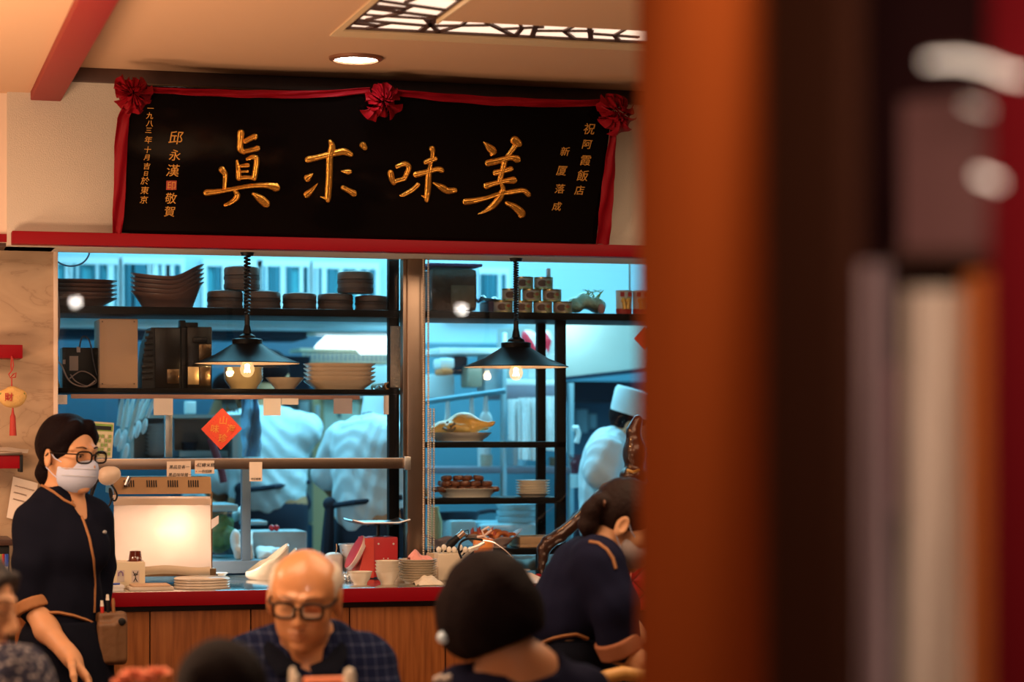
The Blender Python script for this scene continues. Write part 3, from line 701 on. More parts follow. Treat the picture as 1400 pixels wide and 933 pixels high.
# cans, three rows
def _label(nt, tc):
    sp = nt.nodes.new('ShaderNodeSeparateXYZ'); nt.links.new(tc.outputs['Object'], sp.inputs[0]); return sp.outputs['X']
M_can = mat('tin_gold', (.45, .36, .16), .3, metal=.9); M_clab = mat('can_label', (.42, .33, .27), .5); M_cb = mat('can_picture_brown', (.11, .04, .025), .5); M_cg = mat('can_picture_green', (.30, .30, .12), .5, var=.8, vscale=90); M_cr = mat('can_picture_red', (.42, .10, .05), .5)
Yc = 8.16; sc1 = mpp(730, Yc)
def can(px, z, label):
    r = 13.2 * sc1; h = 16.4 * sc1; x = Xp(px, Yc); c = Vector((x, Yc, z))
    o = thing('food_can', label, 'can', c, 'pyramid of food cans on the upper shelf')
    MB().lathe(c, [(.001, .002), (r * .93, .002), (r * .95, 0), (r, 0), (r, .003), (r * .985, .004), (r * .985, h - .004), (r, h - .003), (r, h), (r * .95, h), (r * .93, h - .003), (.001, h - .003)], 36).build('tin', M_can, o)
    lb = MB().lathe(c, [(r * .99, .006), (r * .992, .0065), (r * .992, h - .0065), (r * .99, h - .006)], 36, cap0=False, cap1=False).build('label', M_clab, o)
    def patch(a0, w_, z0, hh, mm, nm, k):
        q = MB()
        def fn(u, v):
            rr = u; t = 2 * math.pi * v; a = a0 + w_ * rr * math.cos(t); zz = z0 + hh * rr * math.sin(t)
            return c + Vector((math.cos(a) * r * k, math.sin(a) * r * k, zz))
        q.sheet(fn, 4, 20); q.build(nm, mm, lb, fix=False)
    A = -math.pi / 2 - .27
    patch(A - .12, .50, h * .47, h * .27, M_cb, 'picture', 1.003); patch(A + .62, .45, h * .48, h * .30, M_cg, 'picture', 1.004); patch(A + .58, .26, h * .56, h * .14, M_cr, 'picture', 1.007)
    return o
ch = 16.5 * sc1
for px, w_ in zip((688, 715, 742, 769), ('farthest from the red-topped cups', 'second from the purple box', 'third from the purple box', 'touching the bag of greens')): can(px, ZA, 'food can with picture label in the bottom row, ' + w_)
for px, w_ in zip((699, 727, 754.5), ('crossed by the lamp cord', 'the middle one', 'on the bag side')): can(px, ZA + ch, 'food can with picture label in the second row, ' + w_)
for px, w_ in zip((716, 743), ('beside the lamp cord', 'away from the lamp cord')): can(px, ZA + 2 * ch, 'food can with picture label on top of the pyramid, ' + w_)
tag(MB().bp(748.5, 367, 753, 376, 8.15, .02, .002, ZA + 3 * ch - .003).build('price_tag', mat('pinkish_tag', (.6, .5, .55), .6)), 'tiny pale tag standing on top of the cans', 'tag')
# bag of greens
x = Xp(800, 8.25); S_ = SDF(); q = mpp(800, 8.25)
rnd = random.Random(8)
for i in range(16):
    t_ = i / 15; S_.ell((x + (t_ - .5) * .105, 8.25 + rnd.uniform(-.03, .03), ZA + .030 + .022 * math.sin(math.pi * t_) + rnd.uniform(-.008, .008)), (.028, .03, .024), k=.012)
S_.cut((0, 0, ZA), (0, 0, -1))
bag = thing('vegetable_bag', 'clear bag of pale green vegetables beside the can pyramid', 'bag', (x, 8.25, ZA))
S_.mesh('bag', mat('pale_greens', (.42, .52, .38), .25, var=.6, vscale=60, bump=.5, bscale=90), bag, .006, wob=.004)
g = MB()
for i in range(8):
    a = rnd.uniform(-.03, .05); g.tube([(x + a, 8.22, ZA + .06), (x + a + rnd.uniform(-.02, .03), 8.215, ZA + .085), (x + a + rnd.uniform(-.03, .05), 8.22, ZA + .095)], [.004, .003, .001], 6)
g.build('stalks', mat('green_stalk', (.35, .45, .08), .5), bag)
g = MB().ell((x + .045, 8.19, ZA + .022), (.014, .01, .02)); g.build('pink_root', mat('pink_root', (.55, .22, .18), .5), bag)
# red-topped cups with gold figures
M_cup = mat('cup_white', (.62, .50, .42), .4); M_cupr = mat('cup_red', (.50, .03, .02), .4)
for px, lb in ((853, 'white paper cup with red seals and a gold handle, nearer the cans'), (876, 'white paper cup with red seals and a gold handle, half behind the pillar')):
    x = Xp(px, 8.16); s_ = mpp(px, 8.16); c = Vector((x, 8.16, ZA)); r = 11.5 * s_; h = 33 * s_
    o = thing('gift_cup', lb, 'cup', c, 'gift cups at the shelf end')
    MB().lathe(c, [(.001, 0), (r * .92, 0), (r, h), (r * .96, h), (r * .9, .01), (.001, .01)], 32).build('cup', M_cup, o)
    MB().lathe(c, [(r * .93, .001), (r * .96, h * .24), (r * .955, h * .24)], 32, cap0=False, cap1=False).build('base_band', M_cupr, o)
    q = MB()
    for dx in (-.5, .42): q.box(x + dx * r - .007, x + dx * r + .007, 8.16 - r * 1.02, 8.16 - r * .8, h * .74 + ZA, h * .92 + ZA)
    q.build('seal', M_cupr, o)
    q = MB()
    for dx in (-.35, .25): q.ell((x + dx * r, 8.16 - r * .98, ZA + h * .58), (.011, .006, .011)).cyl((x + dx * r, 8.16 - r * .98, ZA + h * .55), (x + dx * r * .5, 8.16 - r * .98, ZA + h * .22), .006, .010)
    q.build('gold_figure', M_goldp, o)
tag(MB().cyl((Xp(853, 8.5), 8.43, ZA), (Xp(853, 8.5), 8.43, 2.5), .004).build('hanging_rod', M_steelbr), 'thin rod rising behind the gift cups to the kitchen ceiling', 'rod')

# ------------------------------------------------------------------ things on the lower shelf
s3 = mpp(110, 8.2)
x0, x1 = Xp(85, 8.2), Xp(134, 8.2); z1 = ZB + 56 * s3
o = thing('router_box', 'black electronic box with a paper label and loose cables', 'device', ((x0 + x1) / 2, 8.24, ZB))
MB().box(x0, x1, 8.2, 8.30, ZB, z1, .004).build('case', M_black, o)
MB().bp(95, 487, 107, 507, 8.197, .003).build('paper_label', mat('grey_label', (.30, .22, .20), .7), o)
MB().bp(86, 492, 89.5, 498, 8.197, .003).build('paper_label', MATS['grey_label'], o)
MB().bp(105, 474, 110, 482, 8.19, .01, .001).build('plug', mat('grey_plug', (.35, .28, .28), .5), o)
M_cab = mat('grey_cable', (.22, .16, .15), .5); M_cabd = mat('dark_cable', (.03, .03, .04), .5)
def cable(pts, Y, r, name, label, m, dY=None):
    q = [P(px, py, Y + (dY[i] if dY else 0)) for i, (px, py) in enumerate(pts)]
    # smooth through the points
    out = []
    for i in range(len(q) - 1):
        p0, p1, p2, p3 = q[max(i - 1, 0)], q[i], q[i + 1], q[min(i + 2, len(q) - 1)]
        for k in range(5):
            u = k / 5; out.append(.5 * (2 * p1 + (p2 - p0) * u + (2 * p0 - 5 * p1 + 4 * p2 - p3) * u * u + (3 * p1 - p0 - 3 * p2 + p3) * u ** 3))
    out.append(q[-1]); return MB().tube(out, r, 7)
def cable_thing(pts, Y, r, name, label, m, cat='cable', group=None):
    return tag(cable(pts, Y, r, name, label, m).build(name, m), label, cat, group)
cable([(109, 475), (111, 464), (115, 460), (121, 464), (125, 476), (128, 495), (133, 514)], 8.185, .0028, '', '', 0).build('cable', M_cabd, o)
cable([(95, 518), (110, 508), (124, 512), (132, 522), (120, 528), (104, 522), (96, 512)], 8.18, .0022, '', '', 0).build('cable', M_cab, o)
cable_thing([(76, 380), (79, 405), (81, 430), (80, 455), (76, 480), (74, 487)], 8.08, .0035, 'hanging_cable', 'grey cable hanging down along the stone wall edge', M_cab)
cable_thing([(76, 492), (84, 500), (92, 517), (102, 526), (118, 529), (130, 521)], 8.12, .0028, 'loose_cable', 'grey cable curling across the lower shelf to the router', M_cab)
cable_thing([(76, 356), (84, 361), (95, 364), (108, 362), (117, 356), (122, 347), (122, 338)], 8.075, .003, 'looped_cable', 'dark blue cable looping down from the window head', mat('blue_cable', (.05, .12, .25), .5))
o = thing('dark_connector', 'black round connector and paper tag by the stone wall', 'connector', P(76, 494, 8.08))
MB().ell(P(76, 490, 8.075), (.011, .011, .011)).build('connector', M_black, o)
MB().sheet(lambda u, v: P(73.5 + 7 * u * v + 2 * v, 497 + 33 * v, 8.075 - .01 * u), 4, 8, .001).build('tag_strip', mat('olive_tag', (.22, .19, .10), .6), o)
x0, x1 = Xp(136, 8.14), Xp(188.5, 8.14)
o = thing('speaker_cabinet', 'tall beige box with four corner screws on the lower shelf', 'box', ((x0 + x1) / 2, 8.24, ZB))
MB().box(x0, x1, 8.14, 8.34, ZB, Zp(162, 436, 8.14), .004).build('case', mat('beige_box', (.40, .25, .155), .6, bump=.1, bscale=300), o)
for px in (140, 183.5):
    for py in (440, 525): MB().cyl(P(px, py, 8.1405), P(px, py, 8.136), .0022, n=10).build('screw', M_black, o)
# black machine pair
M_gloss = mat('glossy_dark_metal', (.008, .006, .005), .25, spec=.2); M_bronze = mat('brown_reflecting_panel', (.11, .065, .03), .22, metal=.8)
Y = 8.15; s4 = mpp(230, Y)
o = thing('toaster_oven', 'black machine with sloping ribbed side and glossy front panel', 'appliance', (Xp(222, Y), 8.26, ZB))
pr = [P(212, 530, Y), P(247, 530, Y), P(247, 448, Y), P(207, 448, Y), P(199, 470, Y), P(195, 500, Y), P(194, 530, Y)]
for v in pr: v.z = max(v.z, ZB) if v.z > ZB + .01 else ZB
MB().prism(pr, (0, .17, 0)).build('body', M_black, o)
MB().bp(212, 449, 246, 529, Y - .006, .008, .002, z0=ZB + .002).build('front_panel', M_gloss, o)
MB().bp(228.5, 505, 245, 525, Y - .009, .004, .001).build('window', M_bronze, o)
q = MB()
for i in range(9): q.bp(194 + max(0, 6 - i) * .9, 452 + 8 * i, 209, 456 + 8 * i, Y - .005, .006, .001)
q.build('side_ribs', M_gloss, o)
o = thing('coffee_machine', 'dark metallic machine with a black handle bar beside the lamp', 'appliance', (Xp(272, Y), 8.26, ZB))
MB().bp(256, 447, 290, 530, Y, .18, .005, z0=ZB).build('body', M_gloss, o)
MB().bp(247.5, 448, 255.5, 530, Y + .02, .15, .003, z0=ZB).build('column', M_black, o)
MB().bp(264, 461, 284, 468.5, Y - .014, .014, .006).build('handle', M_black, o)
MB().bp(272, 471, 289, 493, Y - .004, .005, .001).build('panel', M_bronze, o)
MB().bp(257, 502, 272, 526, Y - .004, .005, .001).build('panel', mat('tan_panel', (.50, .34, .16), .3, metal=.6), o)
MB().bp(273, 502, 288, 528, Y - .004, .005, .001).build('panel', M_bronze, o)
q = MB().bp(246, 438, 254, 447.5, Y + .03, .05, .003).bp(253, 441, 271, 447.5, Y + .03, .05, .004); q.build('top_valve', M_black, o)
# bowls and plates
M_yel = mat('cream_bowl', (.60, .46, .24), .25, coat=.3); M_cr = mat('cream_plate', (.62, .48, .36), .25, coat=.3)
Y = 8.22; s5 = mpp(380, Y)
p = lathe_thing('soup_bowl', 'x', 'bowl', Xp(333, Y), Y, ZB, [(.001, .003), (.040, .003), (.041, 0), (.048, 0), (.050, .008), (.066, .03), (.0705, .040), (.068, .040), (.045, .012), (.001, .010)], M_yel)
stack(p, 5, .0098, 'cream soup bowl, %s of the stack seen under the lamp', 'stack of cream bowls on the lower shelf')
lathe_thing('shallow_bowl', 'single shallow cream bowl between lamp and the square plates', 'bowl', Xp(389.5, Y), Y, ZB, [(.001, .003), (.030, .003), (.032, 0), (.036, 0), (.038, .006), (.060, .030), (.0705, .043), (.068, .043), (.040, .014), (.001, .012)], M_cr)
def sqplate(px0, px1, Y, z, h):
    s_ = mpp(px0, Y); x = Xp((px0 + px1) / 2, Y); hw = (px1 - px0) / 2 * s_; m = MB(); n = 44
    prof = [(.001, .003), (.62, .003), (.63, 0), (.68, 0), (.70, .005), (.95, h * .8), (1.0, h), (.97, h), (.66, .010), (.001, .008)]
    def sq(a, r): e = 5; c_, s__ = math.cos(a), math.sin(a); k = (abs(c_) ** e + abs(s__) ** e) ** (-1 / e); return Vector((r * k * c_, r * k * s__ * .8, 0))
    rings = [[m.b.verts.new(Vector((x, Y, z + zz)) + sq(2 * math.pi * i / n, r * hw)) for i in range(n)] for r, zz in prof]
    for A, B in zip(rings, rings[1:]):
        for k in range(n): m._face((A[k], A[(k + 1) % n], B[(k + 1) % n], B[k]))
    m._face(rings[0][::-1]); m._face(rings[-1]); return m
p = tag(sqplate(417, 511, Y, ZB, .034).build('square_plate', M_cr, None, 50, origin=(Xp(464, Y), Y, ZB)), 'x', 'plate')
stack(p, 5, .0152, 'square-cornered cream plate, %s of its stack on the lower shelf', 'stack of square plates')
M_tub = mat('bamboo_tube', (.46, .25, .09), .4)
for px, lb in ((531, 'cut bamboo tube end-on, the one beside the square plates'), (543, 'cut bamboo tube end-on, the one against the black upright')):
    s_ = mpp(px, 8.12); r = 5.2 * s_; c = Vector((Xp(px, 8.12), 8.12, ZB + r))
    q = MB(); n = 24
    rot = Matrix.Rotation(R(90), 3, 'X')
    q.lathe(c + Vector((0, .24, 0)), [(r, 0), (r, .24), (r * .68, .24), (r * .66, .0)], n, rot=rot, cap0=False, cap1=False); tag(q.build('bamboo_tube', M_tub), lb, 'tube', 'bamboo tubes on the lower shelf')
m = MB(); x0 = Xp(514, 8.16)
m.sheet(lambda u, v: (x0 + .05 * u, 8.12 + .10 * v, ZB + .004 + .032 * u * (1 - .3 * v) + .006 * math.sin(u * 17 + v * 9) * math.cos(v * 13)), 18, 12, .001)
tag(m.build('foil_sheet', mat('crumpled_foil', (.55, .60, .62), .18, metal=.9, bump=.6, bscale=70)), 'crumpled foil sheet lying against the bamboo tubes', 'foil')

# ------------------------------------------------------------------ pendant lamps
def bulb_mat():
    if 'bulb_glass' in MATS: return MATS['bulb_glass']
    m = glass_mat('bulb_glass', (1, .93, .82), .03, .30); nt = m.node_tree
    g = [n for n in nt.nodes if n.type == 'BSDF_GLOSSY'][0]; e = nt.nodes.new('ShaderNodeEmission'); e.inputs[0].default_value = (1, .56, .24, 1); e.inputs[1].default_value = 2.0
    mx = [n for n in nt.nodes if n.type == 'MIX_SHADER'][0]; nt.links.new(e.outputs[0], mx.inputs[2]); return m
def pendant(px, py_rim, py_top, label, coil=True):
    Yl = 7.86; s_ = mpp(px, Yl); x = Xp(px, Yl); zr = Zp(px, py_rim, Yl); r = 71.5 * s_; c = Vector((x, Yl, zr)); H = (py_rim - 471) * s_ if False else 27 * s_
    o = thing('pendant_lamp', label, 'lamp', (x, Yl, zr))
    M_sh = mat('lamp_shade_black', (.003, .0028, .003), .4, spec=.10); M_in = mat('lamp_shade_inside', (.80, .66, .52), .4)
    MB().lathe(c, [(r, 0), (r * 1.005, .003), (r * .62, H * .45), (.20 / .71 * r, H), (.19 / .71 * r, H + .002)], 64, cap0=False).build('lamp_shade', M_sh, o)
    MB().lathe(c, [(r * .995, .0005), (r * .61, H * .42), (.18 / .71 * r, H * .96)], 64, cap0=False).build('shade_lining', M_in, o)
    MB().lathe(c, [(20 * s_, H - .003), (20.5 * s_, H + .002), (20.5 * s_, H + 6 * s_), (19 * s_, H + 7 * s_), (12 * s_, H + 8 * s_), (11 * s_, H + 11 * s_), (6 * s_, H + 14 * s_), (4.5 * s_, H + 22 * s_), (3.5 * s_, H + 26 * s_)], 40).build('lamp_cap', M_sh, o)
    MB().lathe(c, [(.016, H * .2), (.018, H * .25), (.018, H * .95)], 24).build('lamp_holder', M_black, o)
    # bulb
    M_bulb = bulb_mat()
    bz = -.020; bl = MB().lathe(c + Vector((0, 0, bz)), [(.001, -.027), (.012, -.0245), (.021, -.015), (.0255, 0), (.022, .014), (.014, .026), (.0125, .045)], 28, cap1=False).build('bulb', M_bulb, o)
    fl = MB()
    for i in range(6):
        a = i * math.pi / 3; a2 = a + .5
        fl.tube([c + Vector((.006 * math.cos(a), .006 * math.sin(a), bz + .012)), c + Vector((.011 * math.cos(a2), .011 * math.sin(a2), bz - .010))], .0016, 6)
    fl.ell(c + Vector((0, 0, bz + .012)), (.009, .009, .007))
    fl.build('filament', mat('filament', (1, .8, .5), .5, emit=60, ecol=(1, .62, .28)), bl)
    zt = zr + H + 24 * s_; ze = ZS - zr + zr
    if coil: zc0 = zr + H + 40 * s_; pts = [Vector((x, Yl, zt)), Vector((x, Yl, zc0))]
    else: zc0 = zr + H + 36 * s_; pts = [Vector((x, Yl, zt)), Vector((x, Yl, zc0))]
    MB().tube(pts, 3.6 * s_, 10).build('cord_grip', M_black, o)
    n = 640; turns = 17 if coil else 26; rr = (3.6 if coil else 2.9) * s_
    hp = []
    for i in range(n + 1):
        u = i / n; a = 2 * math.pi * turns * u; z = zc0 + (ZS - zc0) * u; q = rr * (1 if u > .12 else .75)
        hp.append((x + q * math.cos(a), Yl + q * math.sin(a), z))
    MB().tube(hp, (1.45 if coil else 1.2) * s_, 6).build('coiled_cord', M_black, o)
    MB().cyl((x, Yl, zc0), (x, Yl, ZS), .8 * s_, n=8).build('cord', M_black, o)
    MB().lathe((x, Yl, ZS - .012), [(.001, 0), (.02, .001), (.024, .012)], 24).build('ceiling_cup', M_black, o)
    l = light('bulb_light', 'POINT', c + Vector((0, 0, -.022)), 4.5, (1, .62, .30), .013)
    return o
pendant(338, 497.5, 0, 'black pendant lamp on a spiral cord before the wide window bay')
pendant(705.5, 502.5, 0, 'black pendant lamp on a spiral cord before the narrow window bay', False)
# ------------------------------------------------------------------ right bay: open rack with food
YR0 = 8.14
rk = thing('display_rack', 'black two-post rack with open shelves in the narrow bay', 'rack', (Xp(700, 8.25), 8.3, ZT))
def rpost(px0, px1, Y, y0=430, y1=790): MB().bp(px0, y0, px1, y1, Y, .03, .002, ZT, ZA - .026).build('post', M_bsteel, rk)
rpost(761, 774, 8.14); rpost(735, 746.5, 8.39)
rxl, rxr = Xp(583, 8.14), Xp(774, 8.14)
ZR = [Zp(675, 605, 8.14), Zp(675, 682, 8.14), Zp(675, 752, 8.14)]
for z in ZR: MB().box(rxl, rxr, 8.14, 8.42, z - .020, z + .002, .002).build('rack_shelf', M_bsteel, rk)
def oval(name, label, cat, px, Y, z, rx, ry, h, m, foot=.66):
    return lathe_thing(name, label, cat, Xp(px, Y), Y, z, dish(rx, h, foot=foot), m, sy=ry / rx)
# whole poached chicken on a footed plate
Yk = 8.27; zk = ZR[0] + .003; s6 = mpp(628, Yk)
lathe_thing('footed_plate', 'white footed plate carrying a whole chicken on the upper rack shelf', 'plate', Xp(628, Yk), Yk, zk, [(.001, .002), (.078, .002), (.08, 0), (.088, 0), (.09, .006), (.105, .016), (.122, .033), (.119, .033), (.09, .014), (.001, .012)], M_white)
S_ = SDF(); z0 = zk + .030
def K(px, dz, dy=0): return Vector((Xp(px, Yk), Yk + dy, z0 + dz))
S_.ell(K(636, .030), (.062, .055, .044), k=.02).ell(K(612, .018), (.045, .05, .030), k=.03).cap(K(650, .030, -.03), K(668, .034, -.045), .018, .008, k=.015).cap(K(650, .020, .03), K(668, .022, .035), .018, .009, k=.015)
S_.cap(K(668, .034, -.045), K(671, .040, -.046), .010, .008, k=.008).cap(K(612, .022, -.045), K(634, .016, -.062), .016, .012, k=.012).ell(K(600, .012), (.035, .04, .022), k=.02).ell(K(632, .050), (.03, .025, .022), k=.025)
S_.ell(K(640, .030, -.058), (.010, .012, .014), k=.01, op=1)
chk = thing('poached_chicken', 'pale yellow whole poached chicken lying on the footed plate', 'chicken', K(632, 0))
S_.mesh('carcass', mat('chicken_skin', (.62, .38, .10), .3, var=.35, vscale=24, bump=.3, bscale=60, sss=.1), chk, .006, wob=.0025)
q = MB().tube([K(601, .020, -.05), K(606, .012, -.058), K(613, .010, -.065), K(617, .022, -.062)], [.005, .006, .006, .004], 8).tube([K(609, .040, -.03), K(612, .022, -.058), K(617, .036, -.055)], [.006, .007, .005], 8)
q.build('dark_feet', mat('chicken_feet', (.16, .11, .06), .3), chk)
# brown cakes piled on an oval platter
Yk = 8.25; zk = ZR[1] + .003
oval('serving_platter', 'cream oval platter under the pile of brown cakes', 'platter', 638, Yk, zk, .128, .085, .033, M_white, .72)
M_cake = mat('fried_cake', (.13, .040, .016), .35, var=.55, vscale=35, bump=.4, bscale=50)
rnd = random.Random(11); n_c = 0
proto = None
rows = [(0, [(600 + 14.5 * i, dy) for i in range(6) for dy in (-.035, .02)]), (1, [(606 + 14 * i, dy) for i in range(5) for dy in (-.03, .02)]), (2, [(611 + 14 * i, -.01) for i in range(4)])]
pos_w = ['at the post end', 'next to the post end', 'near the middle', 'just past the middle', 'near the plate stack', 'at the plate-stack end']
for r_, lst in rows:
    for k_, (px, dy) in enumerate(lst):
        c_ = Vector((Xp(px, Yk) + rnd.uniform(-.004, .004), Yk + dy, zk + .020 + .0205 * r_))
        if proto is None:
            proto = MB().lathe((0, 0, 0), [(.001, .0), (.016, .0), (.0205, .004), (.0215, .011), (.019, .018), (.012, .0205), (.001, .021)], 24, sy=.85).build('fried_cake', M_cake, None, origin=(0, 0, 0)); o = proto; o.location = c_
        else: o = dup(proto, c_)
        o.rotation_euler = (rnd.uniform(-.12, .12), rnd.uniform(-.15, .15), rnd.uniform(-.5, .5))
        lvl = ['bottom', 'middle', 'top'][r_]; fb = '' if r_ == 2 else (' in front' if dy < 0 else ' behind'); i_ = (k_ // 2 if r_ < 2 else k_)
        tag(o, 'glossy brown fried cake in the %s layer%s, %s' % (lvl, fb, pos_w[i_]), 'cake', 'pile of brown fried cakes'); n_c += 1
# small plates
Yk = 8.23; p = lathe_thing('side_plate', 'x', 'plate', Xp(728.5, Yk), Yk, ZR[1] + .003, [(.001, .002), (.040, .002), (.041, 0), (.046, 0), (.047, .003), (.058, .009), (.066, .013), (.064, .0135), (.046, .006), (.001, .005)], M_white)
stack(p, 6, .0098, 'small white plate on the rack, %s in its stack of six', 'stack of small plates on the rack')
# lower rack shelf: prawns on a wavy dish, wooden tray, wavy dish
Yk = 8.24; zk = ZR[2] + .003
def wavy(v): return Vector((v.x, v.y, v.z + (.020 * (v.x / .1) ** 2 + .006 * math.sin(v.x * 70)) * (v.z > .02)))
lathe_thing('wavy_dish', 'white boat-shaped dish heaped with orange prawns', 'dish', Xp(672, Yk), Yk, zk, dish(.118, .036, foot=.5), mat('pinkish_porcelain', (.60, .42, .36), .25), sy=.55, warp=wavy)
lathe_thing('wavy_dish', 'dark wavy dish beside the bead chains of the post', 'dish', Xp(606, Yk), Yk, zk, dish(.070, .036, foot=.55), mat('dark_porcelain', (.34, .26, .26), .3), sy=.6, warp=wavy)  # this dish has a darker porcelain
M_prawn = mat('prawn_shell', (.62, .17, .035), .3, var=.35, vscale=40); M_prawnr = mat('prawn_tail_red', (.45, .06, .04), .35)
rnd = random.Random(5)
for i, (px, dz, a0, lb) in enumerate([(652, .036, .5, 'lowest, nearest the dish end'), (664, .044, .2, 'in the middle with its tail up'), (678, .046, .1, 'tail pointing straight up'), (690, .040, -.3, 'leaning toward the wooden tray'), (700, .034, -.6, 'at the tray end of the dish'), (660, .040, .3, 'in front, under the others'), (684, .040, -.2, 'in front, half hidden by the handles')]):
    c_ = Vector((Xp(px, Yk), Yk + (-.028 if i > 4 else rnd.uniform(-.02, .03)), zk + dz - .010)); pts = []; rs = []
    for k_ in range(9):
        t_ = k_ / 8; a = a0 + (t_ - .5) * 2.4; pts.append(c_ + Vector((.030 * math.sin(a), .012 * math.sin(a * 1.3), .026 * math.cos(a)))); rs.append(.0105 * (1 - .55 * t_) + .0012 * (k_ % 2))
    o = thing('cooked_prawn', 'cooked orange prawn on the boat dish, ' + lb, 'prawn', c_, 'cooked prawns on the boat dish')
    MB().tube(pts, rs, 10).build('body', M_prawn, o)
    e = pts[0]; MB().tube([e, e + Vector((rnd.uniform(-.004, .004), 0, .018)), e + Vector((rnd.uniform(-.01, .01), 0, .030))], [.006, .007, .001], 8).build('red_tail', M_prawnr, o)
x0, x1 = Xp(711, 8.2), Xp(772, 8.2)
o = thing('wooden_tray', 'pale wooden tray with raised rim on the low rack shelf', 'tray', ((x0 + x1) / 2, 8.28, zk))
MB().box(x0, x1, 8.20, 8.36, zk, zk + .012, .002).build('bottom', mat('pale_wood', (.45, .28, .15), .5, var=.2, vscale=30), o)
q = MB().box(x0, x1, 8.20, 8.212, zk + .012, zk + .040, .002).box(x0, x1, 8.348, 8.36, zk + .012, zk + .040, .002).box(x0, x0 + .012, 8.212, 8.348, zk + .012, zk + .040, .002).box(x1 - .012, x1, 8.212, 8.348, zk + .012, zk + .040, .002); q.build('rim', MATS['pale_wood'], o)

# bead chains of the window blind
M_bead = mat('bead_white', (.62, .50, .38), .3)
def beads(px0, px1, y0, y1, Y, label, loop=True):
    m = MB(); x0, x1 = Xp(px0, Y), Xp(px1, Y); zt, zb = min(ZS + .0, Zp(px0, y0, Y)), Zp(px0, y1, Y); r = .0034; st = .0082
    n = int((zt - zb) / st)
    def bead(p): m.obox(p, (r, r, r), None, r * .55, seg=1)
    for i in range(n):
        bead((x0, Y, zt - i * st))
        if loop: bead((x1, Y, zt - i * st))
    if loop:
        for i in range(1, 5): a = math.pi * i / 5; bead(((x0 + x1) / 2 - (x1 - x0) / 2 * math.cos(a), Y, zb - (x1 - x0) / 2 * math.sin(a)))
        m.tube([(x0, Y, zt), (x0, Y, zb)], .0008, 5); m.tube([(x1, Y, zt), (x1, Y, zb)], .0008, 5)
    return tag(m.build('bead_chain', M_bead, None), label, 'bead chain', None)
beads(579, 585.5, 355, 764, 7.955, 'beaded blind chain hanging along the post, the one touching it')
beads(588.5, 593, 560, 762, 8.03, 'second shorter beaded blind chain hanging beside the post')

# ------------------------------------------------------------------ things on the counter
ZC0 = ZT
M_bowl = mat('ivory_porcelain', (.62, .55, .44), .2, spec=.6)
# tilted noodle bowls: cut-cone with a slanting mouth
def slant_bowl(px0, px1, ytop, ybase, Y, label, lean=1):
    s_ = mpp(px0, Y); xa, xb = Xp(px0, Y), Xp(px1, Y); H = (ybase - ytop) * s_; cx = xa + (xb - xa) * .60; rb = (xb - xa) * .40; n = 48
    m = MB(); rows = []
    lv = [0, .06, .16, .3, .5, .7, .85, 1.0]
    def pt(a, t, th=0):
        # wall height follows a slant: low at -x, high at +x
        ca, sa = math.cos(a), math.sin(a); hmax = H * (.20 + .80 * ((ca + 1) / 2) ** 1.25)
        bul = 1 + .22 * math.sin(min(t * 1.5, 1) * math.pi / 2) - .10 * t
        r = rb * bul - th; return Vector((cx + r * ca + (.18 * rb * t if ca > 0 else -.05 * rb * t), Y + r * sa * .9, ZC0 + (.004 if th else 0) + hmax * t))
    rows = [[m.b.verts.new(pt(2 * math.pi * i / n, t)) for i in range(n)] for t in lv] + [[m.b.verts.new(pt(2 * math.pi * i / n, t, .005)) for i in range(n)] for t in reversed(lv)]
    for A, B in zip(rows, rows[1:]):
        for k in range(n): m._face((A[k], A[(k + 1) % n], B[(k + 1) % n], B[k]))
    m._face(rows[0][::-1]); m._face(rows[-1]); return tag(m.build('slanted_bowl', M_bowl, None, 50), label, 'bowl', 'slanted white bowls')
slant_bowl(328, 388, 742, 789, 8.06, 'white bowl with a steeply slanted mouth behind the old man')
slant_bowl(370, 402, 752, 789, 8.22, 'second slanted white bowl half hidden behind the first')
# steel pail with a wooden spatula
Y = 8.16; s_ = mpp(484, Y); c = Vector((Xp(484, Y), Y, ZC0)); h = 42 * s_
o = thing('steel_pail', 'grey metal pail beside the red scale', 'pail', c)
MB().lathe(c, [(.001, 0), (15 * s_, 0), (20 * s_, h), (21.5 * s_, h), (21.5 * s_, h + .004), (19.5 * s_, h + .004), (14.5 * s_, .006), (.001, .006)], 40).build('pail', mat('galvanised', (.55, .50, .48), .4, metal=.7, var=.2, vscale=18), o)
q = MB().sheet(lambda u, v: P(468 + 22 * u, 748 + 6 * v + 12 * u, 8.14 + .03 * u) + Vector((0, 0, 0)), 4, 2, .005); tag(q.build('wooden_spatula', mat('spatula_wood', (.42, .22, .08), .5)), 'wooden spatula sticking out of the metal pail', 'spatula')
Y = 8.15; q = SDF(); cc = P(456, 772, Y); q.rbox(cc, (.03, .03, .035), .012).ell(cc + Vector((0, 0, .03)), (.025, .02, .012), k=.02)
tag(q.mesh('white_pot', mat('white_pot', (.66, .62, .56), .4), None, .005), 'squat white covered pot just behind the old man', 'pot')
tag(MB().tube([P(459, 757, 8.1), P(460.5, 750, 8.1), P(460, 744, 8.1)], .0018, 6).build('thin_skewer', mat('skewer_wood', (.5, .3, .14), .5)), 'thin skewer standing up behind the old man', 'skewer')
m = MB(); p0 = P(478, 786, 7.98); rnd = random.Random(6)
m.sheet(lambda u, v: (Xp(463, 7.85) + .05 * u, 7.80 + .10 * v, ZC0 + .010 + .022 * (math.sin(u * 3.1) * math.sin(v * 3.1)) + .008 * math.sin(u * 23 + v * 7) * math.cos(v * 19)), 20, 16, .001)
tag(m.build('foil_bundle', MATS['crumpled_foil']), 'crumpled foil bundle at the foot of the pail', 'foil')
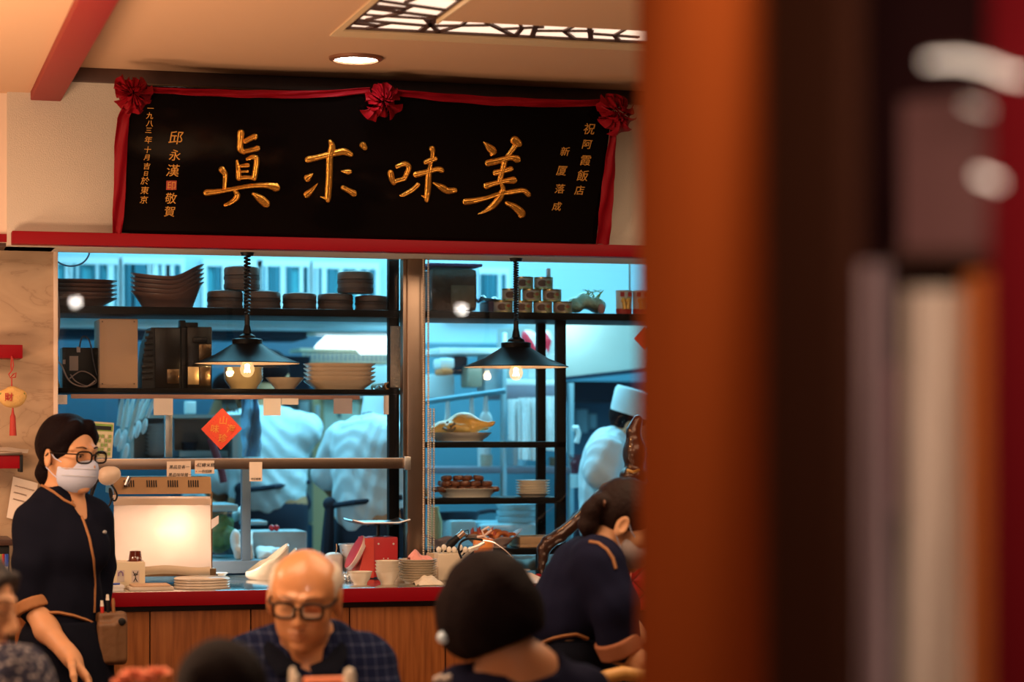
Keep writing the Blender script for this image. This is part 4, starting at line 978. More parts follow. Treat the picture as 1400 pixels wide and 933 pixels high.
# red spring scale seen from behind
Y = 7.955; s_ = mpp(515, Y); zt = Zp(525, 735, Y)
M_scale = mat('scale_red', (.40, .015, .02), .4)
o = thing('spring_scale', 'red spring kitchen scale with a flat tray, seen from behind', 'scale', (Xp(520, Y), Y + .06, ZC0))
MB().box(Xp(511, Y), Xp(544, Y), Y, Y + .12, ZC0 + .006, zt, .004).build('body', M_scale, o)
zb = ZC0 + .004
MB().prism([(Xp(511, Y), Y - .004, zb), (Xp(511, Y), Y - .004, zt - .002), (Xp(500, Y), Y - .004, zt - .002), (Xp(490, Y), Y - .004, zb)], (0, .13, 0)).build('sloping_side', mat('scale_red_light', (.52, .05, .035), .45), o)
dc = Vector((Xp(495, Y), Y + .05, ZC0 + .085)); rr = 24 * s_
MB().lathe(dc, [(.001, 0), (rr, 0), (rr * 1.03, .01), (rr * 1.03, .022), (.001, .024)], 40, rot=Matrix.Rotation(R(-62), 3, 'Y')).build('dial', M_scale, o)
MB().lathe(dc, [(rr * 1.03, .004), (rr * 1.06, .008), (rr * 1.06, .018), (rr * 1.03, .02)], 40, rot=Matrix.Rotation(R(-62), 3, 'Y'), cap0=False, cap1=False).build('dial_rim', mat('dial_rim', (.55, .42, .38), .4), o)
for a in (517.5, 538):
    MB().cyl(P(a, 744, Y), P(a, 744, Y - .004), .0035, n=10).build('screw', M_steelbr, o)
for a in (524.5, 530.5): MB().cyl(P(a, 764, Y), P(a, 764, Y - .004), .0022, n=10).build('screw', M_steelbr, o)
MB().cyl(P(517, 735, Y + .06), P(517, 717, Y + .06), .007).cyl(P(517, 735, Y + .06), P(517, 733, Y + .06), .02).build('tray_post', M_black, o)
ty = Zp(520, 717, Y + .06); xa, xb = Xp(481, Y), Xp(559, Y)
q = MB(); q.sheet(lambda u, v: (xa + (xb - xa) * u, Y - .02 + .17 * v, ty + .004 + .011 * max(0, abs(u - .5) - .30) / .2 + .006 * (abs(v - .5) > .45)), 20, 10, .004); q.build('tray', mat('tray_steel', (.30, .30, .32), .3, metal=.9), o)
q = MB()
for a in (503, 512, 527, 535): q.cyl(P(a, 718.5, Y + .05), P(a, 720.5, Y + .05), .004, n=8)
q.build('tray_bracket', M_black, o)
# bowls
bp_ = [(.001, .004), (.019, .004), (.020, 0), (.023, 0), (.024, .008), (.033, .020), (.0385, .038), (.0395, .041), (.0418, .0435), (.0418, .0455), (.0395, .0455), (.031, .022), (.018, .011), (.001, .010)]
Y = 7.66; lathe_thing('rice_bowl', 'single fluted white bowl standing before the red scale', 'bowl', Xp(492.5, Y), Y, ZC0, bp_, M_bowl)
p = lathe_thing('rice_bowl', 'x', 'bowl', Xp(529.5, Y), Y, ZC0, bp_, M_bowl)
stack(p, 4, .0118, 'white bowl, %s of the nested four before the scale', 'nested white bowls')
# plates with a pink napkin
Y = 7.70; s_ = mpp(571, Y)
pl = [(.001, .003), (.036, .003), (.037, 0), (.043, 0), (.045, .005), (.060, .012), (.0685, .0165), (.0665, .017), (.045, .008), (.001, .007)]
p = lathe_thing('dinner_plate', 'x', 'plate', Xp(571, Y), Y, ZC0, pl, M_bowl)
stack(p, 9, .0082, 'white plate under the pink napkin, %s of its stack', 'plates under the pink napkin')
ztop = ZC0 + 8 * .0082 + .017
m = MB(); x = Xp(574, Y)
m.sheet(lambda u, v: (x - .040 + .080 * u, Y - .035 + .07 * v, ztop - .004 + .026 * math.exp(-((u - .32) / .2) ** 2) * math.sin(v * 3.1) + .010 * math.sin(v * 3.1) + .006 * math.sin(u * 14 + v * 6) * math.sin(v * 9 + u * 4)), 24, 16, .001)
tag(m.build('pink_napkin', mat('pink_cloth', (.72, .30, .26), .8)), 'crumpled pink napkin lying on the stack of plates', 'napkin')
Y2 = 7.83; lathe_thing('flat_plate', 'wide white plate rising behind the bowl stack', 'plate', Xp(546, Y2), Y2, ZC0 + .0, [(.001, .0), (.03, 0), (.05, .045), (.062, .062), (.060, .063), (.045, .047), (.001, .005)], M_bowl)
m = MB(); xa = Xp(570, 7.58); wd = .085
m.sheet(lambda u, v: (xa + wd * u, 7.54 + .13 * v, ZC0 + .003 + .026 * (math.sin(u * 3.0) ** .7) * (math.sin(v * 3.1 + .03) ** .7 if 0 < v < 1 else 0) + .006 * math.sin(u * 15 + 3 * v) * math.sin(v * 12) * math.sin(v * 3.1)), 24, 18, .0012)
tag(m.build('folded_cloth', mat('white_cloth', (.66, .58, .46), .9, bump=.3, bscale=80)), 'crumpled white cloth at the counter edge next to the plates', 'cloth')
# canister with spoons
Y = 7.80; s_ = mpp(612, Y); xa, xb = Xp(599, Y), Xp(632, Y)
o = thing('spoon_canister', 'square white canister full of upturned white spoons', 'canister', ((xa + xb) / 2, Y + .05, ZC0))
MB().box(xa, xb, Y, Y + .10, ZC0, ZC0 + 37 * s_, .006).build('canister', mat('canister_white', (.66, .56, .42), .4), o)
rnd = random.Random(2); k_ = 0
sp = None
for i, px in enumerate((600, 607, 614, 621, 629, 636, 643, 651)):
    zc_ = Zp(px, 752 - 3 * (i % 3 == 1), Y + .03); c_ = Vector((Xp(px, Y + .03), Y + .03, zc_))
    m = MB().ell((0, 0, 0), (.0095, .008, .0115), n=16).cyl((0, 0, 0), ((602 + i * 3.6 - px) * s_ * .8, .02, -.045), .0035, n=8)
    ob = m.build('spoon', M_white, None, origin=(0, 0, 0)); ob.location = c_
    tag(ob, 'white porcelain spoon in the canister, %s' % ['first from the post', 'second from the post', 'third from the post', 'fourth from the post', 'fifth from the post', 'sixth from the post', 'next to last toward the orange box', 'closest to the orange box'][i], 'spoon', 'white spoons in the canister')
xa, xb = Xp(588, 7.86), Xp(602, 7.86); tag(MB().box(xa, xb, 7.86, 7.92, ZC0, Zp(595, 757, 7.86), .004).build('carton', mat('tan_carton', (.50, .36, .24), .6)), 'narrow tan carton wedged between chains and canister', 'carton')
Y = 7.88; c_ = Vector((Xp(661, Y), Y, ZC0)); s_ = mpp(661, Y)
o = thing('orange_container', 'round bright orange plastic container behind the dark-haired woman', 'container', c_)
MB().lathe(c_, [(.001, 0), (12.5 * s_, 0), (13.5 * s_, 52 * s_), (13.5 * s_, 54 * s_), (.001, 54 * s_)], 36).build('tub', mat('orange_plastic', (.72, .22, .04), .35), o)
MB().lathe(c_ + Vector((0, 0, 50 * s_)), [(14.2 * s_, -8 * s_), (14.2 * s_, 0), (13.8 * s_, 3 * s_), (11 * s_, 5 * s_), (.001, 5 * s_)], 36, cap0=False).build('lid', mat('orange_lid', (.74, .26, .06), .35), o)
zz = ZC0 + 55 * s_
tag(MB().tube([P(652, 735, 7.87), P(662, 733, 7.865), P(672, 725, 7.865), P(668, 721, 7.865), P(659, 726, 7.865), P(662, 734, 7.865), P(670, 740, 7.862)], .0042, 8).build('white_clip', mat('white_rubber', (.70, .55, .48), .5)), 'looped white cord clip over the orange container', 'clip')
# dark tongs and wires in front of the rack
cable_thing([(631, 764), (627, 752), (630, 742), (640, 737), (655, 738), (660, 739)], 7.72, .0042, 'black_hose', 'thick black cable arching up behind the dark-haired woman', M_black)
cable_thing([(659, 739), (675, 742), (690, 752), (701, 763)], 7.72, .0026, 'steel_wire', 'bright curved steel rod arching down from the black cable', mat('bright_steel', (.75, .72, .70), .2, metal=1))
o = thing('hand_mixer', 'black-handled whisk with a chrome collar lying against the rack', 'whisk', P(620, 748, 7.95))
MB().tube([P(609, 752, 7.95), P(616, 744, 7.95), P(626, 735, 7.95)], [.009, .016, .012], 12).build('handle', M_black, o)
MB().cyl(P(626, 735, 7.95), P(634, 728, 7.95), .013, .013).build('collar', MATS['bright_steel'], o)
MB().tube([P(633, 733, 7.95), P(634, 727, 7.95), P(640, 725, 7.95), P(641, 731, 7.95), P(637, 735, 7.95)], .0022, 6).build('ring', M_black, o)
MB().tube([P(640, 751, 7.70), P(655, 746, 7.70), P(662, 742, 7.70)], [.004, .007, .006], 8).build('tongs_end', mat('tong_steel', (.6, .5, .45), .3, metal=.8), o)
m = MB(); xa, xb = Xp(696, 7.6), Xp(750, 7.6)
m.sheet(lambda u, v: (xa + (xb - xa) * u + .02 * v, 7.52 + .36 * v, ZC0 + .004 + .003 * math.sin(u * 9) * math.sin(v * 7) + .012 * v), 16, 16, .001)
tag(m.build('paper_sheets', mat('crumpled_white_paper', (.70, .58, .52), .9, bump=.4, bscale=50)), 'white paper sheets spread on the counter before the rack', 'paper')
lathe_thing('saucer', 'flat white saucer behind the paper sheets', 'saucer', Xp(706, 7.95), 7.95, ZC0 + .02, [(.001, -.02), (.02, -.02), (.022, -.012), (.05, .004), (.048, .005), (.001, -.010)], M_white)

# ------------------------------------------------------------------ food warmer with its white screen
Y = 7.80; s_ = mpp(225, Y); xa, xb = Xp(157, Y), Xp(291, Y)
o = thing('food_warmer', 'lit food warmer with slotted metal hood on the counter', 'warmer', ((xa + xb) / 2, Y + .15, ZC0))
M_hood = mat('warm_steel', (.24, .145, .075), .4, metal=.85, var=.2, vscale=12)
zb, z1 = Zp(225, 676, Y), Zp(225, 653, Y)
q = MB(); q.prism([(xa, Y + .03, zb), (xa, Y + .05, z1), (xa, Y + .30, z1), (xa, Y + .32, zb)], (xb - xa, 0, 0)); q.build('hood', M_hood, o)
q = MB()
for g0 in (170, 201, 230, 258):
    for k_ in range(5):
        px = g0 + k_ * 3.1; p0, p1 = P(px, 657, Y + .043), P(px + .6, 666, Y + .034); q.tube([p0, p1], .0019, 6)
q.build('vent_slots', M_black, o)
MB().cyl(P(172, 664, Y + .02), P(177, 652, Y + .02), .008).build('knob', MATS['bright_steel'], o)
for px in (159, 289):
    for dy in (.05, .29): MB().bp(px - 1.5, 676, px + 1.5, 792, Y + dy, .012, .001, ZC0 + .012, zb).build('post', M_hood, o)
MB().box(Xp(158, Y), Xp(297, Y), Y + .02, Y + .32, Zp(225, 789, Y), Zp(225, 779, Y), .003).build('base', M_hood, o)
for px in (190, 282, 294): MB().bp(px - 3, 789, px + 4, 795, Y + .06, .03, .001, ZC0, Zp(225, 788.5, Y)).build('foot', M_black, o)
M_heat = mat('heat_lamp', (1, .8, .5), .5, emit=30, ecol=(1, .74, .50))
for px, py, r in ((222, 728, .022), (235, 726, .019), (248, 727, .019)): MB().ell(P(px, py, Y + .11), r).build('heat_lamp', M_heat, o)
light('heat_lamp_light', 'AREA', ((xa + xb) / 2 - .01, Y + .17, zb - .03), 7, (1, .76, .58), .22, .08)
light('heat_lamp_light', 'POINT', (Xp(236, Y) + .02, Y + .075, Zp(236, 716, Y)), 1.5, (1, .82, .66), .03)
scr = MB()
def fn(u, v):
    px = 154.5 + (289 - 154.5) * u + (1.5 - 3 * u) * (1 - v) - 0; py = 679 + 99 * v
    return P(px, py, Y + .012 - .016 * v + .0025 * math.sin(u * 17 + v * 5) * math.sin(v * 8))
scr.sheet(fn, 26, 20, .0006)
s_o = thing('warmer_screen', 'white paper screen taped across the glowing food warmer', 'screen', P(222, 778, Y - .005))
scr.build('sheet', paper_mat('screen_paper', (.70, .60, .53), .6, .07), s_o)
MB().sheet(lambda u, v: P(155 + 134 * u, 682 + 9 * v, Y + .0095 - .001 * v), 8, 2, .0008).build('tape_band', paper_mat('screen_tape', (.72, .58, .46), .3), s_o)
MB().sheet(lambda u, v: P(160 + 127 * u, 775 + 11 * v + 1.5 * math.sin(u * 9), Y - .008 - .010 * math.sin(v * 3)), 20, 6, .001).build('lower_roll', mat('screen_roll', (.52, .42, .30), .8), s_o)
MB().sheet(lambda u, v: P(152 + 8 * u, 677 + 4 * v, Y + .018), 2, 2, .0006).build('clear_strip', MATS['screen_tape'], s_o)
MB().sheet(lambda u, v: P(289 + 10 * u, 711 - 6 * u + 13 * v - 2 * u * v, Y + .02 - .01 * u), 4, 4, .0006).build('side_tab', MATS['screen_paper'], s_o)
# cream box with two stickers and a brown glass
Y = 7.66; xa, xb = Xp(141, Y), Xp(198.5, Y); zt = Zp(170, 769, Y)
o = thing('counter_box', 'cream box with two small stickers on its front', 'box', ((xa + xb) / 2, Y + .06, ZC0))
MB().box(xa, xb, Y, Y + .13, ZC0, zt, .003).build('box', M_cream, o)
M_stk = mat('sticker_grey', (.55, .48, .44), .6); M_lil = mat('sticker_lilac', (.25, .16, .30), .6)
q = MB().bp(160, 780, 170, 796, Y - .0012, .001); stk = q.build('sticker', M_stk, o)
MB().tube([P(162, 788, Y - .002), P(162.3, 783.5, Y - .002), P(165, 781.5, Y - .002), P(167.7, 783.5, Y - .002), P(168, 788, Y - .002)], .0022, 6).build('drawing', M_lil, stk)
q = MB().bp(180, 780, 190.5, 797, Y - .0012, .001); stk = q.build('sticker', M_stk, o)
q = MB()
for pl_ in ([(182, 782), (184, 786), (185.3, 784)], [(188.6, 781.5), (187, 786), (185.3, 784)], [(185, 787), (185.2, 791)], [(185.2, 791), (182.6, 796)], [(185.2, 791), (187.8, 796)], [(182.5, 787), (188.5, 786)]): q.tube([P(a, b_, Y - .002) for a, b_ in pl_], .0013, 5)
q.build('drawing', M_black, stk)
Yg = Y + .05; s_ = mpp(183, Yg)
lathe_thing('amber_glass', 'dark amber glass upturned on the cream box', 'glass', Xp(185, Yg), Yg, zt, [(12 * s_, 0), (9.5 * s_, 2 * s_), (8.6 * s_, 8 * s_), (7.6 * s_, 14 * s_), (5 * s_, 14.8 * s_), (.001, 14 * s_)], mat('amber_glass', (.10, .016, .010), .08, spec=.8, coat=.6), n=28)
Yg = 7.62; q = SDF(); q.ell(P(151, 790, Yg), (.012, .01, .010), k=.006).ell(P(152, 782, Yg), (.008, .008, .009), k=.006).ell(P(149, 797, Yg), (.012, .011, .012), k=.006)
q.cut((0, 0, ZC0), (0, 0, -1)); tag(q.mesh('small_figurine', mat('figurine_white', (.66, .60, .52), .35), None, .0025), 'tiny white figurine at the side of the cream box', 'figurine')
Y = 7.56
for i, (dx, lb) in enumerate(((0, 'small white notepad at the counter end, on the bottom'), (.003, 'small white notepad at the counter end, on top'))):
    tag(MB().box(Xp(141, Y) + dx, Xp(169, Y) + dx, Y, Y + .09, ZC0 + .009 * i, ZC0 + .009 * (i + 1) - .0005, .001).build('notepad', mat('notepad_white', (.70, .66, .64), .7)), lb, 'notepad', 'notepads on the counter')
tag(MB().cyl((Xp(146, Y), Y + .02, ZC0 + .0215), (Xp(165, Y), Y + .035, ZC0 + .0215), .0035, n=10).build('blue_pen', mat('pen_blue', (.03, .08, .45), .3)), 'blue pen lying on the notepads', 'pen')
Y = 7.55; q = MB().box(Xp(177, Y), Xp(238, Y), Y, Y + .14, ZC0, ZC0 + .012, .004); o = thing('document_tray', 'flat clear tray with tan papers on the counter edge', 'tray', (Xp(207, Y), Y + .07, ZC0)); q.build('tray', mat('clear_tray', (.58, .48, .38), .15, spec=.8), o)
MB().box(Xp(182, Y), Xp(234, Y), Y + .01, Y + .13, ZC0 + .0125, ZC0 + .017, .001).build('papers', mat('tan_papers', (.58, .38, .24), .7), o)
Y = 7.68; p = lathe_thing('round_plastic_cover', 'x', 'cover', Xp(276, Y), Y, ZC0, [(.001, .001), (.085, .001), (.092, 0), (.094, .004), (.088, .007), (.086, .008), (.001, .0085)], mat('cloudy_plastic', (.66, .58, .48), .2, spec=.7), sy=.9)
stack(p, 4, .0088, 'round cloudy plastic cover on the counter, %s of the pile', 'pile of plastic covers')
lathe_thing('small_dish', 'small white dish at the foot of the food warmer', 'dish', Xp(300, 8.1), 8.1, ZC0, [(.001, .001), (.012, 0), (.03, .022), (.028, .022), (.01, .004), (.001, .004)], M_white)

# ------------------------------------------------------------------ on the rail and the glass
def marks(rows, Y, m, parent, name='handwriting'):
    q = MB()
    for pts, r in rows: q.tube([P(a, b_, Y) for a, b_ in pts], r, 5)
    return q.build(name, m, parent)
M_ink = mat('ink', (.02, .015, .02), .7); M_inkr = mat('ink_red', (.45, .04, .03), .7)
def note(x0, y0, x1, y1, Y, label, rows, name='paper_note', tilt=0):
    p = [P(x0, y0 + tilt, Y), P(x1, y0 - tilt, Y), P(x1, y1 - tilt, Y), P(x0, y1 + tilt, Y)]
    o = thing(name, label, 'note', (p[2] + p[3]) / 2)
    MB().prism(p, (0, .0012, 0)).build('paper', M_paper, o)
    for s_, px, py, size, m in rows:
        u = mpp(px, Y); glyphs(s_, size * u, P(px, py, Y - .0008), (1, 0, 0), (0, 0, 1), .0003, m, o, 'handwriting', 0, .15)
    return o
note(228, 631, 261, 654, 7.918, 'cream handwritten note with two lines hanging from the steel rail', [('黑品豆各一', 231, 641, 5.6, M_ink), ('黑品味味猪一', 230, 651.5, 5.4, M_ink)], tilt=.4)
note(266.5, 630, 293, 648, 7.917, 'cream note with a red mark and bold characters on the rail', [('紅蟳米糕', 269, 638.5, 6.2, M_ink), ('一份招牌', 271, 646.5, 4.6, M_ink), ('•', 267, 639, 6, M_inkr), ('•', 267, 647, 6, M_inkr)])
note(341, 632, 358.5, 658.5, 7.918, 'pinkish blank note with one line at its foot on the rail', [('明日蝦卷', 343, 656.5, 3.4, M_ink)])
# red diamond paper with gold characters
Yd = 8.045; ctr = P(303, 586.5, Yd); u = mpp(303, Yd)
o = thing('red_diamond_paper', 'red diamond paper with four gold characters stuck on the glass', 'paper', ctr)
pts = [P(304, 558, Yd), P(331, 586.5, Yd), P(302, 615.5, Yd), P(275, 587, Yd)]
MB().prism(pts, (0, .0015, 0)).build('paper', mat('red_paper', (.62, .06, .03), .7), o)
for ch, px, py in (('山', 298.5, 580.5), ('海', 309, 592), ('珍', 297.5, 605), ('味', 287, 592)):
    glyphs(ch, 12.5 * u, P(px, py - 1, Yd - .001), (1, 0, -.02), (.02, 0, 1), .0004, M_goldp, o, 'gold_character', .0002, .1)
q = MB()
for i in range(26):
    a = 2 * math.pi * i / 26; px, py = 303 + 15.8 * math.cos(a) * (1.18 - .25 * abs(math.sin(2 * a))), 586.5 + 15.8 * math.sin(a) * (1.18 - .25 * abs(math.sin(2 * a))); q.ell(P(px, py, Yd - .0005), .0014, n=6)
q.build('dotted_border', mat('border_red', (.30, .02, .015), .7), o)
# calculator
Yc = 7.95; o = thing('calculator', 'cream desk calculator propped on the rail behind the waitress', 'calculator', P(140, 626, Yc))
pts = [P(127, 577, Yc + .02), P(156, 579, Yc + .02), P(153, 626.5, Yc), P(124, 626.5, Yc)]
MB().prism(pts, (0, .018, .002)).build('case', mat('calc_case', (.55, .50, .33), .45), o)
fr = lambda a, b_: pts[0].lerp(pts[1], a).lerp(pts[3].lerp(pts[2], a), b_) + Vector((0, -.001, 0))
q = MB(); q.prism([fr(.05, .04), fr(.95, .04), fr(.95, .24), fr(.05, .24)], (0, -.001, 0)); q.build('green_panel', mat('calc_green', (.16, .30, .04), .4), o)
q = MB(); q.prism([fr(.14, .10), fr(.88, .10), fr(.88, .21), fr(.14, .21)], (0, -.002, 0)); q.build('display', M_black, o)
for r_ in range(5):
    for c_ in range(5):
        a, b_ = .10 + .17 * c_, .34 + .125 * r_
        MB().prism([fr(a, b_), fr(a + .12, b_), fr(a + .12, b_ + .085), fr(a, b_ + .085)], (0, -.003, 0)).build('button', mat('calc_key_green', (.20, .30, .08), .5) if (r_ + c_) % 3 else mat('calc_key', (.62, .55, .40), .5), o)
# small white lamp head with cord
Yl = 7.72; o = thing('clip_lamp', 'small white lamp head with a looping black cord beside the waitress', 'lamp', P(150, 660, Yl))
q = SDF(); q.ell(P(147, 651, Yl), (.031, .030, .028), k=.02).cap(P(147, 651, Yl), P(156, 648, Yl), .026, .022, k=.02)
q.mesh('lamp_head', mat('lamp_white', (.66, .52, .40), .35), o, .004)
MB().tube([P(136, 652, Yl), P(130, 660, Yl), P(124, 680, Yl), P(122, 720, Yl), P(121, 806, Yl)], [.010, .008, .006, .006, .006], 10).build('arm', M_black, o)
q = cable([(149, 660), (156, 668), (160, 678), (157, 685), (151, 680), (150, 668), (153, 676), (150, 690), (142, 696), (134, 699)], Yl, .0034, '', '', 0); q.build('cord', M_black, o)

# ------------------------------------------------------------------ left wall: shelves and charm
Yw = 7.86
def wshelf(px1, y0, y1, label, mt, top=None):
    z0, z1 = Zp(15, y1, Yw), Zp(15, y0, Yw); o = thing('wall_shelf', label, 'shelf', (Xp(0, Yw), Yw + .07, z0))
    MB().box(Xp(-30, Yw), Xp(px1, Yw), Yw, 7.998, z0, z1, .002).build('board', mt, o)
    return o, z1
wshelf(31, 471.5, 490, 'short red shelf on the stone wall above the hanging charm', M_red)
o, zt = wshelf(27, 623, 641, 'red shelf with metal top on the stone wall behind the waitress', M_red)
MB().box(Xp(-30, Yw), Xp(30, Yw), Yw - .006, 7.998, zt, zt + .012, .001).build('metal_top', M_steel, o)
MB().bp(27, 622, 31.5, 646, Yw, .12, .002).build('end_cap', M_black, o)
m = MB(); m.sheet(lambda u, v: (Xp(-10, Yw) + .115 * u + .01 * v, Yw + .01 + .10 * v, zt + .0135 + .004 * math.sin(u * 5) + .010 * v), 8, 6, .002); tag(m.build('loose_papers', mat('grey_papers', (.50, .44, .38), .7)), 'loose grey papers lying on the lower red shelf', 'papers')
Yh = 7.85; o = thing('lucky_charm', 'yellow plush lucky charm on red cord with a tassel', 'charm', P(17, 560, Yh))
q = MB().tube([P(16, 487, Yh), P(15, 500, Yh), P(16, 507, Yh)], .0022, 6).tube([P(17, 489, Yh), P(18.5, 500, Yh), P(16.5, 507, Yh)], .0022, 6)
q.tube([P(16, 507, Yh), P(12, 512, Yh), P(14, 517, Yh), P(18, 512, Yh), P(22, 510, Yh), P(21, 516, Yh), P(16, 517, Yh), P(16, 530, Yh)], .0026, 6); q.build('red_cord', mat('cord_red', (.42, .03, .02), .6), o)
S_ = SDF(); S_.ell(P(17, 544, Yh), (.044, .028, .034), k=.02).ell(P(30, 540, Yh), (.014, .012, .012), k=.015).ell(P(3, 540, Yh), (.012, .012, .012), k=.015).ell(P(17, 533, Yh), (.016, .015, .010), k=.012)
S_.mesh('plush_body', mat('plush_yellow', (.68, .42, .14), .7, bump=.2, bscale=150), o, .004)
glyphs('財', 12 * mpp(12, Yh), P(6, 547.5, Yh - .0295), (1, 0, 0), (0, 0, 1), .0015, mat('charm_red', (.42, .02, .02), .6), o, 'red_character', .0004)
for px in (2, 32): MB().ell(P(px, 539, Yh - .012), (.006, .004, .005)).build('green_ear', mat('charm_green', (.18, .22, .03), .6), o)
MB().tube([P(17.5, 557, Yh), P(17.5, 566, Yh), P(17.5, 570, Yh), P(17.8, 596, Yh)], [.002, .005, .009, .012], 12).build('tassel', MATS['cord_red'], o)
pts = [P(18, 652, 7.985), P(52, 661, 7.985), P(44, 717, 7.985), P(9, 708, 7.985)]
o = thing('wall_note', 'cream paper note with faint handwriting taped to the stone wall', 'note', P(30, 716, 7.985)); MB().prism(pts, (0, .0012, 0)).build('paper', M_paper, o)
q = MB(); fr2 = lambda a, b_: pts[0].lerp(pts[1], a).lerp(pts[3].lerp(pts[2], a), b_) + Vector((0, -.001, 0))
for rr_, (a0, a1, b0) in enumerate([(.12, .9, .20), (.12, .62, .36), (.14, .7, .52)]):
    q.tube([fr2(a0 + (a1 - a0) * k_ / 22, b0 + .022 * math.sin(k_ * 2.3 + rr_)) for k_ in range(23)], .0010, 5)
q.build('handwriting', mat('ink_brown', (.22, .12, .09), .8), o)
# low dark cabinet at the wall with a pen cup
xa, xb = Xp(-40, 7.72), Xp(13, 7.72); zt = Zp(5, 738, 7.72)
o = thing('low_cabinet', 'low dark cabinet at the stone wall behind the seated woman', 'cabinet', ((xa + xb) / 2, 7.86, 0))
MB().box(xa, xb, 7.72, 7.99, .06, zt - .02, .004).build('body', M_black, o); MB().box(xa - .01, xb + .01, 7.71, 7.995, zt - .02, zt, .003).build('top', M_dkwood, o); MB().box(xa + .02, xb - .02, 7.75, 7.98, 0, .06).build('plinth', M_black, o)
for px, m_, nm, lb in ((4, mat('marker_red', (.5, .03, .03), .4), 'marker_pen', 'red capped marker standing at the wall beside the seated woman'), (8.5, MATS['pen_blue'], 'marker_pen', 'blue capped marker standing beside the red one'), (1, mat('marker_green', (.3, .35, .04), .4), 'marker_pen', 'green capped marker standing beside the red one')):
    a = Vector((Xp(px, 7.68), 7.68, 0)); z1 = Zp(px, 758, 7.68); z0 = z1 - .02
    o = thing(nm, lb, 'pen', a + Vector((0, 0, z1 - .14)), 'marker pens in a cup'); MB().cyl(a + Vector((0, 0, z1 - .12)), a + Vector((0, 0, z1 - .035)), .006, n=12).build('barrel', M_white, o); MB().cyl(a + Vector((0, 0, z1 - .04)), a + Vector((0, 0, z1)), .0068, n=12).build('cap', m_, o)
# ------------------------------------------------------------------ the kitchen behind the glass
def bx(px0, y0, px1, y1, Y, dep, m, name, label, cat, group=None, bev=.004):
    return tag(MB().bp(px0, y0, px1, y1, Y, dep, bev).build(name, m), label, cat, group)
M_kst = mat('kitchen_steel', (.34, .52, .60), .35, metal=.6, var=.2, vscale=5)
M_kdk = mat('kitchen_dark', (.010, .030, .055), .5, spec=.2); M_navy = mat('navy_cloth', (.012, .016, .035), .8)
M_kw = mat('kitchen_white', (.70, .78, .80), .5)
# long extractor canopy and lit tube
o = thing('extractor_canopy', 'long steel extractor canopy over the back of kitchen', 'extractor', P(310, 450, 10.6))
MB().bp(60, 436, 560, 452, 10.6, .5, .01).build('canopy', M_kst, o)
MB().bp(60, 429, 560, 436, 10.55, .05, .004).build('front_lip', M_kw, o)
MB().bp(60, 452, 420, 462, 10.65, .4, .004).build('filter_bank', M_kdk, o)
q = thing('tube_lamp', 'bright fluorescent lamp fixture glowing under the extractor canopy', 'lamp', P(485, 480, 11.2))
MB().prism([P(436, 470, 11.2), P(447, 460, 11.2), P(455, 448, 11.2), P(536, 446, 11.2), P(536, 484, 11.2), P(495, 484, 11.2), P(490, 477, 11.2), P(432, 476, 11.2)], (0, .05, 0)).build('diffuser', mat('tube_glow', (1, 1, 1), .5, emit=2.6, ecol=(.80, .97, 1.0)), q)
MB().bp(428, 444, 540, 447, 11.19, .06).build('housing', M_kst, q)
o = thing('slatted_rack', 'pale slatted rack under the glowing kitchen lamp', 'rack', P(480, 496, 11.3))
MB().bp(410, 477, 540, 481, 11.3, .3).build('top_rail', mat('rack_olive', (.45, .45, .32), .5), o)
q = MB()
for i in range(20): q.bp(414 + 6 * i, 482, 417 + 6 * i, 494, 11.3, .01)
q.build('slats', MATS['rack_olive'], o); MB().bp(410, 494, 540, 497, 11.3, .3).build('bottom_rail', MATS['rack_olive'], o)
bx(388, 487, 424, 535, 11.0, .3, M_kdk, 'dark_locker', 'dark navy locker behind the shallow bowl and square plates', 'locker')
bx(440, 498, 560, 545, 11.75, .1, mat('pale_cyan_board', (.62, .68, .66), .5), 'wall_board', 'pale wall board behind the stack of square plates', 'board')
# added dark panels that deepen the lower kitchen wall
struct('added_dark_panel_6', MB().box(Xp(40, 11.9), Xp(575, 11.9), 11.93, 11.99, 0, Zp(300, 452, 11.93)), mat('added_panel_blue', (.035, .11, .17), .4), 'added blue grey panelling that darkens the kitchen wall behind the wide bay')
struct('added_dark_panel_7', MB().box(Xp(575, 11.9) + .001, 5.0, 11.93, 11.99, 0, Zp(660, 470, 11.93)), mat('added_panel_teal', (.09, .25, .33), .4), 'added teal panelling that darkens the kitchen wall behind the narrow bay')
# doors
M_ydoor = mat('yellow_door', (.62, .42, .22), .5)
o = thing('kitchen_door', 'yellow green kitchen door behind the chef with the cap', 'door', P(470, 760, 11.8))
MB().bp(424, 543, 540, 800, 11.8, .06, .006).build('leaf', M_ydoor, o)
MB().bp(443, 543, 491, 602, 11.79, .008, .002).build('notice', mat('notice_paper', (.78, .80, .66), .8), o)
for y in (568, 580): MB().cyl(P(464, y, 11.789), P(464, y, 11.785), .010, n=12).build('notice_dot', M_kdk, o)
MB().bp(496, 560, 500, 620, 11.78, .02, .004).build('pull_bar', M_kst, o)
o = thing('tall_fridge', 'tall grey cabinet with two blue-white slips on its door', 'cabinet', P(410, 770, 11.2))
MB().bp(394, 538, 428, 716, 11.2, .6, .006).build('door', mat('fridge_grey', (.20, .20, .18), .4, metal=.4), o); MB().bp(394, 718, 428, 790, 11.2, .6, .006).build('lower_door', M_kdk, o)
for a in ((407, 575, 423, 618), (409, 549, 422, 573), (431, 554, 437, 590)): MB().bp(*a, 11.19, .006, .001).build('paper_slip', M_kw, o)
for y in (589, 600): MB().bp(410, y, 420, y + 3, 11.183, .004).build('slip_mark', M_kdk, o)
bx(378, 530, 396, 790, 10.9, .5, M_kdk, 'dark_column', 'dark kitchen column between the chef and grey cabinet', 'column')
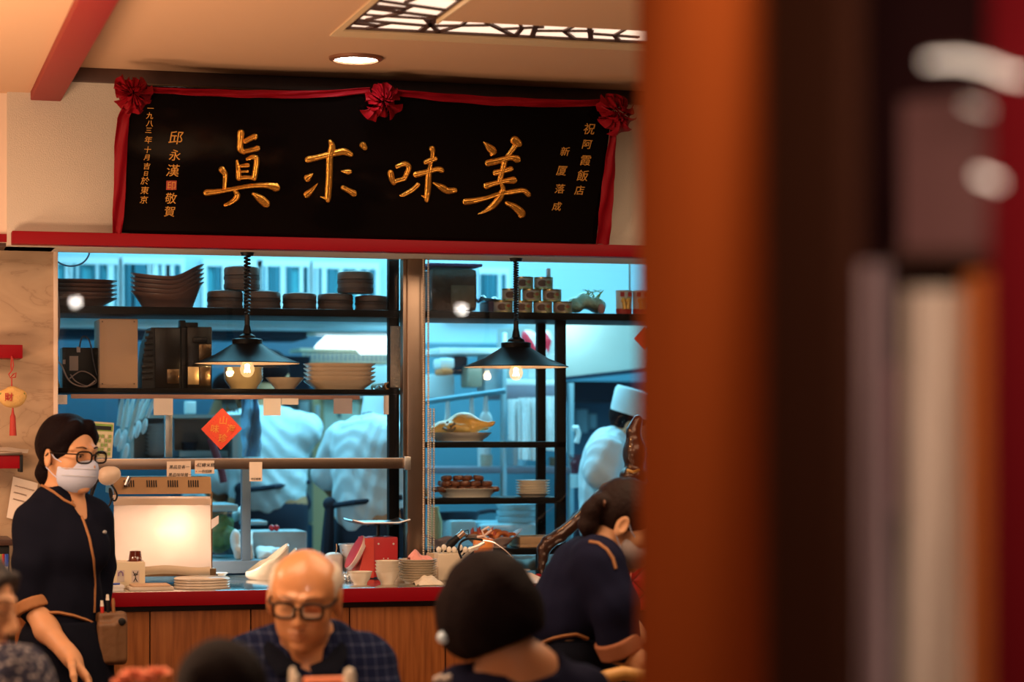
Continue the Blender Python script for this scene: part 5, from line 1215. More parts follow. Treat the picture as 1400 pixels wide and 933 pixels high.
# hanging ladles
rl = tag(MB().cyl(P(158, 541, 9.3), P(222, 541, 9.3), .006).build('hanging_rail', M_kst), 'thin steel rail carrying the ladles under the lower shelf', 'rail')
rnd = random.Random(9)
M_hang = mat('utensil_steel', (.66, .72, .74), .45); M_hand = mat('utensil_handle', (.55, .62, .60), .5)
for i, (px, l, ang, sz, lb) in enumerate([(168, 58, -6, 9, 'the one nearest the calculator'), (176, 66, -9, 8, 'second from the calculator'), (184, 60, -12, 10, 'third, long and slanting'), (191, 78, -15, 9, 'longest of the row'), (198, 52, -14, 8, 'fourth from the white ticket'), (205, 46, -13, 9, 'beside the white ticket'), (213, 42, -12, 8, 'half behind the white ticket')]):
    Y = 9.3 + .03 * (i % 3); a = P(px, 541, Y); b_ = P(px + ang, 541 + l * .72, Y); e = P(px + ang * 1.3, 541 + l, Y)
    o = thing('hanging_ladle', 'pale ladle hanging from the kitchen rail, ' + lb, 'ladle', a, 'ladles on the kitchen rail')
    MB().tube([a, a.lerp(b_, .4), b_], [.005, .010, .008], 8).build('handle', M_hand if i % 2 else M_hang, o); MB().ell(e, (sz * .0014, .012, sz * .0042), Matrix.Rotation(.22, 3, 'Y')).build('bowl', M_hang, o)
bx(163, 545, 170, 560, 9.35, .05, M_kdk, 'black_grip', 'small black grip hanging at the end of the ladle rail', 'grip')
# plate cupboard
o = thing('steel_cupboard', 'grey steel cupboard with open front behind the red diamond paper', 'cupboard', P(255, 640, 9.7))
M_cup_ = mat('cupboard_grey', (.30, .33, .32), .5, metal=.3)
MB().bp(178, 567, 334, 572, 9.7, .5).bp(178, 572, 224, 640, 9.95, .2).bp(238, 572, 334, 640, 10.1, .05).bp(318, 572, 326, 640, 9.7, .4).build('carcass', M_cup_, o)
MB().bp(178, 572, 183, 640, 9.7, .4).build('side', M_cup_, o); MB().bp(178, 629, 334, 640, 9.68, .5).build('bottom', M_kdk, o)
p = lathe_thing('kitchen_bowl', 'x', 'bowl', Xp(214, 9.85), 9.85, Zp(214, 626.5, 9.85), [(.001, 0), (.02, 0), (.045, .02), (.05, .026), (.047, .026), (.001, .006)], mat('cyan_bowl', (.62, .68, .70), .3))
stack(p, 8, .017, 'pale bowl in the steel cupboard, %s of its stack', 'bowl stack in the steel cupboard')
lathe_thing('dark_pot', 'small dark pot inside the steel cupboard under the red paper', 'pot', Xp(259, 9.85), 9.85, Zp(259, 621, 9.85), [(.001, 0), (.026, 0), (.034, .05), (.036, .052), (.001, .05)], M_kdk)
bx(245, 616.5, 312, 626, 9.8, .2, mat('clear_tub_blue', (.35, .55, .62), .2), 'shallow_tub', 'shallow blue-white tub on the cupboard floor', 'tub')
bx(254, 549, 268, 566, 9.75, .06, M_kw, 'white_box', 'small white box standing on the steel cupboard', 'box')
m = MB()
for i in range(14):
    a = rnd.uniform(-.02, .06); p0 = P(312 + rnd.uniform(-8, 8), 541, 9.5); m.sheet(lambda u, v, p0=p0, a=a: p0 + Vector((a * u + .012 * (v - .5) * math.sin(math.pi * min(u + .1, 1)), .01 * math.sin(u * 5), -.075 * u)), 6, 2, .001)
tag(m.build('dried_herbs', mat('herb_dark', (.05, .05, .045), .8)), 'dark dried herb bunch hanging behind the red diamond paper', 'herbs')
m = MB(); m.sheet(lambda u, v: P(331 + 22 * u + 4 * v * u, 541 + 84 * v, 9.2) + Vector((0, .03 * math.sin(u * 9 + v * 4) + .01 * math.sin(v * 21), 0)), 20, 20, .002)
tag(m.build('plastic_sheet', mat('blue_plastic', (.20, .42, .62), .15, spec=.9, bump=.5, bscale=30)), 'crinkled blue plastic sheet hanging beside the red diamond paper', 'plastic')
tag(MB().tube([P(288, 600, 9.6), P(302, 640, 9.6), P(306, 660, 9.6)], .016, 8).build('red_strap', mat('dark_red_strap', (.14, .01, .02), .6)), 'dark red strap slanting down behind the red diamond paper', 'strap')
# worktable left with crate, greens, cloths, chopping block
zt = Zp(350, 764, 9.0); o = thing('worktable', 'dark kitchen worktable behind the lower hatch', 'table', (Xp(330, 9.3), 9.2, 0))
MB().box(Xp(120, 9.0), Xp(440, 9.0), 8.9, 9.3, zt - .04, zt, .004).build('tabletop', M_kst, o)
for px in (130, 430):
    for y in (8.95, 9.25): MB().box(Xp(px, 9) - .02, Xp(px, 9) + .02, y - .02, y + .02, 0, zt - .04).build('leg', M_kdk, o)
o = thing('veg_crate', 'clear crate of dark green vegetables behind the food warmer', 'crate', P(308, 764, 9.1))
xa, xb = Xp(286, 9.05), Xp(328, 9.05); zz = Zp(308, 700, 9.05)
MB().box(xa, xb, 9.05, 9.35, zt, zz, .01).build('crate', glass_mat('crate_plastic', (.72, .88, .90), .15, .08), o)
MB().bp(286, 690, 326, 700, 9.04, .32, .008).build('lid', mat('crate_lid', (.30, .46, .52), .25), o)
S_ = SDF(); rnd = random.Random(4)
for i in range(26): S_.ell((rnd.uniform(xa + .035, xb - .035), rnd.uniform(9.08, 9.2), rnd.uniform(zt + .03, zz - .03)), (.03, .03, .022), k=.008)
S_.mesh('greens', mat('dark_greens', (.12, .22, .07), .7, var=.8, vscale=30, bump=.6, bscale=40), o, .008, wob=.004)
def cloth(px0, y0, px1, y1, Y, name, label, m, seed):
    S_ = SDF(); r_ = random.Random(seed)
    a, b_ = P(px0, y1, Y), P(px1, y0, Y); w_, h_ = b_.x - a.x, b_.z - a.z; zb = a.z
    for i in range(12): S_.ell((a.x + w_ * (.12 + .76 * r_.random()), Y + r_.uniform(0, .08), zb + h_ * (.15 + .55 * r_.random())), (w_ * r_.uniform(.12, .26), .04, h_ * r_.uniform(.15, .32)), Matrix.Rotation(r_.uniform(-.8, .8), 3, 'Y'), k=.015)
    S_.cut((0, 0, max(zb, zt + .001)), (0, 0, -1)) if name != 'x' else None; return tag(S_.mesh(name, m, None, .007, wob=.004), label, 'cloth', 'kitchen cloths')
M_kcl = mat('kitchen_cloth', (.72, .74, .72), .9)
cloth(318, 716, 346, 766, 8.93, 'kitchen_cloth', 'white cloth heaped beside the crate of greens', M_kcl, 1)
cloth(344, 748, 392, 768, 8.95, 'kitchen_cloth', 'white cloth lying before the chopping block', M_kcl, 2)
cloth(322, 690, 342, 716, 9.4, 'kitchen_cloth', 'white cloth bunched on the rack over the greens', M_kcl, 3)
zc_ = Zp(380, 727, 9.06)
o = tag(MB().bp(333, 727, 420, 766, 9.06, .22, .008, z0=zt).build('chopping_block', mat('block_grey', (.30, .36, .38), .7, var=.2, vscale=20)), 'thick grey chopping block on the kitchen worktable', 'chopping block')
for px, lb in ((371.5, 'small red tomato on the chopping block, the one toward the crate'), (378, 'small red tomato on the chopping block, the one toward the chef')):
    r = .0125; c_ = Vector((Xp(px, 9.1), 9.1, zc_ + r)); t_ = thing('cherry_tomato', lb, 'tomato', c_, 'tomatoes on the chopping block'); MB().ell(c_, r).build('fruit', mat('tomato_red', (.50, .02, .03), .2), t_); MB().ell(c_ + Vector((0, 0, r)), (.004, .004, .002)).build('stem', mat('tomato_stem', (.05, .12, .03), .6), t_)
bx(336, 713, 366, 719, 9.5, .2, M_kst, 'steel_tray', 'thin steel tray behind the chopping block', 'tray')
# right bay: extraction hood, rack, towels, pans
o = thing('extraction_hood', 'big slanting stainless extraction hood behind the can shelf', 'extraction hood', P(850, 480, 9.9))
M_hd = mat('hood_steel', (.66, .68, .62), .38, metal=.55, var=.12, vscale=6)
pr = [P(768, 436, 9.9), P(930, 428, 9.9), P(930, 500, 9.9), P(768, 519, 9.9)]
MB().prism([P(768, 436, 9.9), P(940, 430, 9.9), P(940, 497, 9.9), P(768, 516, 9.9)], (0, 1.1, 0)).build('body', M_hd, o)
MB().prism([P(768, 516, 9.88), P(940, 497, 9.88), P(940, 503, 9.88), P(768, 521, 9.88)], (0, .03, 0)).build('lower_lip', M_kdk, o)
light('hood_lamp', 'AREA', tuple(P(800, 430, 9.5)), 2.5, (.45, .9, 1), .5, .1, (R(60), 0, 0))
bx(778, 522, 960, 548, 10.7, .8, M_kdk, 'dark_duct', 'dark duct under the extraction hood', 'duct')
bx(778, 548, 1000, 760, 11.5, .2, mat('wall_panel_blue', (.05, .16, .26), .4), 'splash_panel', 'deep blue wall panel behind the chef in profile', 'panel')
for (a, lb) in (((792, 560, 804, 592), 'pale blue packet pinned high on the blue panel'), ((806, 566, 816, 586), 'small pale packet beside the other on the blue panel')): bx(*a, 11.4, .06, mat('pale_blue_packet', (.40, .60, .70), .5), 'wall_packet', lb, 'packet', 'packets on the blue panel')
# steel rack with two posts and shelves
Y = 9.8; o = thing('steel_rack', 'tall steel rack with white top shelf in the middle of kitchen', 'rack', (Xp(650, Y), Y + .2, 0))
for px, yt_ in ((687, 455), (779, 524)): MB().bp(px, yt_, px + 6, 770, Y, .04, .002, 0).build('post', M_kst, o)
MB().bp(600, 476, 692, 484, Y, .4, .003).build('top_shelf', M_kw, o); MB().bp(692, 527, 764, 546, Y, .35, .003).build('drawer_front', mat('dusky_front', (.20, .20, .26), .5), o); MB().bp(692, 639, 782, 648, Y, .35, .003).build('low_shelf', mat('dusky_shelf', (.16, .17, .22), .5), o)
MB().bp(692, 519, 764, 527, Y, .35, .003).build('rack_top', M_kw, o)
# towels over the rack bar
M_tow = mat('towel_white', (.74, .77, .78), .95, bump=.4, bscale=60)
for (x0, x1, y0, y1, lb) in ((694, 716, 546, 602, 'narrow white towel hanging over the rack behind the lamp'), (708, 742, 544, 628, 'wide white towel hanging in the middle of the rack'), (743, 774, 542, 616, 'white towel hanging on the rack behind the black posts')):
    m = MB(); Yt = 9.74 - {694: 0, 708: .05, 743: 0}[x0]
    m.sheet(lambda u, v: P(x0 + (x1 - x0) * u, y0 + (y1 - y0) * v + 3 * u * v, Yt) + Vector((0, .014 * math.sin(u * 15) - .012 * v, 0)), 26, 8, .006)
    tag(m.build('hanging_towel', M_tow), lb, 'towel', 'towels on the kitchen rack')
# red and white bag over the rack
S_ = SDF(); S_.rbox(P(740, 470.5, 9.8) + Vector((0, .08, 0)), (.055, .04, .045), .02).ell(P(727, 466, 9.8) + Vector((0, .06, .01)), (.03, .03, .04), k=.02).ell(P(752, 466, 9.8) + Vector((0, .06, .0)), (.025, .03, .05), k=.02)
o = thing('carrier_bag', 'red and white plastic bag on top of the kitchen rack', 'bag', P(740, 485, 9.85))
S_.mesh('bag', [mat('bag_red', (.62, .02, .05), .4), M_kw], o, .006, wob=.006, matfn=lambda c: (np.sin(c[:, 0] * 70 + c[:, 2] * 45) < -.15))
bx(722, 484, 770, 518.5, 9.86, .2, mat('grey_carton', (.42, .48, .48), .6), 'grey_carton', 'grey carton under the red and white bag', 'carton')
# assorted pots and packs on and under the white shelf
for (x0, y0, x1, y1, Y, m_, nm, lb, ct) in [
    (604, 504, 620, 513, 9.7, mat('orange_pack', (.70, .20, .06), .5), 'orange_packet', 'small orange packet under the white kitchen shelf', 'packet'),
    (602, 490, 622, 504, 9.75, M_kw, 'white_pack', 'white pack lying over the orange packet', 'pack'),
    (585, 512, 622, 545, 9.9, mat('pale_sack', (.60, .72, .76), .6), 'flour_sack', 'pale sack standing under the white kitchen shelf', 'sack'),
    (640, 500, 660, 530, 9.8, mat('tan_jar', (.36, .32, .24), .5), 'tan_jar', 'tan jar below the white kitchen shelf', 'jar'),
    (662, 486, 685, 536, 9.85, mat('pale_blue_box', (.42, .58, .66), .5), 'blue_box', 'pale blue box beside the rack post', 'box'),
    (620, 487, 640, 512, 9.9, M_kdk, 'dark_kettle_box', 'dark box behind the tan jar', 'box')]:
    bx(x0, y0, x1, y1, Y, .14, m_, nm, lb, ct, None, .012)
o = thing('pot_rail', 'slanting blue pot rail across the kitchen', 'rail', P(640, 545, 9.5)); MB().cyl(P(575, 551, 9.5), P(690, 535, 9.5), .012).build('rail', mat('rail_blue', (.10, .30, .40), .4), o)
for i, (px, l, lb) in enumerate(((612, 34, 'nearest the steel post'), (645, 40, 'in the middle'), (664, 30, 'next to the rack post'))):
    a = P(px, 546 - (px - 575) * .139 + 4, 9.5); q = thing('hanging_scoop', 'pale scoop hanging from the slanting pot rail, ' + lb, 'scoop', a, 'scoops on the pot rail'); e = a - Vector((0, 0, l * .003))
    MB().tube([a, e], [.008, .014], 8).build('handle', M_hang, q); MB().ell(e - Vector((0, 0, .03)), (.03, .02, .045)).build('scoop_head', M_kw, q)
for (px, y, r, h, m_, lb) in ((662, 638, 9, 34, MATS['cyan_bowl'], 'pale beaker on the rack behind the chicken'), (665, 638, 8, 16, mat('tan_cup', (.34, .28, .22), .5), 'tan cup in front of the pale beaker'), (706, 637.5, 14, 42, M_kst, 'steel pot under the hanging towels'), (760, 637.5, 9, 12, mat('brown_jar', (.14, .10, .06), .5), 'small brown jar under the towels')):
    Y = 9.9 if r != 8 else 9.8; s_ = mpp(px, Y); lathe_thing('kitchen_pot', lb, 'pot', Xp(px, Y), Y, Zp(px, y, Y), [(.001, 0), (r * s_, 0), (r * s_ * 1.05, h * s_), (r * s_ * .95, h * s_), (r * .9 * s_, .01), (.001, .01)], m_)
bx(575, 639, 685, 648, 9.75, .35, mat('dusky_shelf', (.16, .17, .22), .5), 'low_rack_board', 'dusky board carrying the pots behind the chicken', 'board')
# paper roll and hook handles beside the rack
Y = 9.7; s_ = mpp(786, Y); c_ = P(786, 667, Y)
o = thing('paper_roll', 'pale paper roll hanging beside the kitchen rack', 'paper roll', c_); MB().lathe(c_, [(3 * s_, 0), (7 * s_, 0), (7.2 * s_, 18 * s_), (3 * s_, 18 * s_), (2.6 * s_, 9 * s_), (3 * s_, 0)], 24, cap0=False, cap1=False).build('roll', mat('roll_paper', (.50, .72, .78), .8), o)
tag(MB().tube([P(788, 606, Y), P(791, 594, Y), P(788, 585, Y), P(783, 586, Y)], .013, 8).build('white_hook', M_kw), 'thick white hook beside the kitchen rack', 'hook')
m = MB(); rnd = random.Random(12)
for i in range(16):
    a = P(784 + rnd.uniform(-3, 3), 648, 9.72); m.tube([a, a + Vector((rnd.uniform(-.01, .03), rnd.uniform(-.01, .01), .045)), a + Vector((rnd.uniform(-.02, .05), 0, .085))], [.003, .005, .001], 5)
tag(m.build('chilli_bunch', mat('chilli_red', (.10, .012, .03), .5)), 'dark red chilli bunch hanging over the paper roll', 'chillies')
# second worktable with a black pan and wrapped trays
zt = Zp(660, 757, 9.2); o = thing('worktable', 'steel kitchen worktable behind the food rack', 'table', (Xp(680, 9.3), 9.3, 0))
MB().box(Xp(614, 9.1), Xp(762, 9.1), 9.05, 9.5, zt - .04, zt, .004).build('tabletop', M_kst, o)
for px in (620, 756):
    for y in (9.1, 9.45): MB().box(Xp(px, 9.1) - .02, Xp(px, 9.1) + .02, y - .02, y + .02, 0, zt - .04).build('leg', M_kdk, o)
bx(616, 712, 652, 757, 9.2, .35, mat('pale_tub', (.42, .62, .70), .4), 'pale_crate', 'pale crate under the black pan', 'crate', None, .012)
c_ = Vector((Xp(628, 9.32), 9.32, Zp(628, 711.5, 9.32))); o = thing('black_pan', 'shallow black pan with a handle on the pale crate', 'pan', c_)
MB().lathe(c_, [(.001, 0), (.075, 0), (.085, .03), (.087, .034), (.082, .034), (.07, .006), (.001, .006)], 36).build('pan', M_kdk, o); MB().tube([c_ + Vector((.08, 0, .03)), c_ + Vector((.13, .0, .038)), c_ + Vector((.165, 0, .036))], [.010, .010, .008], 8).build('handle', M_kdk, o)
p = lathe_thing('wrapped_tray', 'x', 'tray', Xp(707, 9.3), 9.3, Zp(707, 715, 9.3), [(.001, 0), (.080, 0), (.090, .022), (.094, .026), (.001, .024)], mat('wrapped_tray', (.34, .58, .66), .15, spec=.9, bump=.6, bscale=30)); stack(p, 3, .027, 'plastic wrapped round tray, %s of the pile behind the rack', 'wrapped trays')
bx(655, 716, 742, 756, 9.2, .4, mat('wrap_heap', (.36, .60, .68), .2, spec=.9, bump=.9, bscale=14), 'wrapped_crate', 'plastic wrapped crate under the round trays', 'crate', None, .03)
lathe_thing('green_jar', 'pale yellow jar beside the bead chains in the kitchen', 'jar', Xp(594, 9.1), 9.1, Zp(594, 757, 9.1), [(.001, 0), (.03, 0), (.032, .13), (.02, .17), (.02, .19), (.001, .19)], mat('jar_yellow', (.50, .50, .26), .4))
m = MB(); rnd = random.Random(21); S_ = SDF()
for i in range(14): S_.ell((Xp(rnd.uniform(690, 765), 8.85), 8.85 + rnd.uniform(-.05, .08), Zp(720, 780, 8.85) + rnd.uniform(-.03, .025)), (.04, .04, .03), k=.01)
tag(S_.mesh('dark_vegetables', mat('dark_veg', (.06, .055, .04), .7, var=.8, vscale=30), None, .009, wob=.005), 'dark vegetables heaped low behind the food rack', 'vegetables', kind='stuff')
# red diamond paper half behind the pillar
Yd = 8.04; pts = [P(867, 463, Yd), P(882, 447, Yd), P(897, 463, Yd), P(882, 479, Yd)]
tag(MB().prism(pts, (0, .0015, 0)).build('red_paper_square', MATS['red_paper']), 'dark red paper square half hidden by the pillar', 'paper')
# ------------------------------------------------------------------ people
M_skin = mat('skin', (.50, .235, .115), .5, sss=.08, spec=.35)
M_skin_old = mat('skin_old', (.52, .235, .10), .38, sss=.08, spec=.5, var=.10, vscale=30, coat=.25)
M_skin_f = mat('skin_fair', (.56, .29, .15), .5, sss=.08, spec=.35)
M_lip = mat('lips', (.36, .10, .07), .5)
M_hair = mat('black_hair', (.006, .003, .004), .65, spec=.06, bump=.35, bscale=90)
M_tunic = mat('navy_uniform', (.006, .007, .015), .9, spec=.06)
M_tunicb = mat('navy_uniform_blue', (.008, .009, .026), .9, spec=.06)
M_skirt = mat('dark_skirt', (.005, .006, .012), .9, spec=.06)
M_tan = mat('tan_trim', (.32, .135, .045), .7)
M_mask = mat('mask_paper', (.48, .54, .72), .85, spec=.2)
M_spec = mat('spectacle_black', (.005, .003, .003), .45, spec=.12)
M_lens = glass_mat('spectacle_lens', (.96, .95, .93), .02, .10)
M_eye = mat('eye_white', (.62, .52, .46), .25); M_iris = mat('iris_dark', (.02, .01, .008), .1)

def frame(fwd, up=(0, 0, 1)):
    f = Vector(fwd).normalized(); u = Vector(up); r = f.cross(u).normalized(); u = r.cross(f).normalized()
    return Matrix((r, f, u)).transposed()     # columns right, forward, up
class Head:
    def __init__(s, c, fwd, up=(0, 0, 1), sc_=1.0): s.c = Vector(c); s.M = frame(fwd, up); s.s = sc_
    def L(s, x, y, z): return s.c + s.M @ (Vector((x, y, z)) * s.s)
    def solid(s, S, old=False, fem=False, face=True):
        L, k, M = s.L, s.s, s.M
        def E(x, y, z, a, b_, c_, kk=.02, op=0, rot=None): S.ell(L(x, y, z), (a * k, b_ * k, c_ * k), M if rot is None else M @ rot, kk * k, op)
        E(0, -.014, .032, .075, .093, .084, .01)
        E(0, .022, -.028, .061, .068, .085, .03)
        E(0, .036, -.075, .047 if fem else .050, .050, .040, .025)
        if not face: return
        E(0, .076, -.104, .019, .016, .014, .02)
        for sg in (-1, 1):
            E(sg * .042, .056, -.030, .021, .021, .019, .025)
            E(sg * .032, .098, .002, .019, .013, .011, .012, 1)
            E(sg * .032, .0775, .0, .0155, .0115, .0105, .004)
            S.cap(L(sg * .014, .088, .020), L(sg * .048, .072, .022), .0085 * k, .006 * k, .016 * k)
            E(sg * .0115, .098, -.041, .008, .009, .0075, .006)
            rot = Matrix.Rotation(sg * -.35, 3, 'Z')
            e_ = 1.22 if old else 1.0; E(sg * (.079 + .004 * (e_ > 1)), -.008, -.012, .0085 * e_, .020 * e_, .032 * e_, .008, 0, rot); E(sg * (.086 + .006 * (e_ > 1)), -.004, -.008, .005, .011 * e_, .018 * e_, .004, 1, rot)
            if old:
                E(sg * .038, -.004, .028, .046, .074, .066, .02); E(sg * .036, .03, -.062, .026, .036, .034, .025)
                S.cap(L(sg * .024, .096, -.044), L(sg * .036, .086, -.072), .0025 * k, .002 * k, .006 * k, 1)
                S.cap(L(sg * .022, .086, -.016), L(sg * .044, .078, -.018), .0022 * k, .002 * k, .006 * k, 1)
        S.cap(L(0, .086, .012), L(0, .110, -.034), .0070 * k, .0115 * k, .012 * k)
        E(0, .104, -.038, .015 if old else .012, .012, .010, .008)
        S.cap(L(-.019, .086, -.069), L(0, .0965, -.0655), .004 * k, .0055 * k, .006 * k); S.cap(L(0, .0965, -.0655), L(.019, .086, -.069), .0055 * k, .004 * k, .006 * k)
        S.cap(L(-.016, .086, -.079), L(.016, .086, -.079), .006 * k, .006 * k, .007 * k); S.ell(L(0, .093, -.079), (.012 * k, .006 * k, .006 * k), M, .006 * k)
        S.cap(L(-.023, .090, -.0725), L(.023, .090, -.0725), .0016 * k, .0016 * k, .003 * k, 1)
        if old:
            for z in (.050, .062, .074): S.cap(L(-.035, .086 - (z - .05) * .5, z), L(.035, .086 - (z - .05) * .5, z), .0012 * k, .0012 * k, .004 * k, 1)
            S.cap(L(-.007, .099, .018), L(-.006, .097, .034), .0015 * k, .001 * k, .004 * k, 1); S.cap(L(.007, .099, .018), L(.006, .097, .034), .0015 * k, .001 * k, .004 * k, 1)
    def lipfn(s):
        Mi = np.array(s.M.transposed()); c = np.array(s.c)
        def f(ctr):
            q = (ctr - c) @ Mi.T / s.s
            return (np.abs(q[:, 2] + .073) < .0115 * np.sqrt(np.clip(1 - (q[:, 0] / .023) ** 2, 0, 1))) & (q[:, 1] > .075)
        return f
    def eyes(s, parent, closed=False):
        for sg in (-1, 1):
            if closed:
                MB().tube([s.L(sg * .032 + x, .0895 - abs(x) * .12, -.0045 - .10 * (.012 - abs(x)) * 1) for x in (-.013, -.007, 0, .007, .013)], [.0006, .0012, .0014, .0012, .0006], 6).build('eyelash', M_hair, parent)
            else:
                e = MB().ell(s.L(sg * .032, .0800, -.001), (.0115 * s.s, .0098 * s.s, .0058 * s.s), s.M).build('eye', M_eye, parent)
                MB().ell(s.L(sg * .032, .0878, -.002), (.0048 * s.s, .0028 * s.s, .0048 * s.s), s.M).build('iris', M_iris, e)
                MB().tube([s.L(sg * .032 + x, .0905 - abs(x) * .25, .0055 - abs(x) * .22) for x in (-.014, -.007, 0, .007, .014)], .0012, 6).build('eyelash', M_hair, parent)
    def brows(s, parent, m, w_=.0034, z=.0235):
        for sg in (-1, 1): MB().tube([s.L(sg * x, y, z + dz) for x, y, dz in ((.016, .0965, 0), (.030, .0935, .004), (.046, .0805, .001))], [w_, w_ * .9, w_ * .4], 6, flat=.6).build('eyebrow', m, parent)
    def glasses(s, parent, w_=.026, h=.018, thick=.0022, label=None):
        g = MB(); y0 = .114
        for sg in (-1, 1):
            pts = []
            for i in range(24):
                a = 2 * math.pi * i / 24; c_, s_ = math.cos(a), math.sin(a); e = 3.2; k = (abs(c_) ** e + abs(s_) ** e) ** (-1 / e); x = sg * .034 + w_ * k * c_; pts.append(s.L(x, y0 - abs(x) * .16, -.004 + h * k * s_))
            g.tube(pts, thick * s.s, 6, closed=True)
            g.tube([s.L(sg * .060, y0 - .011, .006), s.L(sg * .078, y0 - .04, .006), s.L(sg * .083, .0, .004), s.L(sg * .080, -.018, -.008)], thick * s.s * .9, 6)
        g.tube([s.L(-.009, y0, .001), s.L(0, y0 + .002, .004), s.L(.009, y0, .001)], thick * s.s, 6)
        o = g.build('spectacles', M_spec, parent)
        for sg in (-1, 1):
            q = MB(); f = []
            for i in range(24):
                a = 2 * math.pi * i / 24; c_, s_ = math.cos(a), math.sin(a); e = 3.2; k = (abs(c_) ** e + abs(s_) ** e) ** (-1 / e); x = sg * .034 + w_ * .97 * k * c_; f.append(s.L(x, y0 - abs(x) * .16, -.004 + h * .97 * k * s_))
            q.prism(f, s.M @ Vector((0, -.0012, 0))); q.build('lens', M_lens, o)
        return o
def hand(S, wrist, to, palm, thumb, k=1.0, curl=.5):
    """palm, four separate bent fingers and a thumb; `to` points to the finger tips, `palm` out of the palm, `thumb` to the thumb side"""
    t = Vector(to).normalized(); p = Vector(palm); p = (p - t * p.dot(t)).normalized(); x = t.cross(p)
    if x.dot(Vector(thumb)) < 0: x = -x
    W = Vector(wrist); M = Matrix((x, t, p)).transposed()
    S.rbox(W + t * .048 * k, (.038 * k, .050 * k, .014 * k), .012 * k, M, .015)
    S.cap(W - t * .02, W + t * .02, .024 * k, .026 * k, .02)
    for i, (dx, l) in enumerate(((.029, .070), (.010, .080), (-.010, .074), (-.028, .058))):
        b0 = W + (x * dx + t * .092) * k; a = 0; pts = [b0 - t * .02 * k, b0]; q = b0
        for j, f in enumerate((.45, .31, .24)):
            a += curl * (.7 if j == 0 else .9); q = q + (t * math.cos(a) + p * math.sin(a)) * l * f * k; pts.append(q)
        S.path(pts, [.0095 * k, .0092 * k, .0085 * k, .0078 * k, .0065 * k], .004)
    b0 = W + (x * .030 + t * .020 + p * .006) * k; b1 = b0 + (x * .034 + t * .030 + p * .010) * k; b2 = b1 + (x * .010 + t * .030 + p * .014) * k; b3 = b2 + (t * .024 + p * .012 - x * .002) * k
    S.path([b0, b1, b2, b3], [.015 * k, .012 * k, .010 * k, .0075 * k], .008)
def person(label, loc): return thing('person', label, 'person', loc)
def skin_mesh(S, o, m, head=None, fine=None, res=.008, fres=.0038):
    return S.mesh('body', [m, M_lip] if head else m, o, res, fine, fres, matfn=head.lipfn() if head else None)
def hairshell(H, cuts, k=1.0, extra=None, res=.005, parent=None, name='hair', grow=.010, m=None, low=-.03):
    S = SDF(); s_ = H.s
    S.ell(H.L(0, -.016, .034), ((.075 + grow) * s_, (.093 + grow) * s_, (.084 + grow) * s_), H.M, .01)
    if extra: extra(S)
    for p, n in cuts: S.cut(H.L(*p), H.M @ Vector(n))
    return S.mesh(name, m or M_hair, parent, res, wob=.0012)
def surf_line(S, pts, r, lift=.0, n=4):
    """a tube that follows a garment surface through picture points"""
    out = []
    for i in range(len(pts) - 1):
        for j in range(n):
            u = j / n; h = S.hit(pts[i][0] + (pts[i + 1][0] - pts[i][0]) * u, pts[i][1] + (pts[i + 1][1] - pts[i][1]) * u, lift)
            if h is not None: out.append(h)
    h = S.hit(*pts[-1], lift)
    if h is not None: out.append(h)
    return out

# ---------------------------------------------------------- standing waitress with mask
d0 = 7.1; mp = d0 / F
C = lambda px, py, dd=0.0: D(px, py, d0 + dd)
base = C(92, 0); base.z = 0
o = person('standing waitress in navy uniform with glasses, face mask and tan trim', base)
H = Head(C(94, 621, .0), RT * .80 - FW * .60 - UP * .06, (0, 0, 1), .98)
neck0, neck1 = H.L(0, -.022, -.07), C(80, 692, .02)
def w1_torso(S, g):
    S.ell(C(86, 745, .0), (.118 + g, .092 + g, .135 + g), H.M, .05).ell(C(108, 752, -.03), (.085 + g, .07 + g, .07 + g), None, .06)
    S.cap(C(50, 712, -.04), C(122, 708, .05), .054 + g, .050 + g, .05).cap(C(72, 690, .0), C(96, 690, .02), .050 + g, .046 + g, .04)
    S.ell(C(90, 822, .0), (.112 + g, .092 + g, .10 + g), H.M, .06)
def w1_arm(S, g, full=True):
    S.path([C(46, 718, -.05), C(44, 770, -.085), C(47, 828, -.075)], [.054 + g, .051 + g, .047 + g], .03)
S = SDF(); H.solid(S, fem=True); S.cap(neck0, neck1, .044, .052, .03); w1_torso(S, 0); w1_arm(S, -.006)
wr = C(96, 898, -.20); S.path([C(47, 828, -.075), C(64, 862, -.13), wr], [.040, .036, .026], .02)
hand(S, wr, (RT * .62 - UP * .72 - FW * .25), (-FW * .2 - UP * .5 - RT * .6), (RT * .7 + UP * .6 - FW * .3), .96, .45)
S.ell(C(90, 890, .0), (.115, .092, .12), H.M, .05)
for dx in (-.075, .075):
    hip = C(90, 900, .0) + H.M @ Vector((dx * .75, 0, 0)); an = Vector((hip.x, hip.y, .08)); S.path([hip, (hip + an) / 2 + H.M @ Vector((0, .01, 0)), an], [.072, .056, .038], .03); S.cap(an - Vector((0, 0, .03)), an - Vector((0, 0, .045)) + H.M @ Vector((0, .14, 0)), .035, .028, .02)
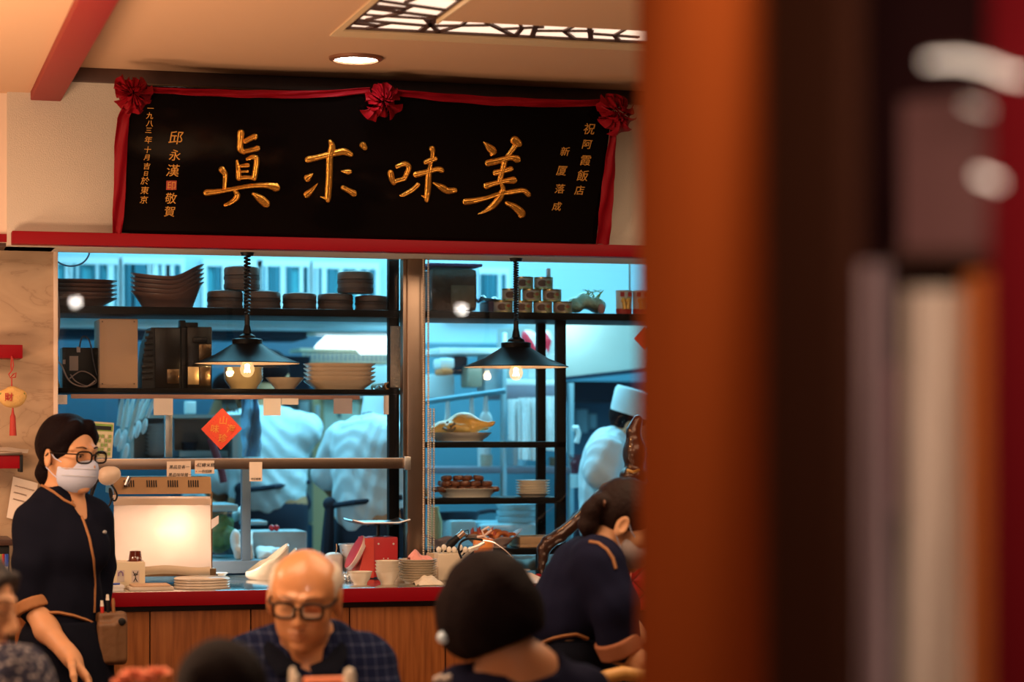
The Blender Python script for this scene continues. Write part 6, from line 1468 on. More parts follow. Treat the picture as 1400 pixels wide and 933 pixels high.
# the arm on her far side hangs behind the body
S.path([C(128, 715, .06), C(133, 775, .14), C(128, 830, .12), C(126, 880, .06)], [.05, .045, .040, .028], .02); hand(S, C(126, 880, .06), (-UP), (-RT), (H.M @ Vector((0, 1, 0))), .9, .4)
skin_mesh(S, o, M_skin_f, H, [(H.c, .14), (wr, .14)])
T = SDF(); w1_torso(T, .010); w1_arm(T, .008); T.path([C(128, 715, .06), C(133, 775, .14), C(128, 832, .12)], [.062, .056, .052], .03)
T.cap(C(76, 676, .0), C(80, 662, .0), .050, .052, .03); T.ell(H.L(0, .075, -.150), (.024, .05, .05), H.M, .010, 1); T.cap(neck0, neck1 + UP * .03, .047, .049, .006, 1); T.cut(C(80, 661), UP * .95 - RT * .2 - FW * .2)
T.ell(C(90, 885, .0), (.139, .113, .14), H.M, .04); T.cut(C(90, 862), -UP)
T.mesh('tunic', M_tunic, o, .007, wob=.002)
K_ = SDF(); K_.ell(C(90, 885, .0), (.145, .115, .14), H.M, .03).cap(C(88, 850, .0), C(88, 900, .0), .115, .135, .03).cap(C(88, 900), C(88, 1080), .145, .20, .03); K_.cut(C(90, 848), UP).cut(C(90, 1085), -UP)
K_.mesh('skirt', M_skirt, o, .010, wob=.003)
cf = SDF(); cf.cap(C(44, 821, -.078), C(49, 836, -.085), .062, .060, .01); ax_ = (C(49, 836, -.085) - C(44, 821, -.078)).normalized(); cf.cut(C(44, 821, -.078), -ax_).cut(C(49, 836, -.085), ax_)
cf.mesh('cuff', M_tan, o, .005)
MB().tube(surf_line(T, [(57, 664), (72, 672), (88, 684), (100, 690), (107, 697), (114, 712), (122, 735), (128, 765), (130, 800), (129, 838)], .004), .0042, 7).build('piping', M_tan, o)
MB().tube(surf_line(T, [(98, 688), (102, 680), (106, 672)], .004), .0036, 6).build('collar_piping', M_tan, o)
BT = SDF(); w1_torso(BT, .012); BT.ell(C(90, 885, .0), (.145, .115, .14), H.M, .03)
q = surf_line(BT, [(66, 838), (80, 838), (100, 842), (118, 848), (133, 855)], .004); MB().tube(q, .011, 8, flat=.45).build('belt', M_tan, o)
MB().ell(T.hit(143, 728, .002), (.016, .006, .006), frame(RT)).build('name_tag', mat('tag_grey', (.4, .38, .36), .4), o)
# hair, ponytail, mask, glasses
def pony(S):
    s_ = H.s; S.ell(H.L(-.01, -.075, .01), (.055, .045, .06), H.M, .03); S.path([H.L(-.02, -.105, -.02), H.L(-.03, -.125, -.07), H.L(-.035, -.118, -.125)], [.034, .036, .018], .02)
    for sg in (-1, 1): S.path([H.L(sg * .03, .062, .098), H.L(sg * .066, .036, .055), H.L(sg * .078, -.004, .015)], [.012, .011, .010], .03)
    S.ell(H.L(0, .11, -.005), (.074, .066, .080), H.M, .02, 1); S.ell(H.L(0, .07, -.09), (.085, .075, .085), H.M, .015, 1)
    for sg in (-1, 1): S.ell(H.L(sg * .085, -.004, -.018), (.02, .024, .036), H.M, .008, 1)
hairshell(H, [((0, 0, -.14), (0, 0, -1))], extra=pony, parent=o, grow=.011)
Mk = SDF(); Mk.ell(H.L(0, .034, -.058), (.066, .076, .062), H.M, .01).ell(H.L(0, .088, -.036), (.030, .032, .036), H.M, .02)
Mk.cut(H.L(0, .022, 0), H.M @ Vector((0, -1, .10))); Mk.cut(H.L(0, .11, -.012), H.M @ Vector((0, -.25, 1))); mo = Mk.mesh('face_mask', M_mask, o, .004, wob=.0008)
for z in (-.05, -.07): MB().tube([q for q in (Mk.hit(H_[0], H_[1], .0015) for H_ in [(84 + 6 * i, 640 - (z + .05) * 500 + 1.5 * i * .2) for i in range(9)]) if q is not None], .0012, 5).build('mask_pleat', mat('mask_pleat_grey', (.50, .52, .60), .9), mo)  # pleat lines in a greyer tone than the mask
for sg in (-1, 1):
    MB().tube([H.L(sg * .058, .05, -.028), H.L(sg * .076, .022, -.012), H.L(sg * .083, -.004, .015)], .0016, 6).build('mask_strap', M_mask, mo); MB().tube([H.L(sg * .052, .045, -.092), H.L(sg * .074, .012, -.062), H.L(sg * .082, -.012, -.04)], .0016, 6).build('mask_strap', M_mask, mo)
H.glasses(o, .027, .018, .0030); H.eyes(o); H.brows(o, M_hair)
# belt pouch with pens (hangs from the belt)
pc = C(152, 873, -.02); u = frame(RT * .5 - FW * .85)
po = thing('belt_pouch', 'brown leather pouch full of pens on the waitress belt', 'pouch', pc - UP * .09)
M_lea = mat('brown_leather', (.15, .070, .028), .55, bump=.3, bscale=40)
S = SDF(); S.rbox(pc, (.046, .022, .082), .012, u).rbox(pc + u @ Vector((.022, .022, -.012)), (.030, .014, .062), .010, u, .012).rbox(pc + u @ Vector((-.02, .020, -.006)), (.022, .012, .066), .010, u, .012); S.mesh('pouch', M_lea, po, .004)
MB().ell(pc + u @ Vector((-.022, .034, .052)), (.012, .004, .012)).build('stud', M_black, po)
for i, (dx, dz, m_, nm, lb) in enumerate(((.012, .118, M_black, 'pen', 'black pen with a pale end standing in the belt pouch'), (.030, .100, mat('pen_red', (.50, .03, .02), .3), 'pen', 'red pen standing in the belt pouch'), (-.006, .105, M_tan, 'pen', 'tan pencil standing in the belt pouch'))):
    a = pc + u @ Vector((dx, .010, .02)); b_ = pc + u @ Vector((dx + .004, .012, dz)); pn = thing(nm, lb, 'pen', a, 'pens in the belt pouch')
    MB().cyl(a, b_, .0055, n=10).build('barrel', m_, pn); MB().cyl(b_, b_ + (b_ - a).normalized() * .018, .006, .004, n=10).build('cap', M_white if i != 2 else M_tan, pn)

# ---------------------------------------------------------- old man in the middle
d0 = 5.7; C = lambda px, py, dd=0.0: D(px, py, d0 + dd)
base = C(418, 0); base.z = 0
o = person('bald old man with glasses in a dark blue checked polo shirt', base)
H = Head(C(417, 817, .0), -FW * .96 - RT * .07 - UP * .21, UP * .97 + RT * .03 - FW * .2, 1.0)
neck0, neck1 = H.L(0, -.03, -.07), C(420, 905, .09)
def om_torso(S, g):
    S.cap(C(352, 908, .07), C(490, 908, .07), .068 + g, .066 + g, .05).ell(C(420, 965, .05), (.175 + g, .115 + g, .16 + g), frame(-FW), .06).cap(C(395, 885, .10), C(447, 885, .10), .055 + g, .055 + g, .05).ell(C(420, 1060, .06), (.15 + g, .12 + g, .18 + g), frame(-FW), .05)
def om_arms(S, g):
    for sg, x0, x1 in ((-1, 340, 322), (1, 500, 520)): S.path([C(x0, 915, .06), C((x0 + x1) / 2, 960, .02), C(x1, 1040, -.02)], [.066 + g, .060 + g, .050 + g], .03)
S = SDF(); H.solid(S, old=True); S.cap(neck0, neck1, .053, .062, .03); om_torso(S, -.004); om_arms(S, -.006)
wl, wr_ = C(385, 1005, -.34), C(460, 1005, -.34)
S.path([C(322, 1040, -.02), wl], [.042, .028], .02); S.path([C(520, 1040, -.02), wr_], [.042, .028], .02)
hand(S, wl, (RT * .5 - FW), (-UP), (RT), 1, .35); hand(S, wr_, (-RT * .5 - FW), (-UP), (-RT), 1, .35)
seat = .47; hp = C(420, 0, .10); hp.z = seat + .10
for sg in (-1, 1):
    a = hp + RT * sg * .09; kn = a - FW * .42 + RT * sg * .04; kn.z = .50; an = kn + FW * .05; an.z = .08
    S.path([a, kn, an], [.085, .060, .040], .04); S.cap(an - UP * .035, an - UP * .045 - FW * .15, .035, .028, .02)
S.ell(hp, (.16, .13, .11), frame(-FW), .05)
S.mesh('body', [M_skin_old, mat('lips_old', (.42, .17, .075), .5)], o, .008, [(H.c, .15)], .0038, matfn=H.lipfn())
H.eyes(o, closed=True); H.brows(o, mat('grey_brow', (.12, .055, .03), .8), .0032)
T = SDF(); om_torso(T, .012); T.path([C(340, 915, .06), C(331, 960, .02), C(322, 1030, -.02)], [.080, .074, .068], .03).path([C(500, 915, .06), C(511, 960, .02), C(520, 1030, -.02)], [.080, .074, .068], .03)
T.cap(neck0, neck1 - FW * .01, .062, .064, .012, 1); T.ell(C(422, 893, -.03), (.035, .06, .045), None, .02, 1); T.cut((0, 0, .62), (0, 0, -1))
M_check = ramp_mat('checked_cotton', check_tex(.027), [(0, (.006, .009, .032)), (.5, (.026, .034, .075)), (1, (.075, .09, .15))], .9, .06)
T.mesh('polo_shirt', M_check, o, .008, wob=.0025)
cl_ = MB()
for sg, p_, q_ in ((-1, [(374, 864, .10), (381, 884, .04), (396, 899, -.01), (414, 909, -.03)], [(360, 872, .09), (366, 900, .0), (382, 922, -.055), (404, 926, -.06)]), (1, [(462, 860, .10), (460, 882, .04), (447, 899, -.01), (424, 909, -.03)], [(478, 868, .09), (476, 898, .0), (461, 922, -.055), (432, 926, -.06)])):
    def fn(u, v, p_=p_, q_=q_):
        k = min(int(u * 3), 2); f = u * 3 - k; L_ = lambda a, b_: [a[i] + (b_[i] - a[i]) * f for i in range(3)]
        a, b_ = L_(p_[k], p_[k + 1]), L_(q_[k], q_[k + 1]); return C(a[0], a[1], a[2]).lerp(C(b_[0], b_[1], b_[2]), v) - FW * (.026 + .026 * (1 - u) + .014 * math.sin(v * 2.6 + .3))
    cl_.sheet(fn, 18, 6, .004)
cl_.build('collar', mat('navy_knit', (.004, .005, .010), .95, spec=.05), o)
trs = SDF()
for sg in (-1, 1):
    a = hp + RT * sg * .09; kn = a - FW * .42 + RT * sg * .04; kn.z = .50; an = kn + FW * .05; an.z = .10; trs.path([a, kn, an], [.098, .074, .062], .03)
trs.ell(hp, (.172, .142, .122), frame(-FW), .05); trs.cut((0, 0, .66), (0, 0, 1)); trs.mesh('trousers', M_skirt, o, .012)
fr_ = SDF(); fr_.ell(H.L(0, -.018, .028), (.093, .100, .088), H.M, .01); fr_.ell(H.L(0, .0, .125), (.084, .130, .075), H.M, .02, 1); fr_.ell(H.L(0, .13, .0), (.115, .115, .13), H.M, .015, 1)
for sg in (-1, 1): fr_.ell(H.L(sg * .088, -.004, -.016), (.03, .036, .046), H.M, .006, 1)
fr_.cut(H.L(0, 0, -.055), H.M @ Vector((0, 0, -1))); fr_.mesh('hair_fringe', mat('white_hair', (.55, .48, .40), .8, bump=.5, bscale=150), o, .005, wob=.001)
H.glasses(o, .0265, .0190, .0042)
MB().tube([H.L(x, .0935 - abs(x) * .42, -.0715 - .9 * x * x * 14) for x in (-.026, -.018, -.009, 0, .009, .018, .026)], [.0008, .0016, .002, .002, .002, .0016, .0008], 6).build('mouth_line', mat('mouth_dark', (.10, .025, .015), .7), o)

# ---------------------------------------------------------- woman with the black bob, seen from behind
d0 = 5.2; C = lambda px, py, dd=0.0: D(px, py, d0 + dd)
base = C(690, 0); base.z = 0
o = person('woman with a black bob in a dark top, seen from behind at table', base)
H = Head(C(668, 825, .0), FW * .9 - RT * .35 - UP * .25, UP * .96 + FW * .22 - RT * .06, 1.0)
neck0, neck1 = H.L(0, -.01, -.06), C(708, 905, -.02)
def wb_torso(S, g):
    S.cap(C(634, 950, .0), C(792, 950, .0), .055 + g, .055 + g, .05).ell(C(712, 1005, .0), (.16 + g, .105 + g, .15 + g), frame(FW), .06).cap(C(690, 912, -.01), C(735, 912, -.01), .045 + g, .045 + g, .05).ell(C(712, 1090, .0), (.14 + g, .12 + g, .17 + g), frame(FW), .05)
S = SDF(); H.solid(S, fem=True); S.cap(neck0, neck1, .050, .056, .03); wb_torso(S, -.004)
for sg, x0 in ((-1, 632), (1, 796)):
    e = C(x0 - sg * 4, 1060, .06); wv = C(x0 - sg * 40 - 40, 1030, .28); S.path([C(x0, 955, .0), e, wv], [.052, .042, .028], .03); hand(S, wv, FW - RT * sg * .3, -UP, -RT * sg, .92, .35)
hp = C(712, 0, .0); hp.z = .57
for sg in (-1, 1):
    a = hp + RT * sg * .09; kn = a + FW * .40 + RT * sg * .03; kn.z = .50; an = kn - FW * .05; an.z = .08; S.path([a, kn, an], [.085, .058, .038], .04); S.cap(an - UP * .035, an - UP * .045 + FW * .14, .033, .026, .02)
S.ell(hp, (.16, .13, .11), frame(FW), .05)
skin_mesh(S, o, M_skin, H, [(H.c, .13)])
T = SDF(); wb_torso(T, .010)
for sg, x0 in ((-1, 632), (1, 796)): T.path([C(x0, 955, .0), C(x0 - sg * 4, 1075, .06)], [.066, .056], .03)
T.cap(C(700, 880, -.02), C(718, 895, -.03), .075, .075, .01, 1); T.cap(C(652, 905, -.04), C(750, 898, -.06), .024, .030, .02, 1); T.cut((0, 0, .60), (0, 0, -1)); T.mesh('dark_top', M_tunicb, o, .008, wob=.002)
trs = SDF()
for sg in (-1, 1):
    a = hp + RT * sg * .09; kn = a + FW * .40 + RT * sg * .03; kn.z = .50; an = kn - FW * .05; an.z = .10; trs.path([a, kn, an], [.097, .072, .058], .03)
trs.ell(hp, (.172, .142, .122), frame(FW), .05); trs.cut((0, 0, .64), (0, 0, 1)); trs.mesh('trousers', M_skirt, o, .012)
B = SDF(); B.ell(C(668, 822, -.01), (.108, .112, .118), None, .02).ell(C(655, 853, .0), (.092, .105, .085), None, .04).ell(C(690, 850, -.005), (.088, .100, .075), None, .05).path([C(618, 830, .0), C(632, 868, .0), C(650, 890, .01)], [.030, .036, .026], .03)
B.ell(H.L(0, .14, -.03), (.062, .075, .12), H.M, .02, 1)
# lower edge of the bob slants up to the far side
p0, p1 = C(640, 903), C(745, 858); nn = (p1 - p0).normalized().cross(FW).normalized(); nn = nn if nn.z < 0 else -nn
B.cut(p0, nn); B.mesh('bob_hair', M_hair, o, .006, wob=.0015)
MB().ell(C(606, 872, -.05), .0145).build('earring', mat('blue_pearl', (.55, .75, .95), .15, coat=.6), o)
q = MB()
for i in range(4): q.ell(C(597 + 5.5 * i, 929 - 2.5 * (i % 2), -.07), (.008, .006, .008), n=10)
q.build('lace_edge', mat('lace_white', (.62, .58, .55), .9), o)

# ---------------------------------------------------------- seated woman at the picture's edge, in profile
d0 = 5.0; C = lambda px, py, dd=0.0: D(px, py, d0 + dd)
base = C(-30, 0); base.z = 0
o = person('seated woman in a patterned blouse looking down, cut by the picture edge', base)
H = Head(C(-40, 824, .0), RT * .95 - FW * .20 - UP * .20, UP * .98 + RT * .2, 1.0)
neck0, neck1 = H.L(0, -.025, -.07), C(-45, 905, .02)
def lw(S, g):
    S.cap(C(-100, 935, .0), C(18, 930, -.08), .060 + g, .062 + g, .05).ell(C(-45, 990, .0), (.15 + g, .12 + g, .16 + g), H.M, .06).path([C(24, 930, -.08), C(44, 980, -.12), C(48, 1050, -.10)], [.064 + g, .058 + g, .05 + g], .03).ell(C(-45, 1080, .0), (.15 + g, .13 + g, .17 + g), H.M, .05)
S = SDF(); H.solid(S, fem=True); S.cap(neck0, neck1, .05, .055, .03); lw(S, -.006)
wv = C(66, 1076, -.06); S.path([C(48, 1050, -.10), wv], [.042, .028], .02); hand(S, wv, RT * .4 + FW, -UP, -RT, .92, .35)
hp = C(-45, 0, .0); hp.z = .57
for sg in (-1, 1):
    a = hp + FW * sg * .09; kn = a + RT * .40; kn.z = .50; an = kn - RT * .05; an.z = .08; S.path([a, kn, an], [.085, .058, .038], .04); S.cap(an - UP * .035, an - UP * .045 + RT * .14, .033, .026, .02)
S.ell(hp, (.13, .16, .11), frame(FW), .05)
skin_mesh(S, o, M_skin_f, H, [(H.c, .13)]); H.eyes(o, closed=True); H.brows(o, M_hair, .0026)
T = SDF(); lw(T, .010); T.cap(neck0, neck1, .058, .062, .012, 1); T.cut((0, 0, .60), (0, 0, -1))
M_pat = ramp_mat('patterned_blouse', vor_tex(75), [(0, (.42, .38, .36)), (.30, (.22, .20, .22)), (.42, (.02, .022, .045)), (1, (.012, .013, .03))], .85, .2)
T.mesh('blouse', M_pat, o, .008, wob=.003)
trs = SDF()
for sg in (-1, 1):
    a = hp + FW * sg * .09; kn = a + RT * .40; kn.z = .50; an = kn - RT * .05; an.z = .10; trs.path([a, kn, an], [.097, .072, .058], .03)
trs.ell(hp, (.142, .172, .122), frame(FW), .05); trs.cut((0, 0, .64), (0, 0, 1)); trs.mesh('trousers', M_skirt, o, .012)
def shorth(S):
    S.ell(H.L(0, .115, -.020), (.085, .066, .085), H.M, .02, 1); S.ell(H.L(0, .07, -.10), (.09, .07, .08), H.M, .015, 1)
    [S.path([H.L(sg * .03, .076, .072), H.L(sg * .056, .060, .048), H.L(sg * .072, .036, .012)], [.010, .010, .006], .02) for sg in (-1, 1)]
hairshell(H, [((0, 0, -.07), (0, .25, -1))], extra=shorth, parent=o, grow=.008, m=mat('greying_hair', (.022, .017, .017), .55, spec=.25, var=.6, vscale=120, bump=.4, bscale=120))

# ---------------------------------------------------------- dark head at the bottom edge, seen from behind
d0 = 4.3; C = lambda px, py, dd=0.0: D(px, py, d0 + dd)
base = C(305, 0); base.z = 0
o = person('diner seen from behind, only black hair showing before the old man', base)
H = Head(C(304, 968, .0), FW * .96 - UP * .2, UP, .98)
S = SDF(); H.solid(S); S.cap(H.L(0, -.015, -.06), C(304, 1075, .0), .05, .056, .03)
def dt(S, g): S.cap(C(215, 1105, .0), C(393, 1105, .0), .058 + g, .058 + g, .05).ell(C(304, 1160, .0), (.165 + g, .11 + g, .17 + g), frame(FW), .06).ell(C(304, 1240, .0), (.15 + g, .12 + g, .17 + g), frame(FW), .05)
dt(S, -.004); hp = C(304, 0, .0); hp.z = .56
for sg in (-1, 1):
    a = hp + RT * sg * .09; kn = a + FW * .38 + RT * sg * .03; kn.z = .50; an = kn - FW * .05; an.z = .08; S.path([a, kn, an], [.085, .058, .038], .04); S.cap(an - UP * .035, an - UP * .045 + FW * .14, .033, .026, .02)
    e = C(304 + sg * 100, 1180, .02); wv = C(304 + sg * 60, 1082, .34); S.path([C(304 + sg * 90, 1110), e, wv], [.052, .042, .028], .03); hand(S, wv, FW, -UP, -RT * sg, .92, .35)
skin_mesh(S, o, M_skin, H, None, .010)
T = SDF(); dt(T, .010)
for sg in (-1, 1): T.path([C(304 + sg * 90, 1110), C(304 + sg * 99, 1200, .05)], [.066, .056], .03)
T.cut((0, 0, .58), (0, 0, -1)); T.mesh('dark_shirt', M_tunic, o, .012)
trs = SDF()
for sg in (-1, 1):
    a = hp + RT * sg * .09; kn = a + FW * .38 + RT * sg * .03; kn.z = .50; an = kn - FW * .05; an.z = .10; trs.path([a, kn, an], [.097, .072, .058], .03)
trs.ell(hp, (.172, .142, .122), frame(FW), .05); trs.cut((0, 0, .62), (0, 0, 1)); trs.mesh('trousers', M_skirt, o, .014)
def dh(S): S.ell(H.L(0, .13, -.03), (.07, .06, .10), H.M, .015, 1); S.ell(H.L(0, -.04, -.03), (.082, .07, .07), H.M, .03)
hairshell(H, [((0, 0, -.10), (0, 0, -1))], extra=dh, parent=o, grow=.014, res=.006)

# ---------------------------------------------------------- waitress bending beside the pillar
d0 = 6.5; C = lambda px, py, dd=0.0: D(px, py, d0 + dd)
base = C(790, 0); base.z = 0
o = person('waitress with a ponytail bending over beside the pillar, in side view', base)
H = Head(C(856, 716, .03), RT * .86 - UP * .48 - FW * .05, UP * .85 + RT * .5, .98)
neck0, neck1 = H.L(0, -.03, -.06), C(812, 764, .03)
def w2(S, g):
    S.ell(C(799, 812, .03), (.105 + g, .15 + g, .130 + g), frame(FW), .05).cap(C(815, 768, -.08), C(800, 772, .14), .066 + g, .06 + g, .05).ell(C(772, 852, .03), (.085 + g, .13 + g, .09 + g), frame(FW), .06).cap(C(796, 784, .03), C(770, 836, .03), .070 + g, .080 + g, .06)
def w2a(S, g): S.path([C(822, 778, -.11), C(840, 830, -.14), C(846, 886, -.13)], [.062 + g, .058 + g, .050 + g], .03)
S = SDF(); H.solid(S, fem=True); S.cap(neck0, neck1, .048, .054, .03); w2(S, -.004); w2a(S, -.008)
wr = C(884, 912, -.16); S.path([C(846, 886, -.13), wr], [.042, .027], .02); hand(S, wr, (RT * .75 + UP * .55), (RT * .4 - UP * .6 - FW * .3), (-FW), .95, .7)
w2w = C(878, 880, .10); S.path([C(815, 782, .15), C(845, 840, .18), w2w], [.05, .042, .027], .02); hand(S, w2w, (RT + UP * .2), -UP, -FW, .95, .6)
for sg in (-1, 1):
    hip = C(776, 895, .03) + FW * sg * .06; an = Vector((hip.x, hip.y, .08)); S.path([hip, (hip + an) / 2 + RT * .01, an], [.082, .058, .038], .03); S.cap(an - UP * .03, an - UP * .045 + RT * .14, .035, .028, .02)
skin_mesh(S, o, M_skin_f, H, [(H.c, .13), (wr, .12)])
T = SDF(); w2(T, .008); w2a(T, .008); T.path([C(815, 782, .15), C(845, 840, .18)], [.062, .056], .03)
T.cap(neck0, neck1, .058, .060, .01, 1); T.cut(C(775, 892), -UP * .95 - RT * .1); T.mesh('tunic', M_tunicb, o, .007, wob=.002)
K_ = SDF(); K_.ell(C(776, 900, .03), (.118, .175, .14), frame(FW), .03).cap(C(778, 905, .03), C(780, 1080, .03), .135, .19, .03); K_.cut(C(775, 872), UP).cut(C(775, 1090), -UP); K_.mesh('skirt', M_skirt, o, .010, wob=.003)
cf = SDF(); a, b_ = C(841, 872, -.14), C(850, 893, -.13); cf.cap(a, b_, .064, .062, .01); ax_ = (b_ - a).normalized(); cf.cut(a, -ax_).cut(b_, ax_); cf.mesh('cuff', mat('tan_cuff', (.30, .11, .05), .8), o, .005)
BT = SDF(); w2(BT, .016); BT.ell(C(776, 900, .03), (.120, .178, .142), frame(FW), .03)
q = surf_line(BT, [(741, 880), (755, 874), (772, 870), (788, 868), (803, 874)], .004); MB().tube(q, .010, 8, flat=.45).build('belt', M_tan, o)
MB().tube(surf_line(T, [(806, 741), (818, 743), (830, 752), (838, 764), (842, 778)], .005), .0048, 7).build('collar_piping', M_tan, o)
def pony2(S):
    S.ell(H.L(0, .11, -.015), (.085, .068, .090), H.M, .015, 1); S.ell(H.L(0, .06, -.09), (.09, .085, .065), H.M, .015, 1)
    for sg in (-1, 1): S.ell(H.L(sg * .085, -.006, -.018), (.02, .024, .036), H.M, .006, 1)
    S.path([C(832, 688, -.01), C(818, 688, -.02), C(808, 700, -.02), C(804, 720, -.02), C(805, 742, -.02)], [.016, .024, .027, .026, .006], .015)
hairshell(H, [], extra=pony2, parent=o, grow=.010, m=mat('brown_black_hair', (.014, .006, .005), .6, spec=.12, bump=.35, bscale=90))
MB().tube([C(824, 680, -.03), C(827, 688, -.045), C(824, 697, -.03)], .0035, 8).build('hair_tie', mat('tie_brown', (.14, .05, .02), .6), o)
Mk = SDF(); Mk.ell(H.L(0, .034, -.058), (.066, .076, .062), H.M, .01).ell(H.L(0, .088, -.036), (.030, .032, .036), H.M, .02); Mk.cut(H.L(0, .022, 0), H.M @ Vector((0, -1, .10))); Mk.cut(H.L(0, .11, -.012), H.M @ Vector((0, -.25, 1))); mo = Mk.mesh('face_mask', mat('mask_grey', (.36, .30, .30), .8), o, .005)
for sg in (-1, 1):
    MB().tube([H.L(sg * .058, .05, -.028), H.L(sg * .076, .022, -.012), H.L(sg * .083, -.004, .015)], .0018, 6).build('mask_strap', M_mask, mo); MB().tube([H.L(sg * .052, .045, -.092), H.L(sg * .074, .012, -.062), H.L(sg * .082, -.012, -.04)], .0018, 6).build('mask_strap', M_mask, mo)
H.eyes(o, closed=True)
rp = C(738, 886, .0); S = SDF(); S.rbox(rp, (.022, .02, .035), .008, frame(FW)); rd = thing('radio_clip', 'small black radio clipped at the back of the bending waitress', 'radio', rp - UP * .04); S.mesh('case', M_black, rd, .004); MB().cyl(rp + UP * .03, rp + UP * .05, .004, n=8).build('antenna', M_black, rd)

# ---------------------------------------------------------- cooks behind the glass
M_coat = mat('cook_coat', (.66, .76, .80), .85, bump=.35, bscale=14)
def cook(label, px, d0, fwd, ysh, tilt=0.0, hat=True, arms=(None, None), apron=True, lean=(0, 0), sc_=1.0, dark=M_hair, hc=None):
    C = lambda x, y, dd=0.0: D(x, y, d0 + dd); M = frame(fwd); fw, rt = M @ Vector((0, 1, 0)), M @ Vector((1, 0, 0))
    sh = C(px, ysh); o = person(label, Vector((sh.x, sh.y, 0))); zs = sh.z
    hipz = zs - .38; hip = Vector((sh.x, sh.y, hipz)) + fw * -lean[0] + rt * -lean[1]
    H = Head(C(*hc) if hc else sh + UP * .20 + fw * (.05 + .10 * tilt), fw - UP * tilt, UP + fw * tilt, sc_)
    def torso(S, g):
        S.cap(sh - rt * .155 - UP * .03, sh + rt * .155 - UP * .03, .062 + g, .062 + g, .05).ell(sh.lerp(hip, .35), (.18 + g, .12 + g, .20 + g), M, .06).ell(sh.lerp(hip, .8), (.165 + g, .12 + g, .17 + g), M, .06)
    S = SDF(); H.solid(S); S.cap(H.L(0, -.02, -.07), sh - UP * .01, .05, .06, .03); torso(S, -.01); T = SDF(); torso(T, .012)
    for sg, ar in zip((-1, 1), arms):
        s0 = sh + rt * sg * .18 - UP * .04
        e, wv = (s0 - UP * .26 + rt * sg * .07, s0 - UP * .36 + fw * .20 + rt * sg * .02) if ar is None else (C(*ar[0]), C(*ar[1]))
        S.path([s0, e, wv], [.052, .044, .028], .03); hand(S, wv, (wv - e), -UP, -rt * sg, .95, .4); T.path([s0, s0.lerp(e, .85)], [.072, .076], .03)
    for sg in (-1, 1):
        a = hip + rt * sg * .09; an = Vector((a.x, a.y, .08)); S.path([a, (a + an) / 2 + fw * .01, an], [.095, .062, .042], .04); S.cap(an - UP * .03, an - UP * .045 + fw * .15, .036, .03, .02)
    S.mesh('body', M_skin, o, .010, [(H.c, .13)], .006)
    T.cap(H.L(0, -.02, -.07), sh, .058, .066, .01, 1); T.cut(hip - UP * .10, -UP); T.mesh('white_coat', M_coat, o, .009, wob=.005)
    tr = SDF()
    for sg in (-1, 1):
        a = hip + rt * sg * .09; an = Vector((a.x, a.y, .10)); tr.path([a, (a + an) / 2, an], [.095, .082, .07], .04)
    tr.ell(hip - UP * .05, (.155, .112, .12), M, .05); tr.mesh('dark_trousers', M_navy, o, .014)
    if apron:
        A = SDF(); A.ell(hip + UP * .02, (.196, .150, .10), M, .03).cap(hip + fw * .05, Vector((hip.x, hip.y, .55)) + fw * .05, .17, .18, .03)
        A.cut(hip + UP * .10, UP).cut(Vector((0, 0, .5)), -UP); A.cut(hip + fw * .0, -fw); A.mesh('apron', M_navy, o, .010, wob=.003)
        bk = MB().tube([hip + UP * .09 - rt * .19, hip + UP * .075 - fw * .145 - rt * .06, hip + UP * .09 - fw * .145 + rt * .06, hip + UP * .11 + rt * .19], .012, 8); kb = hip + UP * .08 - fw * .15 - rt * .09
        bk.ell(kb, (.03, .02, .03)).tube([kb, kb - UP * .12 - rt * .01, kb - UP * .26 - rt * .02], [.02, .026, .03], 8); bk.build('apron_strings', M_navy, o)
    def dh(S): S.ell(H.L(0, .125, -.03), (.085, .07, .10), H.M, .015, 1)
    hairshell(H, [((0, 0, -.05), (0, .15, -1))], extra=dh, parent=o, grow=.008, res=.008, m=dark)
    if hat:
        r = .088 * sc_
        MB().lathe(H.L(0, -.014, .040), [(r, 0), (r * 1.02, .03), (r * 1.05, .09), (r * .98, .105), (.001, .108)], 32, sy=1.15, rot=H.M, cap0=False).build('cook_hat', M_kw, o)
    return o, H
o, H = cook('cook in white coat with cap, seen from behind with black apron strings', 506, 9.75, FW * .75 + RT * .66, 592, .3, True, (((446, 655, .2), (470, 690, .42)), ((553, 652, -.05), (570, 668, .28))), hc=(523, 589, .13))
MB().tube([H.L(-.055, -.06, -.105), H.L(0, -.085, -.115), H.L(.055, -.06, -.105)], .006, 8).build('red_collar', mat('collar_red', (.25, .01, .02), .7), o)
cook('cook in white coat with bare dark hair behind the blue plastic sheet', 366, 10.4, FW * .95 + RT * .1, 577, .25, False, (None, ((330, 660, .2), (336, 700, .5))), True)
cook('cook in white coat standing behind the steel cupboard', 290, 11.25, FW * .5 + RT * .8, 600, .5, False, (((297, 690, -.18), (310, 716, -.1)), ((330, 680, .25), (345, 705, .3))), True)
o, H = cook('cook in white coat and cap, in profile beside the pillar', 836, 9.55, RT * .93 - FW * .15, 610, .3, True, (None, ((822, 650, -.2), (845, 682, -.25))), True, sc_=.98, hc=(866, 582, .0))
